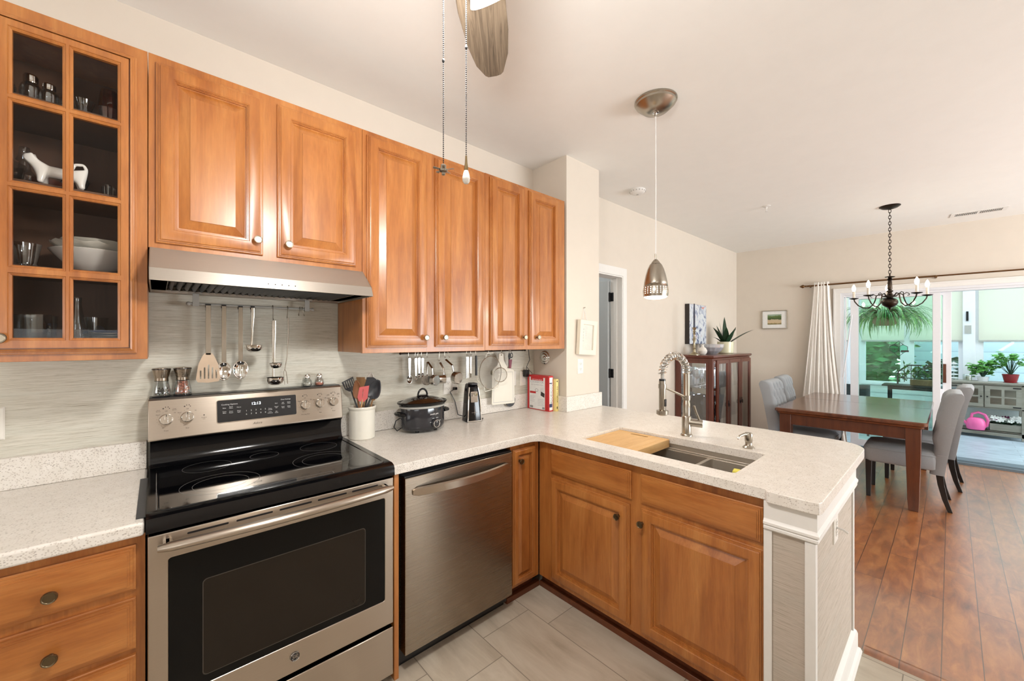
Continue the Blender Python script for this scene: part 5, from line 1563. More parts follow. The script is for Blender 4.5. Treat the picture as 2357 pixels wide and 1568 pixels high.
shook(0.489, 'steel S-hook holding the long meat fork', tilt=-0.004)
r = thing('meat_fork', 'long thin two-pronged fork at the right of the hood rail', 'utensil', (0.487, yh, 1.22), group=GU)
link('handle', MB().tube([(0.487, yh - 0.008, 1.552), (0.488, yh - 0.008, 1.48), (0.483, yh - 0.006, 1.36), (0.474, yh - 0.004, 1.30)], [0.0036, 0.0038, 0.0022, 0.0022], 8), M['nickel'], r)
link('tines', MB().tube([(0.474, yh - 0.004, 1.302), (0.469, yh - 0.006, 1.288), (0.473, yh - 0.008, 1.228)], 0.0015, 6).tube([(0.474, yh - 0.004, 1.302), (0.480, yh - 0.006, 1.288), (0.486, yh - 0.008, 1.232)], 0.0015, 6), M['nickel'], r)
shook(0.543, 'empty steel S-hook, left one near the right bracket', drop=0.03, tilt=-0.008)
shook(0.553, 'empty steel S-hook, right one near the right bracket', drop=0.03, tilt=0.006)

# second rail
y2r = -0.020
r = thing('hanging_rail', 'thin dark rail under the tall cabinets holding cups and strainers', 'rail', (1.6, y2r, 1.36), group='utensil rails on the backsplash')
link('bar', MB().cyl((1.100, y2r, 1.3615), (2.125, y2r, 1.3655), 0.0048, n=12), M['bronze'], r)
link('end_knob', MB().ball((1.098, y2r, 1.3615), 0.0075), M['bronze'], r)
link('end_knob', MB().ball((2.128, y2r, 1.3655), 0.0085), M['bronze'], r)
for x in (1.14, 2.11, 1.54):
    link('bracket', MB().cyl((x, y2r, 1.363), (x, 0.02, 1.363), 0.004, n=8), M['bronze'], r)
G2 = 'cups, spoons and strainers on the dark rail'
def hk(x, lab, drop=0.025, tilt=0.0):
    shook(x, lab, 1.3665, drop, y2r, tilt=tilt)
yh2 = y2r - 0.016
def mspoon(x, z0, z1, L, label, m=None, rb=0.012):
    r = thing('measuring_spoon', label, 'measuring spoon', (x, yh2, z0), group=G2)
    link('handle', MB(XZ(yh2)).prism([[(x - 0.0045, z0 + 0.012), (x + 0.0045, z0 + 0.012), (x + 0.009, z1 - 0.006), (x + 0.006, z1), (x - 0.006, z1), (x - 0.009, z1 - 0.006)]], -0.0008, 0.0008), m or M['usteel'], r, bev=0.0004)
    link('bowl', bowl(MB(), XZ(yh2), x, z0, rb, rb * 1.45, rb * 0.7), M['usteel'], r, solid=0.001)
hk(1.146, 'steel S-hook holding the coffee scoop at the rail left end')
mspoon(1.150, 1.205, 1.335, 0, 'large steel coffee scoop, leftmost on the dark rail', rb=0.018)
for x, lab, z in ((1.196, 'narrowest', 1.212), (1.214, 'middle', 1.226), (1.238, 'rightmost', 1.228)):
    hk(x - 0.004, 'steel S-hook holding the %s thin measuring spoon' % lab, tilt=-0.004)
mspoon(1.192, 1.212, 1.332, 0, 'thin measuring spoon nearest the coffee scoop', rb=0.008)
mspoon(1.214, 1.226, 1.334, 0, 'broad-handled measuring spoon in the middle of its trio', rb=0.010)
mspoon(1.238, 1.228, 1.332, 0, 'patterned measuring spoon nearest the measuring cups', rb=0.009)
def mcup(x, z, rad, hx_, hz, dirn, label, depth=0.03, dy=0.0):
    r = thing('measuring_cup', label, 'measuring cup', (x, yh2 - dy, z), group=G2)
    n = Vector(dirn).normalized()
    a = n.cross(Vector((0, 0, 1))).normalized()
    b = a.cross(n)
    F_ = FM((x, yh2 - dy, z), a, b, n)
    link('cup', MB(F_).lathe([(rad, 0), (rad * 0.96, -depth * 0.9), (rad * 0.86, -depth), (0.001, -depth), (0.001, -depth + 0.001), (rad * 0.85, -depth + 0.001), (rad * 0.94, -depth * 0.88), (rad * 0.97, 0)], (0, 0, 0), 28), M['steel2'], r, ang=40)
    link('handle', MB().tube([(x + (hx_ - x) * 0.25, yh2 - dy - 0.001, z + rad * 0.92), ((x + hx_) / 2, yh2 - dy, (z + rad + hz) / 2), (hx_, yh2, hz)], [0.007, 0.0065, 0.0075], 8, flat=0.25), M['usteel'], r)
hk(1.272, 'steel S-hook holding the two stacked measuring cups', tilt=-0.002)
mcup(1.262, 1.192, 0.031, 1.270, 1.305, (-0.45, -1, 0), 'rear measuring cup of the stacked pair, its rim showing at left', dy=0.006)
mcup(1.284, 1.196, 0.034, 1.274, 1.307, (-0.30, 1, 0.0), 'front measuring cup of the stacked pair, base facing the room', dy=0.046, depth=0.03)
hk(1.362, 'steel S-hook holding the sideways measuring cup', 0.05, tilt=-0.006)
mcup(1.386, 1.194, 0.028, 1.362, 1.300, (1, -0.25, 0), 'small measuring cup hanging sideways between the larger ones', dy=0.02, depth=0.045)
hk(1.400, 'steel S-hook holding the largest measuring cup', 0.03)
mcup(1.440, 1.203, 0.040, 1.404, 1.318, (-0.25, 1, 0.1), 'largest measuring cup, tilted in front of the socket', dy=0.052, depth=0.036)
hk(1.425, 'empty steel S-hook right of the largest measuring cup', 0.03, tilt=0.008)
hk(1.572, 'steel S-hook holding the ribbed steel strip', 0.02)
r = thing('ribbed_knife_sheath', 'ribbed steel strip hanging above the can opener', 'utensil', (1.574, yh2, 1.185), group=G2)
b = MB()
for k in range(4):
    b.box(1.5615 + k * 0.0065, 1.5660 + k * 0.0065, yh2 - 0.004, yh2 + 0.001, 1.185, 1.328)
b.box(1.561, 1.587, yh2 - 0.001, yh2 + 0.001, 1.185, 1.330)
link('ribs', b, M['usteel'], r, bev=0.0008)
hk(1.606, 'steel S-hook holding the white-handled peeler', 0.02)
r = thing('peeler', 'white-handled peeler hanging beside the ribbed strip', 'utensil', (1.602, yh2, 1.19), group=G2)
link('handle', MB(XZ(yh2)).prism([rrect(1.5955, 1.6085, 1.215, 1.330, 0.006, 4)], -0.003, 0.003), M['whitecer'], r, bev=0.001)
link('blade', MB().cyl((1.602, yh2, 1.216), (1.602, yh2, 1.188), 0.004, n=8), M['nickel'], r)
r = thing('wire_strainer', 'wide round wire strainer with a black handle, beside the white board', 'strainer', (1.76, yh2 - 0.02, 1.095), group=G2)
link('handle', MB().tube([(1.649, yh2, 1.335), (1.650, yh2, 1.20)], [0.0075, 0.0085], 10), M['blk'], r, label='black grip')
link('wire_neck', MB().tube([(1.650, yh2, 1.20), (1.652, yh2 - 0.004, 1.17), (1.668, yh2 - 0.012, 1.15)], 0.0018, 6), M['nickel'], r)
hk(1.649, 'steel S-hook holding the black grip of the wide strainer')
RF = FM((1.762, yh2 - 0.016, 1.214), (1, 0, 0.0), (0, 0, 1), (0, -1, 0))
link('rim', MB(RF).ring((0, 0, 0), 0.098, 0.0024, 44, 8, sy=1.18), M['nickel'], r)
def mesh_bowl(i, j):
    t, q = 2 * PI * i, 0.15 + 0.85 * j
    return (0.097 * q * math.cos(t), 0.097 * 1.18 * q * math.sin(t), 0.018 * (1 - q * q) - 0.0)
link('mesh', MB(RF).grid(mesh_bowl, 32, 6), M['mesh'], r)
link('hanging_loop', MB(RF).tube([(-0.045, 0.103, 0), (-0.035, 0.135, 0), (0.035, 0.138, 0), (0.048, 0.103, 0)], 0.0018, 6), M['nickel'], r)
link('stand_wire', MB(RF).tube([(-0.06, -0.09, 0), (-0.052, -0.128, 0.004), (0.06, -0.112, 0.004), (0.075, -0.08, 0)], 0.0018, 6), M['nickel'], r)
hk(1.762, 'steel S-hook over the wide wire strainer hanging loop', 0.02)
r = thing('small_strainer', 'small round strainer hanging in front of the white board', 'strainer', (1.833, yh2 - 0.03, 1.14), group=G2)
RF = FM((1.833, yh2 - 0.040, 1.196), (0.94, -0.34, 0), (0, 0, 1), (-0.34, -0.94, 0))
link('rim', MB(RF).ring((0, 0, 0), 0.050, 0.0030, 36, 8), M['nickel'], r)
link('mesh', MB(RF).grid(lambda i, j: (0.049 * (0.1 + 0.9 * j) * math.cos(2 * PI * i), 0.049 * (0.1 + 0.9 * j) * math.sin(2 * PI * i), -0.022 * (1 - (0.1 + 0.9 * j) ** 2)), 28, 5), M['mesh'], r)
link('handle', MB().tube([(1.845, yh2 - 0.040, 1.246), (1.80, yh2 - 0.02, 1.355)], 0.0022, 6), M['nickel'], r)
hk(1.802, 'steel S-hook holding the small round strainer', 0.012, tilt=0.01)
r = thing('hanging_cutting_board', 'white plastic cutting board with a handle hanging from the dark rail', 'cutting board', (1.90, -0.012, 0.98), group=G2)
o_ = [(1.792, 0.985), (1.800, 0.978), (2.008, 0.972), (2.014, 0.980), (2.007, 1.215), (1.998, 1.224), (1.965, 1.232), (1.925, 1.262), (1.905, 1.300), (1.902, 1.345), (1.860, 1.348), (1.857, 1.300), (1.845, 1.262), (1.812, 1.238), (1.800, 1.228)]
bo = MB(FM((0, -0.022, 0), (1, 0, 0), (0, 0, 1), (0, -1, 0))).prism([o_, list(reversed(ellipse(1.881, 1.335, 0.005, 0.005, 12)))], 0, 0.008)
link('board', bo, M['ivory'], r, bev=0.002, smooth=False)
gg = MB(FM((0, -0.0302, 0), (1, 0, 0), (0, 0, 1), (0, -1, 0))).prism([[(1.806, 0.994), (1.998, 0.988), (1.992, 1.206), (1.812, 1.212)], [(1.808, 0.996), (1.814, 1.210), (1.990, 1.204), (1.996, 0.990)]], 0, 0.0004)
link('juice_groove', gg, M['greyprint'], r, smooth=False)
hk(1.881, 'steel S-hook holding the white cutting board', 0.008)
r = thing('skimmer', 'black perforated skimmer showing below the white cutting board', 'utensil', (1.975, -0.01, 0.96), group=G2)
hs_ = [ellipse(1.985 + dx, 0.992 + dz, 0.004, 0.004, 8) for dx in (-0.028, -0.014, 0, 0.014, 0.028) for dz in (-0.024, -0.010, 0.004, 0.018)]
link('head', MB(XZ(-0.012)).prism([ellipse(1.985, 0.992, 0.048, 0.048, 32)] + [list(reversed(h)) for h in hs_], -0.0015, 0.0015), M['charcoal'], r, smooth=False)
link('handle', MB().tube([(1.975, -0.012, 1.05), (1.972, -0.012, 1.20), (1.968, -0.018, 1.345)], [0.004, 0.005, 0.006], 8), M['charcoal'], r)
hk(1.955, 'steel S-hook holding the maroon scissors', 0.008)
hk(1.972, 'steel S-hook holding the black skimmer behind the board', 0.006)
r = thing('kitchen_scissors', 'scissors in a maroon sheath hanging behind the white board', 'scissors', (1.956, -0.04, 1.23), group=G2)
link('finger_loops', MB(XZ(-0.044)).ring((1.949, 1.325, 0), 0.012, 0.0028, 20, 6, sy=1.5).ring((1.968, 1.330, 0), 0.011, 0.0028, 20, 6, sy=1.5), M['blk'], r)
link('sheath', MB(XZ(-0.044)).prism([[(1.945, 1.235), (1.962, 1.235), (1.972, 1.300), (1.940, 1.300)]], -0.003, 0.003), M['maroon'], r, bev=0.001)

# ================================================================== CEILING FAN, PENDANT, CEILING FITTINGS
fc = Vector((0.015, -2.22, 0)) + FV * 0.84 + RV * (-0.108)
fan = thing('ceiling_fan', 'ceiling fan with weathered wood blades, lit glass shades and two pull chains', 'ceiling fan', (fc.x, fc.y, CH))
link('canopy', MB().lathe([(0.07, 0), (0.07, -0.02), (0.05, -0.05), (0.02, -0.06), (0.001, -0.06)], (fc.x, fc.y, CH - 0.001), 28), M['nickel'], fan)
link('downrod', MB().cyl((fc.x, fc.y, CH - 0.05), (fc.x, fc.y, 2.53), 0.012), M['nickel'], fan)
link('motor_housing', MB().lathe([(0.04, 0.14), (0.10, 0.12), (0.115, 0.08), (0.115, 0.03), (0.085, 0.0), (0.001, 0.0)], (fc.x, fc.y, 2.395), 36), M['nickel'], fan, ang=40)
ha = math.atan2(FV.y, FV.x) - math.radians(4.0)
bl = [(0.0, -0.045), (0.06, -0.062), (0.18, -0.070), (0.32, -0.069), (0.42, -0.060), (0.505, -0.036), (0.516, -0.026), (0.520, -0.010), (0.518, 0.020), (0.508, 0.030), (0.45, 0.054), (0.36, 0.067), (0.22, 0.072), (0.08, 0.062), (0.0, 0.045)]
for k in range(5):
    a = ha + k * 2 * PI / 5
    Fb = Matrix.Translation((fc.x, fc.y, 2.405)) @ Matrix.Rotation(a, 4, 'Z') @ Matrix.Translation((0.083, 0, 0)) @ Matrix.Rotation(math.radians(-9), 4, 'X')
    link('blade', MB(Fb).prism([bl], -0.003, 0.003), M['fanwood'], fan, bev=0.001)
    link('blade_arm', MB(Fb).box(-0.05, 0.06, -0.02, 0.02, 0.003, 0.009), M['nickel'], fan)
link('switch_housing', MB().lathe([(0.06, 0.0), (0.06, -0.06), (0.045, -0.10), (0.001, -0.105)], (fc.x, fc.y, 2.396), 28), M['nickel'], fan)
for k in range(3):
    a = math.atan2(FV.y, FV.x) - math.radians(35) + k * 2 * PI / 3
    d = Vector((math.cos(a), math.sin(a), 0))
    ax_ = (d * 0.62 - ZV * 0.785).normalized()
    o_ = Vector((fc.x, fc.y, 2.328)) + d * 0.052
    sd = Vector((-d.y, d.x, 0))
    FT = FM(o_, sd, ax_.cross(sd) * 1.0, ax_)
    fa = link('lamp_holder', MB(FT).lathe([(0.016, -0.02), (0.020, 0.0), (0.024, 0.012), (0.001, 0.012)], (0, 0, 0), 18), M['nickel'], fan)
    link('glass_shade', MB(FT).lathe([(0.022, 0.010), (0.034, 0.022), (0.044, 0.045), (0.050, 0.075), (0.060, 0.100), (0.058, 0.101), (0.030, 0.095), (0.001, 0.094)], (0, 0, 0), 28), M['fanlight'], fa)
def chain(pt, z0, z1, nm='pull_chain', kz=None):
    b = MB()
    z = z0
    while z > z1:
        b.ball((pt.x, pt.y, z), 0.0016, 6, 4)
        z -= 0.0042
    o = link(nm, b, M['iron'], fan)
    if kz:
        link('chain_connector', MB().ball((pt.x, pt.y, kz), 0.003, 8, 6, sc=(1, 1, 1.6)), M['iron'], o)
    return o
c1 = Vector((0.015, -2.22, 0)) + FV * 0.85 + RV * (-0.1475)
c2 = Vector((0.015, -2.22, 0)) + FV * 0.85 + RV * (-0.0985)
o = chain(c1, 2.34, 1.814, kz=2.042)
b = MB().lathe([(0.003, 0.014), (0.006, 0.012), (0.006, 0.004), (0.009, 0.003), (0.009, -0.002), (0.004, -0.004), (0.004, -0.009), (0.001, -0.010)], (c1.x, c1.y, 1.805), 14)
for k in range(5):
    a = k * 2 * PI / 5 + 0.4
    b.add([(p.x, p.y, p.z) for p in [Matrix.Translation((c1.x, c1.y, 1.806)) @ Matrix.Rotation(a, 4, 'Z') @ Vector(q) for q in ((0.004, -0.002, 0), (0.022, -0.0035, 0.001), (0.023, 0.003, 0.002), (0.004, 0.002, 0.001), (0.004, -0.002, 0.0012), (0.022, -0.0035, 0.0022), (0.023, 0.003, 0.0032), (0.004, 0.002, 0.0022))]], [(0, 1, 2, 3), (7, 6, 5, 4), (0, 4, 5, 1), (1, 5, 6, 2), (2, 6, 7, 3), (3, 7, 4, 0)])
link('fan_charm', b, M['nickel'], o, label='tiny fan-shaped metal charm')
o = chain(c2, 2.34, 1.835, kz=2.07)
link('charm_cap', MB().lathe([(0.002, 0.045), (0.0028, 0.03), (0.0046, 0.018), (0.0046, 0.012), (0.001, 0.012)], (c2.x, c2.y, 1.792), 14), M['brass'], o)
link('bulb_charm', MB().lathe([(0.0045, 0.012), (0.0065, 0.005), (0.0085, -0.004), (0.0078, -0.011), (0.0045, -0.0155), (0.001, -0.0165)], (c2.x, c2.y, 1.793), 18), M['whitecer'], o, label='tiny white bulb-shaped charm')
lamp('POINT', 'fan_lamp', (fc.x, fc.y, 2.19), 60, (1.0, 0.975, 0.94), size=0.11)

# pendant
px_, py_ = 2.137, -1.089
r = thing('pendant_lamp', 'brushed nickel bell pendant with punched holes over the peninsula', 'pendant lamp', (px_, py_, CH))
link('canopy', MB().lathe([(0.116, 0), (0.116, -0.008), (0.110, -0.012), (0.108, -0.022), (0.100, -0.030), (0.070, -0.056), (0.030, -0.068), (0.001, -0.069)], (px_, py_, CH - 0.0005), 40), M['nickel'], r, ang=30)
link('cord_grip', MB().lathe([(0.019, -0.066), (0.019, -0.070), (0.007, -0.072), (0.007, -0.092), (0.001, -0.092)], (px_, py_, CH), 20), M['chrome'], r, ang=30)
link('cord', MB().tube([(px_, py_, CH - 0.09), (px_ + 0.002, py_, 2.3), (px_, py_, 1.93)], 0.0028, 8), M['paper'], r)
link('socket_cup', MB().lathe([(0.0045, 0.245), (0.0045, 0.215), (0.010, 0.212), (0.020, 0.200), (0.0285, 0.185), (0.029, 0.165), (0.001, 0.165)], (px_, py_, 1.690), 28), M['nickel'], r, ang=30)
rings_ = []
nb_ = 40
prf = [(0.028, 0.188), (0.034, 0.180), (0.045, 0.155), (0.055, 0.120), (0.062, 0.085), (0.0655, 0.058)]
link('shade', MB().lathe(prf, (px_, py_, 1.690), nb_, cap=False), M['nickel'], r, solid=0.0012)
pb = MB()
zz = [0.058, 0.0535, 0.049, 0.0425, 0.038, 0.0315, 0.027, 0.0205, 0.016, 0.0]
rad = lambda z: 0.0655 + (0.004 * math.sin(PI * (1 - z / 0.058)) if z < 0.058 else 0)
for i in range(len(zz) - 1):
    hole_row = (i % 2 == 1)
    for j in range(96):
        if hole_row and (j % 4) == 1:
            continue
        a0, a1 = 2 * PI * j / 96, 2 * PI * (j + 1) / 96
        z0, z1 = zz[i], zz[i + 1]
        pb.add([(px_ + rad(z) * math.cos(a), py_ + rad(z) * math.sin(a), 1.690 + z) for z, a in ((z0, a0), (z0, a1), (z1, a1), (z1, a0))], [(0, 1, 2, 3)])
link('punched_band', pb, M['nickel'], r)
link('glass_liner', MB().lathe([(0.060, 0.060), (0.062, 0.040), (0.0625, 0.006), (0.061, -0.002), (0.050, -0.008), (0.030, -0.012), (0.001, -0.013)], (px_, py_, 1.690), 36), M['pendlight'], r)
lamp('POINT', 'pendant_lamp_bulb', (px_, py_, 1.655), 7, (1.0, 0.9, 0.76), size=0.04)

# smoke detector, sprinkler, vent
r = thing('smoke_detector', 'round white smoke detector on the ceiling beyond the wall corner', 'smoke detector', (3.27, -0.31, CH))
link('housing', MB().lathe([(0.068, 0), (0.070, -0.006), (0.070, -0.016), (0.064, -0.024), (0.050, -0.034), (0.03, -0.036), (0.001, -0.036)], (3.27, -0.31, CH), 36), M['white'], r, ang=30)
b = MB()
for k in range(16):
    a = k * PI / 8
    b.box(-0.004, 0.004, 0.0655, 0.0705, -0.022, -0.014, T(3.27, -0.31, CH, a))
link('grille_slots', b, M['grayb'], r)
link('test_button', MB().lathe([(0.010, -0.034), (0.010, -0.038), (0.001, -0.038)], (3.285, -0.30, CH), 14), M['grayb'], r)
r = thing('sprinkler_head', 'small white fire sprinkler on the dining ceiling', 'sprinkler', (4.636, -0.96, CH))
link('escutcheon', MB().lathe([(0.036, 0), (0.036, -0.004), (0.014, -0.010), (0.001, -0.010)], (4.636, -0.96, CH), 24), M['white'], r)
link('head', MB().tube([(4.636, -0.96, CH - 0.008), (4.636, -0.96, CH - 0.03)], 0.008).tube([(4.62, -0.96, CH - 0.028), (4.618, -0.96, CH - 0.045), (4.636, -0.96, CH - 0.055), (4.654, -0.96, CH - 0.045), (4.652, -0.96, CH - 0.028)], 0.003, 6).lathe([(0.015, -0.055), (0.015, -0.058), (0.001, -0.058)], (4.636, -0.96, CH), 14), M['white'], r)
VF = Matrix.Translation((6.52, -2.41, CH)) @ Matrix.Rotation(math.radians(-4.7), 4, 'Z') if False else FM((6.52, -2.41, CH), (0.0822, -0.9966, 0), (0.9966, 0.0822, 0), (0, 0, -1))
r = thing('ceiling_vent', 'white slotted air vent on the ceiling above the patio door', 'vent', (6.52, -2.41, CH))
link('frame', MB(VF).prism([[(-0.20, -0.09), (0.20, -0.09), (0.20, 0.09), (-0.20, 0.09)], [(-0.165, -0.055), (-0.165, 0.055), (-0.008, 0.055), (-0.008, -0.055)], [(0.008, -0.055), (0.008, 0.055), (0.165, 0.055), (0.165, -0.055)]], 0, 0.006), M['white'], r, bev=0.001, smooth=False)
link('backing', MB(VF).box(-0.17, 0.17, -0.06, 0.06, 0.0002, 0.001), M['ink'], r)
b = MB(VF)
for k in range(24):
    u = -0.160 + k * 0.0140
    if abs(u) < 0.008:
        continue
    b.add([(u, -0.055, 0.001), (u + 0.006, -0.055, 0.006), (u + 0.006, 0.055, 0.006), (u, 0.055, 0.001)], [(0, 1, 2, 3)])
link('louvres', b, M['white'], r, solid=0.0012)

# chandelier
hx_, hy_ = 5.57, -1.80
zb = 1.835
r = thing('chandelier', 'dark bronze five-arm chandelier with lit candle bulbs over the dining table', 'chandelier', (hx_, hy_, CH))
link('canopy', MB().lathe([(0.082, 0), (0.082, -0.006), (0.06, -0.022), (0.02, -0.034), (0.001, -0.034)], (hx_, hy_, CH), 32), M['bronze'], r)
b = MB()
z = CH - 0.036
k = 0
while z > 2.125:
    F_ = FM((hx_, hy_, z - 0.016), (1, 0, 0) if k % 2 else (0, 1, 0), (0, 0, 1), (0, -1, 0) if k % 2 else (1, 0, 0))
    b.ring((0, 0, 0), 0.010, 0.0026, 14, 6, M=F_, sy=1.8)
    z -= 0.031
    k += 1
link('chain', b, M['bronze'], r)
link('stem', MB().lathe([(0.006, 0.285), (0.006, 0.262), (0.040, 0.255), (0.036, 0.249), (0.014, 0.244), (0.018, 0.232), (0.024, 0.226), (0.014, 0.214), (0.017, 0.20), (0.020, 0.135), (0.015, 0.12), (0.026, 0.112), (0.026, 0.104), (0.016, 0.095), (0.022, 0.075), (0.040, 0.066), (0.052, 0.058), (0.052, 0.050), (0.024, 0.044), (0.026, 0.036), (0.048, 0.028), (0.062, 0.006), (0.064, -0.012), (0.052, -0.038), (0.028, -0.056), (0.010, -0.064), (0.012, -0.070), (0.006, -0.080), (0.001, -0.104)][::-1], (hx_, hy_, zb), 32), M['bronze'], r, ang=40)
for k in range(5):
    a = math.radians(8 + 72 * k)
    d = Vector((math.cos(a), math.sin(a), 0))
    P_ = lambda q, z: (hx_ + d.x * q, hy_ + d.y * q, zb + z)
    am = link('arm', MB().tube([P_(0.045, 0.052), P_(0.075, 0.082), P_(0.105, 0.070), P_(0.112, 0.030), P_(0.128, -0.020), P_(0.165, -0.052), P_(0.210, -0.050), P_(0.252, -0.022), P_(0.282, 0.022), P_(0.290, 0.052)], 0.0055, 8), M['bronze'], r)
    link('scroll', MB().tube([P_(0.105, 0.070), P_(0.13, 0.088), P_(0.15, 0.080), P_(0.152, 0.062), P_(0.138, 0.058)], 0.0035, 6), M['bronze'], am)
    c = P_(0.290, 0.050)
    link('drip_pan', MB().lathe([(0.012, -0.004), (0.036, 0.004), (0.042, 0.010), (0.038, 0.010), (0.014, 0.004), (0.001, 0.004)], c, 24), M['bronze'], am)
    link('candle_sleeve', MB().lathe([(0.0115, 0.004), (0.0115, 0.085), (0.001, 0.085)], c, 16), M['candle'], am)
    link('bulb', MB().lathe([(0.008, 0.085), (0.014, 0.098), (0.017, 0.112), (0.014, 0.130), (0.007, 0.148), (0.001, 0.158)], c, 16), M['bulb'], am)
    lamp('POINT', 'chandelier_bulb', (c[0], c[1], c[2] + 0.118), 1.6, (1.0, 0.84, 0.64), size=0.02)

# ================================================================== DINING
r = thing('dining_table', 'rectangular reddish-brown dining table with square tapered legs', 'table', (5.58, -1.55, 0))
tx0, tx1, ty0, ty1 = 4.70, 6.46, -2.09, -1.01
link('tabletop', MB().loft([[(x, y, z) for x, y in rrect(tx0 + i, tx1 - i, ty0 + i, ty1 - i, 0.03, 4)] for i, z in ((0.03, 0.700), (0.020, 0.706), (0.016, 0.718), (0.006, 0.724), (0.0, 0.730), (0.0, 0.752), (0.006, 0.760), (0.05, 0.7602))]), M['table'], r, ang=30)
link('board_joint', MB().box(5.718, 5.722, ty0 + 0.01, ty1 - 0.01, 0.7601, 0.7606), M['ink'], r)
ap = MB()
ap.box(tx0 + 0.12, tx1 - 0.12, ty0 + 0.05, ty0 + 0.075, 0.60, 0.7).box(tx0 + 0.12, tx1 - 0.12, ty1 - 0.075, ty1 - 0.05, 0.60, 0.7)
ap.box(tx0 + 0.05, tx0 + 0.075, ty0 + 0.12, ty1 - 0.12, 0.60, 0.7).box(tx1 - 0.075, tx1 - 0.05, ty0 + 0.12, ty1 - 0.12, 0.60, 0.7)
link('apron', ap, M['tableleg'], r, bev=0.002)
for x in (tx0 + 0.085, tx1 - 0.085):
    for y in (ty0 + 0.085, ty1 - 0.085):
        def q(k, z, x=x, y=y):
            return [(x + a * k, y + b * k, z) for a, b in ((-1, -1), (1, -1), (1, 1), (-1, 1))]
        link('leg', MB().loft([q(0.030, 0), q(0.036, 0.1), q(0.046, 0.5), q(0.048, 0.70)]), M['tableleg'], r, bev=0.003)

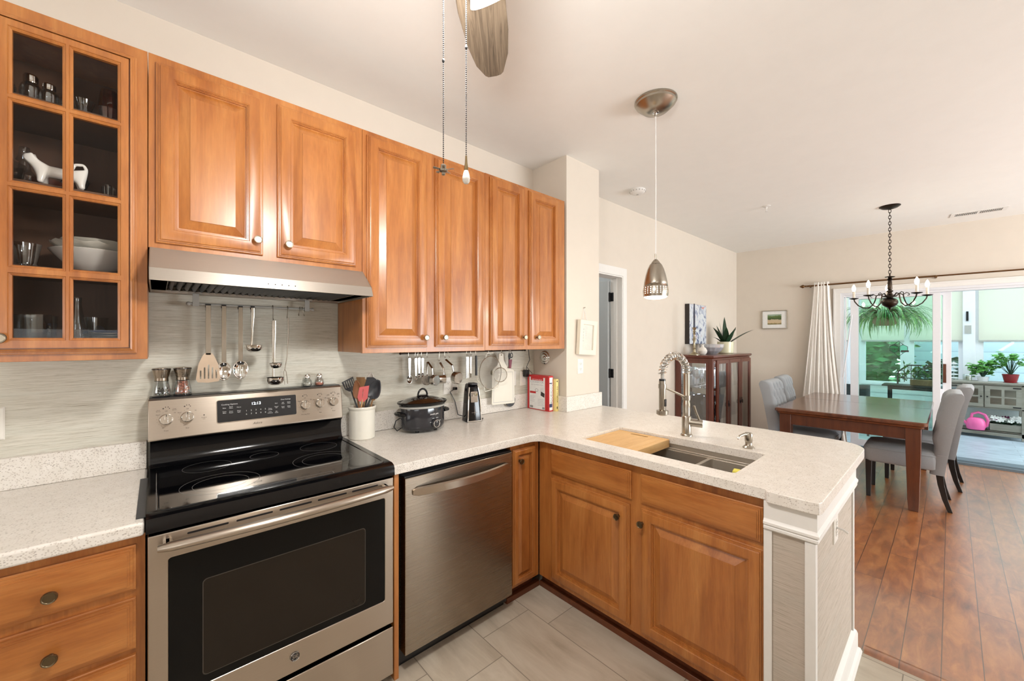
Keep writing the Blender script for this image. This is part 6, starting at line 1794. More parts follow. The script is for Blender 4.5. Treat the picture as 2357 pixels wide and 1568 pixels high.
def chair_proto(x, y, rz, label):
    """faces +y in its own frame; origin on the floor at the seat centre"""
    r = thing('dining_chair', label, 'chair', (0, 0, 0), group='grey tufted dining chairs')
    w2 = 0.235
    def seatring(k, z):
        return [(a * 1.0, b, z) for a, b in rrect(-w2 * k, w2 * k, -0.24 * k + 0.02, 0.27 * k, 0.05 * k, 4)]
    link('seat', MB().loft([seatring(0.95, 0.33), seatring(1.0, 0.345), seatring(1.0, 0.42), seatring(0.985, 0.455), seatring(0.93, 0.478), seatring(0.75, 0.492), seatring(0.4, 0.499)]), M['fab'], r, ang=60)
    link('seat_piping', MB().tube([(a, b, 0.452) for a, b in rrect(-w2 * 0.995, w2 * 0.995, -0.215, 0.2675, 0.05, 5)] + [(w2 * 0.995, -0.165, 0.452)], 0.003, 6), M['fab'], r)
    # back: front surface tufted
    H0, H1 = 0.30, 1.00
    def cy(z):
        t = (z - H0) / (H1 - H0)
        return -0.20 - 0.085 * t - 0.03 * t * t
    wd_ = lambda z: w2 - 0.004 + 0.004 * ((z - H0) / 0.7)
    btn = []
    for i in range(5):
        z = 0.60 + i * 0.085
        for j in range(4 if i % 2 else 3):
            x_ = (j - (1.5 if i % 2 else 1.0)) * 0.118
            btn.append((x_, z))
    def front(i, j):
        z = H0 + (H1 - H0) * j
        x_ = (i * 2 - 1) * wd_(z)
        th_ = 0.045
        d = 0.0
        if z > 0.52:
            for bx, bz in btn:
                q2 = ((x_ - bx) ** 2 + (z - bz) ** 2)
                d += 0.032 * math.exp(-q2 / 0.0007)
            a_ = ((x_ / 0.118) + (z - 0.60) / 0.170)
            b_ = ((x_ / 0.118) - (z - 0.60) / 0.170)
            for c_ in (a_, b_):
                e = abs(c_ - round(c_))
                if 0.575 < z < 0.965 and abs(x_) < 0.2:
                    d += 0.015 * math.exp(-(e / 0.11) ** 2)
            th_ += 0.026 * min(1, (z - 0.52) / 0.08)
        ed = max(0, abs(i * 2 - 1) - 0.86) / 0.14
        tp = max(0, j - 0.93) / 0.07
        th_ -= 0.03 * ed ** 2 + 0.035 * tp ** 2
        return (x_, cy(z) + th_ - d, z)
    def back(i, j):
        z = H0 + (H1 - H0) * j
        x_ = (i * 2 - 1) * wd_(z)
        tp = max(0, j - 0.93) / 0.07
        return (x_, cy(z) - 0.042 - 0.012 * max(0, j - 0.8) / 0.2 + 0.03 * tp ** 2, z)
    b = MB()
    NU, NV = 34, 48
    b.grid(front, NU, NV)
    k0 = len(b.v)
    b.grid(back, NU, NV)
    I = lambda i, j: j * (NU + 1) + i
    for j in range(NV):
        b.f.append((I(0, j), I(0, j + 1), k0 + I(0, j + 1), k0 + I(0, j)))
        b.f.append((I(NU, j), k0 + I(NU, j), k0 + I(NU, j + 1), I(NU, j + 1)))
        b.mi += [0, 0]
    for i in range(NU):
        b.f.append((I(i, 0), k0 + I(i, 0), k0 + I(i + 1, 0), I(i + 1, 0)))
        b.f.append((I(i, NV), I(i + 1, NV), k0 + I(i + 1, NV), k0 + I(i, NV)))
        b.mi += [0, 0]
    bo_ = link('backrest', b, M['fab'], r, ang=70)
    bt = MB()
    for bx, bz in btn:
        bt.ball((bx, cy(bz) + 0.063 - 0.022, bz), 0.007, 8, 6, sc=(1, 0.6, 1))
    link('buttons', bt, M['fab'], bo_)
    sm = MB()
    for z in (0.47, 0.72):
        sm.tube([(-wd_(z) - 0.0005, cy(z) + 0.02, z), (-wd_(z) - 0.0005, cy(z) - 0.041, z), (wd_(z) + 0.0005, cy(z) - 0.041, z), (wd_(z) + 0.0005, cy(z) + 0.02, z)], 0.0012, 5)
    link('seam', sm, M['greyprint'], bo_)
    for s in (-1, 1):
        def sq(cx_, cy_, k, z):
            return [(cx_ + a * k, cy_ + b_ * k, z) for a, b_ in ((-1, -1), (1, -1), (1, 1), (-1, 1))]
        link('leg', MB().loft([sq(s * 0.20, 0.235, 0.015, 0), sq(s * 0.20, 0.233, 0.022, 0.34)]), M['chairleg'], r, bev=0.002)
        link('leg', MB().loft([sq(s * 0.20, -0.275, 0.014, 0), sq(s * 0.20, -0.245, 0.017, 0.10), sq(s * 0.20, -0.222, 0.020, 0.22), sq(s * 0.20, -0.21, 0.023, 0.34)]), M['chairleg'], r, bev=0.002)
    r.location = (x, y, 0)
    r.rotation_euler = (0, 0, rz)
    return r
ch = chair_proto(5.145, -1.935, math.radians(1), 'grey chair on the near side of the table, closest to the kitchen')
dup(ch, (5.90, -2.01, 0), math.radians(-2), 'grey chair on the near side of the table, closest to the patio door')
dup(ch, (5.15, -1.165, 0), math.radians(181), 'grey tufted chair on the wall side of the table, left one')
dup(ch, (5.87, -1.105, 0), math.radians(184), 'grey tufted chair on the wall side of the table, beside the curtain')

# curio cabinet
cu0, cu1, cyf, cyb, ct_ = 4.70, 5.93, -0.409, 0.022, 1.268
r = thing('curio_cabinet', 'dark mahogany glass display cabinet full of crystal in the dining corner', 'cabinet', ((cu0 + cu1) / 2, -0.19, 0))
link('top', MB().loft([[(x, y, z) for x, y in rrect(cu0 - 0.02 + i, cu1 + 0.02 - i, cyf - 0.02 + i, cyb, 0.004, 2)] for i, z in ((0.012, ct_ - 0.035), (0.0, ct_ - 0.022), (0.0, ct_ - 0.004), (0.004, ct_))]), M['mahog'], r, ang=25)
ca = MB()
ca.box(cu0, cu1, cyf + 0.0, cyb, 0.0, 0.10).box(cu0, cu1, cyf, cyb, ct_ - 0.065, ct_ - 0.035)
ca.box(cu0, cu1, cyb - 0.01, cyb, 0.1, ct_ - 0.06)
for x in (cu0, cu1 - 0.04):
    ca.box(x, x + 0.04, cyf, cyf + 0.045, 0.1, ct_ - 0.06).box(x, x + 0.04, cyb - 0.05, cyb - 0.01, 0.1, ct_ - 0.06)
link('frame', ca, M['mahog'], r, bev=0.003)
link('mirror_back', MB().box(cu0 + 0.04, cu1 - 0.04, cyb - 0.014, cyb - 0.0105, 0.11, ct_ - 0.07), M['mirror'], r)
for x in (cu0 + 0.006, cu1 - 0.010):
    sp_ = MB(FM((x, 0, 0), (0, -1, 0), (0, 0, 1), (-1, 0, 0))).prism([[(-cyb + 0.05, 0.1), (-cyf - 0.045, 0.1), (-cyf - 0.045, ct_ - 0.06), (-cyb + 0.05, ct_ - 0.06)], [(-cyb + 0.067, 0.16), (-cyb + 0.067, 1.175), (-cyf - 0.072, 1.175), (-cyf - 0.072, 0.16)]], -0.004, 0.006)
    so = link('side_panel', sp_, M['mahog'], r)
    link('glass_pane', MB().box(x - 0.001, x + 0.001, cyf + 0.07, cyb - 0.065, 0.158, 1.177), M['glass'], so)
CF_ = XZ(cyf - 0.0005)
for a, c, kn in ((4.786, 5.152, 5.125), (5.160, 5.538, 5.510), (5.548, 5.915, 5.575)):
    dd = MB(CF_).prism([[(a, 0.11), (c, 0.11), (c, 1.212), (a, 1.212)], [(a + 0.055, 0.17), (a + 0.055, 1.168), (c - 0.055, 1.168), (c - 0.055, 0.17)]], 0, 0.02)
    do = link('door', dd, M['mahog'], r, bev=0.004, smooth=False)
    link('glass_pane', MB(CF_).box(a + 0.053, c - 0.053, 0.168, 1.170, 0.006, 0.009), M['glass'], do)
    link('pull', MB(CF_).box(kn - 0.008, kn + 0.008, 0.66, 0.72, 0.02, 0.023).ring((kn, 0.668, 0.028), 0.014, 0.003, 16, 6, sy=1.5), M['iron'], do)
for z in (0.52, 0.888):
    link('glass_shelf', MB().box(cu0 + 0.015, cu1 - 0.015, cyf + 0.02, cyb - 0.016, z - 0.008, z), M['glass'], r)
# crystal inside
kinds = [
 ('crystal_goblet', 'goblet', [(0.030, 0), (0.030, 0.003), (0.004, 0.008), (0.004, 0.07), (0.012, 0.078), (0.032, 0.10), (0.036, 0.13), (0.033, 0.165), (0.031, 0.165), (0.034, 0.13), (0.030, 0.102), (0.001, 0.085)]),
 ('crystal_tumbler', 'tumbler', [(0.030, 0), (0.034, 0.01), (0.038, 0.10), (0.036, 0.10), (0.032, 0.012), (0.001, 0.01)]),
 ('crystal_vase', 'vase', [(0.035, 0), (0.045, 0.02), (0.050, 0.10), (0.038, 0.16), (0.046, 0.22), (0.044, 0.22), (0.036, 0.16), (0.047, 0.10), (0.042, 0.022), (0.001, 0.012)]),
 ('crystal_bowl', 'bowl', [(0.035, 0), (0.040, 0.006), (0.075, 0.05), (0.085, 0.085), (0.082, 0.085), (0.071, 0.05), (0.036, 0.012), (0.001, 0.01)]),
]
def facet(mb, prof, c, n=16, amp=0.07):
    rings_ = []
    for r_, z in prof:
        rings_.append([(c[0] + r_ * (1 + amp * (j % 2)) * math.cos(2 * PI * j / n), c[1] + r_ * (1 + amp * (j % 2)) * math.sin(2 * PI * j / n), c[2] + z) for j in range(n)])
    return mb.loft(rings_)
protos = {}
rc = random.Random(4)
sidew = {0: 'at the left side', 1: 'behind the left door', 2: 'behind the middle door', 3: 'behind the right door'}
cnt = {}
def crystal(kind, x, y, z, m, shelf):
    nm, cat, prof = kinds[kind]
    zone = 0 if x < 4.85 else (1 if x < 5.18 else (2 if x < 5.54 else 3))
    col_ = 'cobalt blue' if m is M['bluegl'] else 'clear cut-crystal'
    dep = 'front' if y < -0.25 else ('rear' if y > -0.12 else 'middle')
    lb = '%s %s on the %s display-cabinet shelf, %s row %s' % (col_, cat, shelf, dep, sidew[zone])
    key = (kind, m.name)
    if key not in protos:
        o = link(nm, facet(MB(), [(a * 1.1, b * 1.22) for a, b in prof] if kind < 3 else prof, (x, y, z), 14, 0.14), m, ang=10, base=(x, y, z))
        protos[key] = o
    else:
        o = protos[key].copy()
        COL.objects.link(o)
        o.location = (x, y, z)
    tag(o, lb, cat, lb.split(' on the ')[0] + 's, ' + shelf + ' shelf, ' + dep + ' row ' + sidew[zone])
    return o
for shelf, z in (('top', 0.889), ('middle', 0.521), ('bottom', 0.101)):
    for y in (-0.32, -0.19, -0.06):
        x = 4.80
        while x < 5.66 if shelf != 'top' else x < 5.50:
            k = rc.choice([0, 0, 1, 2] if shelf != 'bottom' else ([1, 3, 2] if y == -0.19 else [0, 1, 2]))
            if k == 3 and x < 4.82: k = 1
            if shelf == 'middle' and x < 5.0:
                crystal(2 if y < -0.1 else 0, x, y, z, M['bluegl'] if x < 4.95 else M['crystal'], shelf)
            else:
                crystal(k, x, y, z, M['crystal'], shelf)
            x += 0.128 if k != 3 else 0.20
lamp('POINT', 'display_cabinet_lamp', (4.95, -0.20, 1.19), 5.0, (1.0, 0.97, 0.93), size=0.03)  # two fill lights added inside the cabinet to brighten the crystal
lamp('POINT', 'display_cabinet_lamp', (5.5, -0.20, 1.19), 5.0, (1.0, 0.97, 0.93), size=0.03)
# on top of the curio
r = thing('candlestick', 'silver candlestick with a tall navy taper on the display cabinet', 'candlestick', (4.712, -0.20, ct_ + 0.0005))
link('stick', MB().lathe([(0.062, 0), (0.062, 0.006), (0.045, 0.016), (0.018, 0.035), (0.012, 0.07), (0.018, 0.08), (0.011, 0.095), (0.013, 0.16), (0.02, 0.19), (0.012, 0.205), (0.010, 0.24), (0.018, 0.25), (0.010, 0.262), (0.018, 0.275), (0.010, 0.29), (0.020, 0.31), (0.026, 0.325), (0.014, 0.325), (0.001, 0.32)], (4.712, -0.20, ct_ + 0.0005), 24), M['brass2'], r)
link('taper', MB().lathe([(0.010, 0.318), (0.0105, 0.45), (0.007, 0.60), (0.003, 0.605), (0.001, 0.606)], (4.712, -0.20, ct_), 14), M['navycandle'], r)
vz = MB().lathe([(0.030, 0), (0.046, 0.018), (0.052, 0.045), (0.040, 0.075), (0.016, 0.095), (0.011, 0.112), (0.017, 0.124), (0.014, 0.124), (0.008, 0.11), (0.001, 0.105)], (4.945, -0.20, ct_ + 0.0005), 28)
tag(link('bud_vase', vz, M['whitecer']), 'small round white bud vase on the display cabinet', 'vase')
cb_ = facet(MB(), [(0.055, 0), (0.06, 0.006), (0.105, 0.04), (0.130, 0.085), (0.135, 0.125), (0.131, 0.125), (0.122, 0.085), (0.098, 0.045), (0.05, 0.014), (0.001, 0.012)], (5.235, -0.19, ct_ + 0.0005), 28, 0.06)
tag(link('cut_glass_bowl', cb_, M['crystal'], ang=10), 'large cut-crystal bowl on top of the display cabinet', 'bowl')
r = thing('potted_plant', 'dark-leaved plant in a cream glazed pot on the display cabinet', 'potted plant', (5.70, -0.19, ct_ + 0.0005))
pc = (5.70, -0.19, ct_ + 0.0005)
link('pot', MB().lathe([(0.085, 0), (0.092, 0.006), (0.096, 0.045), (0.094, 0.055), (0.100, 0.13), (0.101, 0.155), (0.094, 0.155), (0.090, 0.12), (0.001, 0.12)], pc, 32), M['cream'], r, ang=40)
link('soil', MB().lathe([(0.092, 0.125), (0.092, 0.132), (0.001, 0.134)], pc, 24), M['soil'], r)
def blade(c, az, L, W, lean, m, parent, nm='leaf', droop=0.0, base_r=0.02, n=8, pw=2.0):
    b = MB()
    d = Vector((math.cos(az), math.sin(az), 0))
    s = Vector((-d.y, d.x, 0))
    p = Vector(c) + d * base_r
    vs, fs = [], []
    th_ = lean
    for i in range(n + 1):
        t = i / n
        w_ = W * (math.sin(PI * (0.12 + 0.88 * t ** 0.8)) ** 0.8) if t < 1 else 0.0005
        vs += [tuple(p - s * w_), tuple(p + Vector((0, 0, -w_ * 0.35))), tuple(p + s * w_)]
        th_ = lean + droop * t ** pw
        p = p + (d * math.sin(th_) + ZV * math.cos(th_)) * (L / n)
    for i in range(n):
        k = i * 3
        fs += [(k, k + 1, k + 4, k + 3), (k + 1, k + 2, k + 5, k + 4)]
    b.add(vs, fs)
    return link(nm, b, m, parent, ang=60)
for az, L, W, ln, dr in ((2.9, 0.36, 0.022, 0.75, 0.35), (2.0, 0.34, 0.03, 0.18, 0.0), (0.6, 0.40, 0.022, 0.10, 0.0), (-0.5, 0.30, 0.022, 0.55, 0.1), (-0.9, 0.42, 0.028, 0.95, 0.35), (3.6, 0.26, 0.028, 0.35, 0.1), (-1.6, 0.25, 0.024, 0.45, 0.2), (4.2, 0.24, 0.024, 0.55, 0.2), (1.3, 0.30, 0.022, 0.4, 0.1), (-0.2, 0.24, 0.02, 0.8, 0.3), (2.5, 0.20, 0.018, 0.9, 0.5), (5.2, 0.18, 0.02, 0.3, 0.1)):
    blade((pc[0], pc[1], pc[2] + 0.125), az, L * 0.92, W * 1.35, ln, M['leafdark'], r, droop=dr)

# pictures
r = thing('abstract_canvas', 'blue-grey abstract canvas with dark edges on the dining wall', 'painting', (5.21, 0.0, 1.395))
link('canvas_box', MB().box(4.972, 5.475, -0.028, 0.029, 1.395, 1.902), M['ink2'], r, bev=0.002)
link('painted_face', MB().box(4.974, 5.473, -0.0295, -0.028, 1.397, 1.900), M['art'], r)
r = thing('framed_picture', 'small silver-framed landscape with a white mat beside the curtain', 'picture', tuple(E @ Vector((0.475, 1.613, 0))))
link('frame', MB(E).prism([[(0.315, 1.613), (0.635, 1.613), (0.635, 1.882), (0.315, 1.882)], [(0.325, 1.623), (0.325, 1.872), (0.625, 1.872), (0.625, 1.623)]], 0.002, 0.024), M['nickel'], r, bev=0.002, smooth=False)
link('mat', MB(E).box(0.324, 0.626, 1.622, 1.873, 0.004, 0.012), M['paper'], r)
link('print', MB(E).box(0.388, 0.561, 1.676, 1.826, 0.012, 0.0125), M['land'], r)

# curtain
rz_ = 2.196
r = thing('curtain_rod', 'thin bronze curtain rod with a finial above the patio door', 'curtain rod', tuple(E @ Vector((2.0, rz_, 0.08))))
link('rod', MB(E).cyl((0.86, rz_, 0.085), (2.10, rz_ + 0.006, 0.085), 0.011, n=12).cyl((2.08, rz_ + 0.006, 0.085), (3.45, rz_ + 0.006, 0.085), 0.009, n=12), M['bronze2'], r)
link('finial', MB(E @ FM((0.865, rz_, 0.085), (0, 1, 0), (0, 0, 1), (1, 0, 0)) ).lathe([(0.008, 0.0), (0.016, -0.008), (0.008, -0.016), (0.022, -0.034), (0.024, -0.045), (0.014, -0.062), (0.004, -0.075), (0.001, -0.08)], (0, 0, 0), 16), M['bronze2'], r)
for u in (0.905, 2.10, 3.3):
    link('bracket', MB(E).box(u - 0.008, u + 0.008, rz_ - 0.015, rz_ + 0.012, 0.0, 0.10), M['bronze2'], r, bev=0.002)
def cur(i, j):
    z = 2.238 - (2.238 - 0.02) * j
    ua = 0.948 - (0.948 - 0.755) * (j ** 1.15)
    ub = 1.112 + (1.315 - 1.112) * (j ** 1.3)
    u = ua + (ub - ua) * i
    A = 0.009 + 0.008 * j
    return (u + 0.006 * math.sin(i * 47 + j * 2), z, 0.085 + A * math.sin(i * 2 * PI * 8 + 0.4 * math.sin(j * 4)) + 0.006 * math.sin(i * 29 + j * 5))
link_ = link('curtain', MB(E).grid(cur, 130, 30), M['curtain'], solid=0.002, ang=70)
tag(link_, 'white pleated curtain panel left of the patio door', 'curtain')

# window decoration hung on the sliding glass
r = thing('hexagon_suncatcher', 'green glass honeycomb suncatcher on the sliding patio door', 'suncatcher', tuple(E @ Vector((1.79, 1.24, -0.03))))
SCF = E @ Matrix.Translation((1.786, 1.336, -0.030))
hexo = lambda cx__, cy__, s: [(cx__ + s * math.sin(k * PI / 3), cy__ + s * 1.15 * math.cos(k * PI / 3)) for k in range(6)]
for i, (a, b_) in enumerate(((-0.040, 0.0), (0.040, 0.0))):
    hx6 = hexo(a, b_, 0.046)
    link('glass_cell', MB(SCF).prism([hx6], -0.0008, 0.0008), M['greencell'], r)
    link('lead_line', MB(SCF).tube([(x, y, 0) for x, y in hx6 + hx6[:1]], 0.003, 5), M['iron'], r)
link('lead_line', MB(SCF).tube([(-0.04, 0.053, 0), (0, 0.098, 0), (0.04, 0.053, 0)], 0.003, 5).tube([(-0.04, -0.053, 0), (-0.002, -0.100, 0), (0.04, -0.053, 0)], 0.003, 5), M['iron'], r)
link('dark_tag', MB(SCF).box(0.02, 0.090, -0.040, -0.018, 0.001, 0.004), M['ink'], r)

# ================================================================== INSIDE THE GLASS CABINET
def vessel(name, label, cat, prof, c, m, group=None, n=22, extra=None, f=None):
    if extra:
        r = thing(name, label, cat, c, group=group)
        link('jar', MB().lathe(prof, c, n), m, r)
        for nm, pr, mm in extra:
            link(nm, MB().lathe(pr, c, n), mm, r, ang=25)
        return r
    o = link(name, (facet(MB(), prof, c, n, 0.05) if f else MB().lathe(prof, c, n)), m, base=c)
    return tag(o, label, cat, group)
s1, s2, s3, s0 = 2.2055, 1.9405, 1.6755, 1.4035
jar = [(a * 1.0, b * 1.1) for a, b in ((0.018, 0), (0.022, 0.004), (0.023, 0.03), (0.020, 0.042), (0.014, 0.05), (0.0125, 0.05), (0.018, 0.042), (0.021, 0.03), (0.020, 0.005), (0.001, 0.003))]
lid = ('lid', [(a, b * 1.1) for a, b in ((0.0145, 0.049), (0.0155, 0.052), (0.0155, 0.064), (0.013, 0.068), (0.001, 0.069))], M['chrome'])
GJ = 'chrome-lidded jars in the glass cabinet'
vessel('spice_jar', 'chrome-lidded glass jar at the far left of the top cabinet shelf', 'jar', jar, (-0.338, -0.235, s1), M['vessel'], GJ, extra=[lid])
vessel('spice_jar', 'taller chrome-lidded jar on the top cabinet shelf, middle of three', 'jar', [(a * 1.1, b * 1.25) for a, b in jar], (-0.287, -0.225, s1), M['vessel'], GJ, extra=[('lid', [(a * 1.1, b * 1.25) for a, b in lid[1]], M['chrome'])])
vessel('spice_jar', 'chrome-lidded jar on the top cabinet shelf, right of three', 'jar', jar, (-0.246, -0.238, s1), M['vessel'], GJ, extra=[lid])
vessel('wine_glass', 'stemless glass behind the top-left cabinet pane', 'glass', [(0.022, 0), (0.026, 0.02), (0.03, 0.05), (0.026, 0.08), (0.025, 0.08), (0.028, 0.05), (0.001, 0.01)], (-0.215, -0.16, s1), M['vessel'])
vessel('glass_creamer', 'small clear glass cup behind the top-right cabinet pane', 'glass', [(0.020, 0), (0.022, 0.006), (0.019, 0.03), (0.027, 0.062), (0.026, 0.062), (0.018, 0.03), (0.001, 0.01)], (-0.170, -0.215, s1), M['vessel'])
tum = [(0.020, 0), (0.0215, 0.004), (0.027, 0.062), (0.0285, 0.066), (0.0265, 0.066), (0.019, 0.006), (0.001, 0.004)]
GT = 'amber ribbed tumblers in the glass cabinet'
vessel('ribbed_tumbler', 'amber ribbed tumbler at the base of a stack, top cabinet shelf', 'tumbler', tum, (-0.112, -0.185, s1), M['amber'], GT, 26, f=True)
vessel('ribbed_tumbler', 'amber ribbed tumbler upside down on top of the other one', 'tumbler', [(a, 0.066 - b) for a, b in tum][::-1], (-0.112, -0.185, s1 + 0.067), M['amber'], GT, 26, f=True)
vessel('glass_decanter', 'glass decanter with stopper behind the second-row left pane', 'decanter', [(0.035, 0), (0.040, 0.02), (0.038, 0.05), (0.015, 0.075), (0.012, 0.10), (0.020, 0.105), (0.014, 0.125), (0.012, 0.15), (0.001, 0.155)], (-0.315, -0.13, s2), M['vessel'])
r = thing('handled_pot', 'dark pot with a curved handle behind the cow creamer', 'pot', (-0.235, -0.10, s2))
link('pot', MB().lathe([(0.03, 0), (0.045, 0.03), (0.04, 0.06), (0.001, 0.065)], (-0.27, -0.09, s2), 22), M['mahog'], r)
link('handle', MB().tube([(-0.245, -0.09, s2 + 0.05), (-0.22, -0.09, s2 + 0.10), (-0.19, -0.09, s2 + 0.11), (-0.172, -0.09, s2 + 0.08), (-0.19, -0.09, s2 + 0.03)], 0.005, 8), M['iron'], r)
vessel('pressed_glass_dish', 'ridged glass dish at the left edge of the second-row shelf', 'dish', [(0.02, 0), (0.035, 0.03), (0.042, 0.07), (0.040, 0.07), (0.033, 0.03), (0.001, 0.01)], (-0.345, -0.19, s2), M['vessel'], None, 26, f=True)
# white cow creamer, one continuous body
cw = lambda x, y, z: (-0.225 + x, -0.262 + y, s2 + z)
P_ = [cw(0.0, 0, 0.046), cw(-0.032, 0, 0.050), cw(-0.046, 0, 0.066), cw(-0.058, 0, 0.083), cw(-0.074, 0, 0.080), cw(0.034, 0, 0.046), cw(0.058, 0, 0.050),
      cw(-0.034, -0.011, 0.025), cw(-0.036, -0.012, 0.004), cw(-0.030, 0.011, 0.025), cw(-0.028, 0.012, 0.004),
      cw(0.052, -0.012, 0.026), cw(0.056, -0.013, 0.004), cw(0.048, 0.012, 0.026), cw(0.050, 0.013, 0.004),
      cw(0.066, 0, 0.072), cw(0.058, 0, 0.090), cw(0.038, 0, 0.086), cw(0.030, 0, 0.066),
      cw(-0.054, -0.010, 0.094), cw(-0.050, 0.010, 0.094)]
E_ = [(0, 1), (1, 2), (2, 3), (3, 4), (0, 5), (5, 6), (1, 7), (7, 8), (1, 9), (9, 10), (6, 11), (11, 12), (6, 13), (13, 14), (6, 15), (15, 16), (16, 17), (17, 18), (3, 19), (3, 20)]
R_ = [0.019, 0.019, 0.013, 0.012, 0.008, 0.019, 0.019, 0.010, 0.007, 0.010, 0.007, 0.011, 0.007, 0.011, 0.007, 0.005, 0.005, 0.005, 0.005, 0.003, 0.003]
cow = skin('cow_creamer', P_, E_, R_, M['whitecer'])
tag(cow, 'white porcelain cow creamer on the second cabinet shelf', 'figurine')
for i, (x, y) in enumerate(((-0.108, -0.22), (-0.098, -0.20), (-0.118, -0.195))):
    vessel('shot_glass', ['slim shot glass at the right of the second-row pane, front one', 'slim shot glass at the right of the second-row pane, rightmost', 'slim shot glass at the right of the second-row pane, rear one'][i], 'glass', [(0.007, 0), (0.010, 0.05), (0.009, 0.05), (0.006, 0.006), (0.001, 0.005)], (x - 0.003, y, s2), M['vessel'], 'slim shot glasses in the glass cabinet', 14)
vessel('glass_mug', 'clear footed glass mug behind the third-row left pane', 'glass', [(0.026, 0), (0.028, 0.005), (0.026, 0.012), (0.036, 0.075), (0.0345, 0.075), (0.024, 0.014), (0.001, 0.010)], (-0.298, -0.235, s3), M['vessel'])
bowls = [((0.030, 0), (0.045, 0.006), (0.075, 0.04), (0.106, 0.075), (0.103, 0.077), (0.072, 0.043), (0.001, 0.012))]
GB = 'stack of white bowls in the glass cabinet'
bcx, bcy = -0.150, -0.152
link_ = link('serving_bowl', MB().lathe([(0.035, 0), (0.045, 0.004), (0.075, 0.035), (0.112, 0.078), (0.109, 0.080), (0.072, 0.038), (0.001, 0.010)], (bcx, bcy, s3), 40, sx=1.0, sy=1.0), M['whitecer'])
tag(link_, 'white serving bowl, largest and lowest of the cabinet stack', 'bowl', GB)
rp = MB()
rings_ = []
for r_, z in [(0.04, 0), (0.05, 0.004), (0.080, 0.022), (0.104, 0.038), (0.108, 0.042), (0.103, 0.041), (0.078, 0.026), (0.001, 0.008)]:
    rings_.append([(bcx + r_ * math.cos(2 * PI * j / 48), bcy + r_ * math.sin(2 * PI * j / 48), s3 + 0.062 + z + (0.0035 * math.sin(2 * PI * j / 48 * 12) if r_ > 0.1 else 0)) for j in range(48)])
tag(link('serving_bowl', rp.loft(rings_), M['offwhite']), 'white rope-edged bowl in the middle of the cabinet stack', 'bowl', GB)
tag(link('serving_bowl', MB().lathe([(0.045, 0), (0.055, 0.004), (0.080, 0.022), (0.092, 0.034), (0.089, 0.035), (0.077, 0.025), (0.001, 0.008)], (bcx + 0.006, bcy, s3 + 0.0835), 12, sx=1.0), M['offwhite']), 'faceted cream bowl on top of the cabinet stack', 'bowl', GB)
tg = [(0.026, 0), (0.030, 0.006), (0.034, 0.12), (0.032, 0.12), (0.027, 0.010), (0.001, 0.008)]
GG = 'textured tumblers on the cabinet floor'
for i, (x, y, lb) in enumerate(((-0.338, -0.215, 'far left'), (-0.272, -0.245, 'middle'), (-0.270, -0.170, 'behind the middle one'))):
    vessel('textured_tumbler', 'textured clear tumbler on the cabinet bottom, ' + lb, 'tumbler', tg, (x, y, s0), M['vessel'], GG, 18, f=True)
tag(link('casserole_dish', MB().lathe([(0.045, 0), (0.052, 0.004), (0.054, 0.03), (0.05, 0.034), (0.001, 0.034)], (-0.100, -0.20, s0), 32), M['charcoal']), 'dark round dish under the small plates on the cabinet floor', 'dish')
vessel('slim_carafe', 'tall slim glass carafe behind the bottom-right cabinet pane', 'carafe', [(0.028, 0), (0.030, 0.01), (0.026, 0.07), (0.014, 0.13), (0.010, 0.17), (0.012, 0.185), (0.010, 0.185), (0.012, 0.13), (0.024, 0.07), (0.001, 0.01)], (-0.188, -0.20, s0), M['vessel'])
vessel('drinking_glass', 'clear straight glass right of the cabinet carafe', 'glass', tg, (-0.150, -0.130, s0), M['vessel'])
for i in range(4):
    pl = MB(Matrix.Translation((0, 0, 0.0))).lathe([(0.030, 0.0), (0.034, 0.002), (0.058, 0.009), (0.057, 0.011), (0.032, 0.004), (0.001, 0.003)], (-0.100, -0.20, s0 + 0.034 + i * 0.0085 + 0.0005), 32)
    tag(link('side_plate', pl, M['offwhite'] if i == 0 else M['nickel'] if i < 3 else M['navy']), ['lowest plate of the small stack on the cabinet floor, off-white', 'second plate up in the cabinet-floor stack, silvery', 'third plate up in the cabinet-floor stack, silvery', 'top plate of the cabinet-floor stack, navy'][i], 'plate', 'small plate stack in the glass cabinet')

# ================================================================== SUNROOM THINGS
# media console / sideboard
k0, k1, kx, kb = -2.16, -2.93, 9.18, 9.55
r = thing('sideboard', 'grey-washed sideboard with four-pane glass doors in the sunroom', 'sideboard', (9.36, -2.55, 0))
link('top', MB().box(kx - 0.02, kb, k1 - 0.02, k0 + 0.02, 0.795, 0.82), M['greywood'], r, bev=0.003)
cs = MB().box(kx, kb, k1, k0, 0.775, 0.795).box(kx, kb, k1, k0, 0.43, 0.45).box(kx + 0.3, kb, k1, k0, 0.45, 0.775)
for y in (k0 - 0.04, k1):
    cs.box(kx, kx + 0.04, y, y + 0.04, 0.0, 0.795).box(kb - 0.04, kb, y, y + 0.04, 0.0, 0.795)
cs.box(kx, kb, k1, k0, 0.085, 0.10)
cs.box(kx, kx + 0.015, k1, k0, 0.04, 0.10)
link('frame', cs, M['greywood'], r, bev=0.002)
KF = FM((kx, 0, 0), (0, -1, 0), (0, 0, 1), (-1, 0, 0))
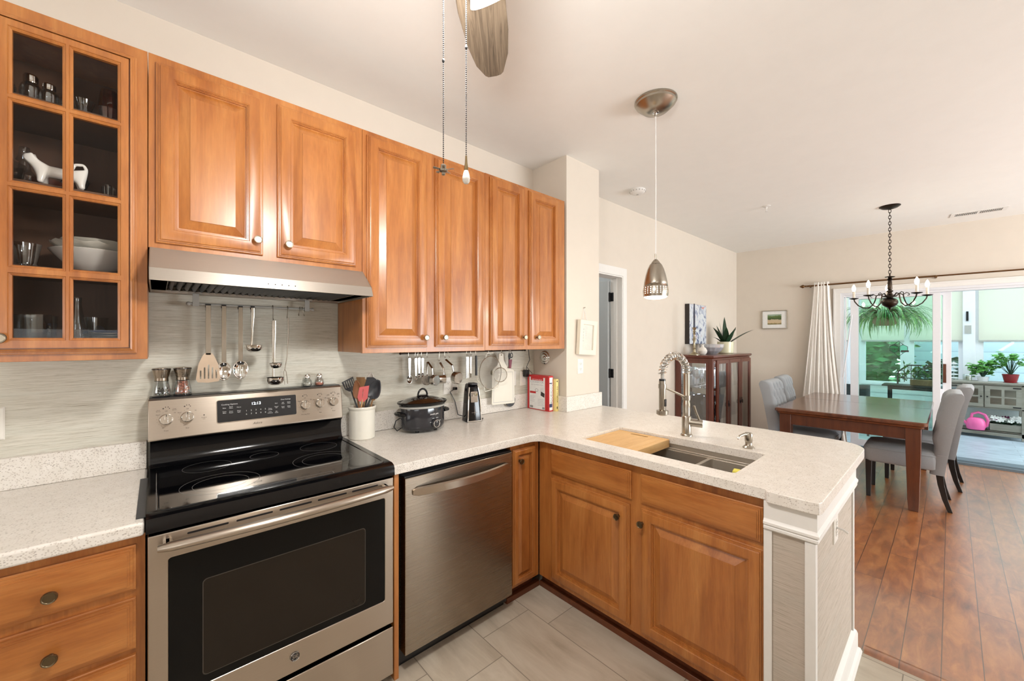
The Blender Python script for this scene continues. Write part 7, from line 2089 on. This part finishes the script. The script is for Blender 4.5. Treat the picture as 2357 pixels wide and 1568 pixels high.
for a, b, kn in ((2.20, 2.538, 2.515), (2.552, 2.89, 2.575)):
    hol = []
    mu, mv = (a + b) / 2, 0.61
    for u0_, u1_ in ((a + 0.05, mu - 0.014), (mu + 0.014, b - 0.05)):
        for v0_, v1_ in ((0.505, mv - 0.012), (mv + 0.012, 0.72)):
            hol.append([(u0_, v0_), (u0_, v1_), (u1_, v1_), (u1_, v0_)])
    do = link('door', MB(KF).prism([[(a, 0.455), (b, 0.455), (b, 0.77), (a, 0.77)]] + hol, 0.0, 0.018), M['greywood'], r, smooth=False)
    link('glass_pane', MB(KF).box(a + 0.04, b - 0.04, 0.495, 0.73, 0.005, 0.008), M['glass'], do)
    link('knob', MB(KF).cyl((kn, 0.61, 0.018), (kn, 0.61, 0.032), 0.010), M['iron'], do)
    hh = MB(KF)
    for v in (0.475, 0.750):
        e = b - 0.004 if a > 2.5 else a + 0.004
        s = -1 if a > 2.5 else 1
        hh.box(min(e, e + s * 0.075), max(e, e + s * 0.075), v - 0.008, v + 0.008, 0.018, 0.021)
    link('hinge', hh, M['iron'], do)
# things on and under it
r = thing('watering_can', 'bright pink plastic watering can on the sideboard lower shelf', 'watering can', (9.20, -2.48, 0.10))
wc = (9.215, -2.465, 0.1005)
link('body', MB().lathe([(0.085, 0), (0.092, 0.01), (0.098, 0.04), (0.102, 0.08), (0.094, 0.13), (0.072, 0.165), (0.045, 0.178), (0.001, 0.178)], wc, 28, sx=0.8), M['pinkcan'], r)
link('handle', MB().tube([(9.215, -2.42, 0.27), (9.215, -2.43, 0.33), (9.215, -2.49, 0.36), (9.215, -2.555, 0.33), (9.215, -2.585, 0.25), (9.215, -2.575, 0.17), (9.215, -2.55, 0.14)], [0.016, 0.018, 0.018, 0.018, 0.017, 0.016, 0.014], 12), M['pinkcan'], r)
link('spout', MB().tube([(9.205, -2.385, 0.16), (9.19, -2.33, 0.24), (9.18, -2.30, 0.31)], [0.020, 0.013, 0.016], 12), M['pinkcan'], r)
r = thing('flower_trough', 'weathered wooden trough of white and purple pansies under the sideboard', 'planter', (9.32, -2.76, 0.10))
link('trough', MB().prism([[(9.20, -2.60), (9.40, -2.60), (9.40, -2.90), (9.20, -2.90)], [(9.215, -2.615), (9.215, -2.885), (9.385, -2.885), (9.385, -2.615)]], 0.105, 0.215).box(9.20, 9.40, -2.90, -2.60, 0.101, 0.115), M['greywood'], r, smooth=False)
link('soil', MB().box(9.214, 9.386, -2.886, -2.614, 0.16, 0.20), M['soil'], r)
fl = foliage(9.28, -2.75, 0.235, 0.10, 0.17, 0.045, 130, 0.028, 3)
link('foliage', fl, M['leafdark'], r, smooth=False, stuff=True)
rf = random.Random(9)
for k in range(46):
    x, y, z = 9.20 + rf.random() * 0.16, -2.60 - rf.random() * 0.31, 0.255 + rf.random() * 0.055
    pu = rf.random() < 0.35 and y > -2.80
    b = MB(Matrix.Translation((x, y, z)) @ Matrix.Rotation(rf.uniform(0.7, 1.3) * -1, 4, 'Y') @ Matrix.Rotation(rf.random() * 6, 4, 'Z') @ Matrix.Scale(1.5, 4))
    for q in range(5):
        a = q * 2 * PI / 5
        b.add([(0, 0, 0), (0.018 * math.cos(a - 0.5), 0.018 * math.sin(a - 0.5), 0.003), (0.024 * math.cos(a), 0.024 * math.sin(a), 0.005), (0.018 * math.cos(a + 0.5), 0.018 * math.sin(a + 0.5), 0.003)], [(0, 1, 2, 3)])
    link('pansy', b, M['pansyp'] if pu else M['pansyw'], r, smooth=False)
def jade(label, c, pot, spread, n, seed, zmax, trailing=0.0):
    rr = random.Random(seed)
    r = thing('jade_plant', label, 'potted plant', c, group='jade plants on the sideboard')
    link('pot', MB().lathe(pot[0], c, 28), pot[1], r, ang=40)
    ph = max(z for _, z in pot[0])
    st = MB(); lf = MB()
    for k in range(n):
        a = rr.random() * 6.28
        q = spread * (0.35 + 0.65 * rr.random())
        h = ph + zmax * (0.45 + 0.55 * rr.random()) - (trailing * q / spread if rr.random() < 0.5 else 0)
        p0 = Vector((c[0], c[1], c[2] + ph - 0.02))
        p2 = Vector((c[0] + q * math.cos(a) * 0.6, c[1] + q * math.sin(a), c[2] + h))
        p1 = (p0 + p2) / 2 + Vector((0, 0, 0.03 + 0.3 * zmax * rr.random()))
        st.tube([p0, p1, p2], [0.005, 0.004, 0.002], 6)
        for j in range(12):
            t = 0.45 + 0.6 * rr.random()
            b_ = p1.lerp(p2, min(1.05, t))
            s = 0.020 + 0.010 * rr.random()
            lf.ball((0, 0, 0), 1, 8, 5, Matrix.Translation(b_ + Vector((rr.gauss(0, 1), rr.gauss(0, 1), rr.gauss(0, 1))) * 0.016) @ Matrix.Rotation(rr.random() * 6.28, 4, 'Z') @ Matrix.Rotation(rr.uniform(-1, 1), 4, 'X') @ Matrix.Diagonal((s, s * 0.55, s * 0.16, 1)))
    link('stems', st, M['leafdark'], r)
    link('leaves', lf, M['jade'], r)
jade('bushy green plant sprawling over the sideboard edge, left of the red pot', (9.36, -2.54, 0.8205), ([(0.05, 0), (0.065, 0.07), (0.06, 0.07), (0.001, 0.06)], M['vinyl']), 0.19, 30, 5, 0.26, 0.15)
jade('jade plant in a dark red glazed pot on the sideboard', (9.33, -2.80, 0.8205), ([(0.065, 0), (0.075, 0.008), (0.060, 0.012), (0.062, 0.02), (0.078, 0.10), (0.084, 0.125), (0.078, 0.125), (0.072, 0.10), (0.001, 0.10)], M['redpot']), 0.20, 20, 8, 0.30, 0.0)
r = thing('jar_candle', 'pale glass jar candle on the sideboard', 'candle', (9.32, -2.385, 0.8205))
link('jar', MB().lathe([(0.045, 0), (0.047, 0.01), (0.047, 0.09), (0.040, 0.10), (0.038, 0.10), (0.044, 0.088), (0.044, 0.012), (0.001, 0.006)], (9.32, -2.385, 0.8205), 24), M['vessel'], r)
link('wax', MB().lathe([(0.043, 0.008), (0.043, 0.065), (0.001, 0.065)], (9.32, -2.385, 0.8205), 24), M['cream'], r)
r = thing('stacked_stone_ornament', 'pale tiered ornament like stacked stones on the sideboard', 'ornament', (9.32, -2.245, 0.8205))
b = MB()
z = 0.8205
b.cyl((9.32, -2.245, z), (9.32, -2.245, z + 0.30), 0.005)
for k in range(5):
    b.lathe([(0.02, 0), (0.052 - 0.004 * k, 0.010), (0.050 - 0.004 * k, 0.018), (0.012, 0.030), (0.001, 0.030)], (9.32, -2.245, z + 0.02 + k * 0.056), 18)
link('tiers', b, M['greydoor'], r)
# black iron folding table, iron planter with vine
r = thing('patio_side_table', 'long black metal side table behind the sliding glass', 'table', (8.55, -1.85, 0))
b = MB().box(8.32, 8.70, -2.28, -1.50, 0.745, 0.765)
link('top', b, M['iron'], r, bev=0.003)
for y in (-1.58, -2.18):
    for x in (8.35, 8.66):
        link('leg', MB().box(x - 0.014, x + 0.014, y - 0.014, y + 0.014, 0.0, 0.745), M['iron'], r)
link('rail', MB().box(8.34, 8.355, -2.18, -1.58, 0.70, 0.725).box(8.655, 8.67, -2.18, -1.58, 0.70, 0.725), M['iron'], r)
r = thing('trellis_planter', 'wicker planter with a wrought-iron trellis back and climbing vine', 'planter', (8.56, -1.90, 0.7655))
YF = FM((8.62, 0, 0), (0, -1, 0), (0, 0, 1), (-1, 0, 0))
b = MB(YF)
A0, A1, zb_ = 1.66, 2.10, 0.768
b.tube([(A0, zb_, 0), (A0, 0.93, 0), (A0 + 0.01, 0.96, 0), (A0 + 0.05, 1.0, 0), (A0 + 0.09, 1.045, 0), (A0 + 0.13, 1.06, 0), (A1 - 0.10, 1.06, 0), (A1 - 0.06, 1.03, 0), (A1 - 0.01, 0.985, 0), (A1, 0.96, 0), (A1, zb_, 0)], 0.010, 8)
for v in (0.86, 0.93):
    b.tube([(A0, v, 0), (A1, v, 0)], 0.006, 6)
for k in range(1, 6):
    u = A0 + k * (A1 - A0) / 6
    b.tube([(u, 0.80, 0), (u, 1.05, 0)], 0.0045, 6)
for k in range(4):
    u = A0 + 0.05 + k * 0.10
    b.tube([(u + 0.025 * math.cos(t) * (1 - t / 9), 0.985 + 0.03 * math.sin(t) * (1 - t / 9), 0) for t in [q * 0.5 for q in range(14)]], 0.003, 5)
link('trellis', b, M['iron'], r)
link('basket', MB().prism([rrect(8.47, 8.60, -2.06, -1.80, 0.03, 4)], 0.768, 0.85), M['basket'], r, bev=0.006)
st = MB(); lf = MB(); rr = random.Random(21)
for k in range(16):
    y0_ = -1.70 - rr.random() * 0.38
    p = Vector((8.58, y0_, 0.84))
    pts = [p.copy()]
    for j in range(4):
        p = p + Vector((rr.uniform(-0.03, 0.01), rr.uniform(-0.05, 0.05), rr.uniform(0.0, 0.08)))
        pts.append(p.copy())
        for q in range(2):
            s = 0.022 + rr.random() * 0.024
            lf.add([(0, 0, 0), (s * 0.6, s * 0.5, 0), (0, s * 1.5, -s * 0.2), (-s * 0.6, s * 0.5, 0)], [(0, 1, 2, 3)], Matrix.Translation(p) @ Matrix.Rotation(rr.random() * 6.28, 4, 'Z') @ Matrix.Rotation(rr.uniform(-0.5, 1.6), 4, 'X'))
    st.tube(pts, 0.0025, 5)
link('vine_stems', st, M['leafdark'], r)
link('vine_leaves', lf, M['leaf'], r, smooth=False, stuff=True)
# black patio chair
def bent(mb, pts, r_=0.010):
    mb.tube(pts, r_, 8)
r = thing('patio_chair', 'black woven patio chair behind the sliding glass', 'chair', (8.05, -1.15, 0))
b = MB()
b.grid(lambda i, j: (7.93 + 0.02 * j + 0.05 * abs(i * 2 - 1) ** 2, -0.90 - 0.50 * i, 0.44 + 0.33 * j), 10, 8)
link('back', b, M['ribgrey'], r, solid=0.02)
link('seat', MB().box(7.97, 8.38, -1.40, -0.90, 0.40, 0.435), M['ribgrey'], r, bev=0.01)
for x, y in ((7.98, -0.92), (7.98, -1.38), (8.36, -0.92), (8.36, -1.38)):
    link('leg', MB().tube([(x, y, 0.0), (x, y, 0.41)], 0.014, 8), M['iron'], r)
# hanging spider plant
hc = (8.00, -1.565, 1.74)
r = thing('hanging_spider_plant', 'large arching spider plant hanging in a wicker basket in the sunroom', 'hanging plant', hc)
link('basket', MB().lathe([(0.10, -0.08), (0.135, -0.04), (0.15, 0.03), (0.155, 0.05), (0.145, 0.05), (0.13, 0.0), (0.001, 0.0)], hc, 28), M['basket'], r)
hg = MB()
for k in range(3):
    a = k * 2.1 + 0.4
    hg.tube([(hc[0] + 0.15 * math.cos(a), hc[1] + 0.15 * math.sin(a), hc[2] + 0.045), (hc[0], hc[1], hc[2] + 0.62)], 0.003, 5)
hg.cyl((hc[0], hc[1], hc[2] + 0.61), (hc[0], hc[1], 2.75), 0.003)
link('hanger', hg, M['iron'], r)
rr = random.Random(33)
for k in range(100):
    a = rr.random() * 6.28
    L = rr.uniform(0.40, 0.72)
    blade((hc[0], hc[1], hc[2] + 0.03), a, L, rr.uniform(0.008, 0.014), rr.uniform(0.2, 1.1), M['leaf'] if rr.random() < 0.5 else M['leaflight'], r, droop=rr.uniform(2.0, 3.0), base_r=rr.uniform(0.01, 0.12), n=10, pw=1.0)
b = MB()
for k in range(300):
    a = rr.random() * 6.28
    L = rr.uniform(0.35, 0.66)
    p = Vector((hc[0] + 0.10 * math.cos(a), hc[1] + 0.10 * math.sin(a), hc[2] + 0.04))
    d = Vector((math.cos(a), math.sin(a), 0)); s = Vector((-d.y, d.x, 0))
    vs, fs = [], []
    lean, dr = rr.uniform(0.4, 1.2), rr.uniform(2.2, 3.0)
    w0 = rr.uniform(0.006, 0.010)
    for i in range(8):
        t = i / 7
        w_ = w0 * (1 - t ** 2) + 0.0005
        vs += [tuple(p - s * w_), tuple(p + s * w_)]
        th_ = lean + dr * t
        p = p + (d * math.sin(th_) + ZV * math.cos(th_)) * (L / 7)
    for i in range(7):
        fs.append((i * 2, i * 2 + 1, i * 2 + 3, i * 2 + 2))
    b.add(vs, fs)
link('leaf_mass', b, M['leaf'], r, stuff=True)
# black cord/umbrella pole left behind the door stile and the white wand
r = thing('blind_wand', 'thin white wand hanging beside the curtain on the patio door', 'wand', tuple(E @ Vector((1.30, 1.2, 0.03))))
link('wand', MB(E).tube([(1.345, 1.78, 0.03), (1.31, 1.45, 0.035), (1.255, 0.95, 0.04)], 0.007, 8), M['vinyl'], r)
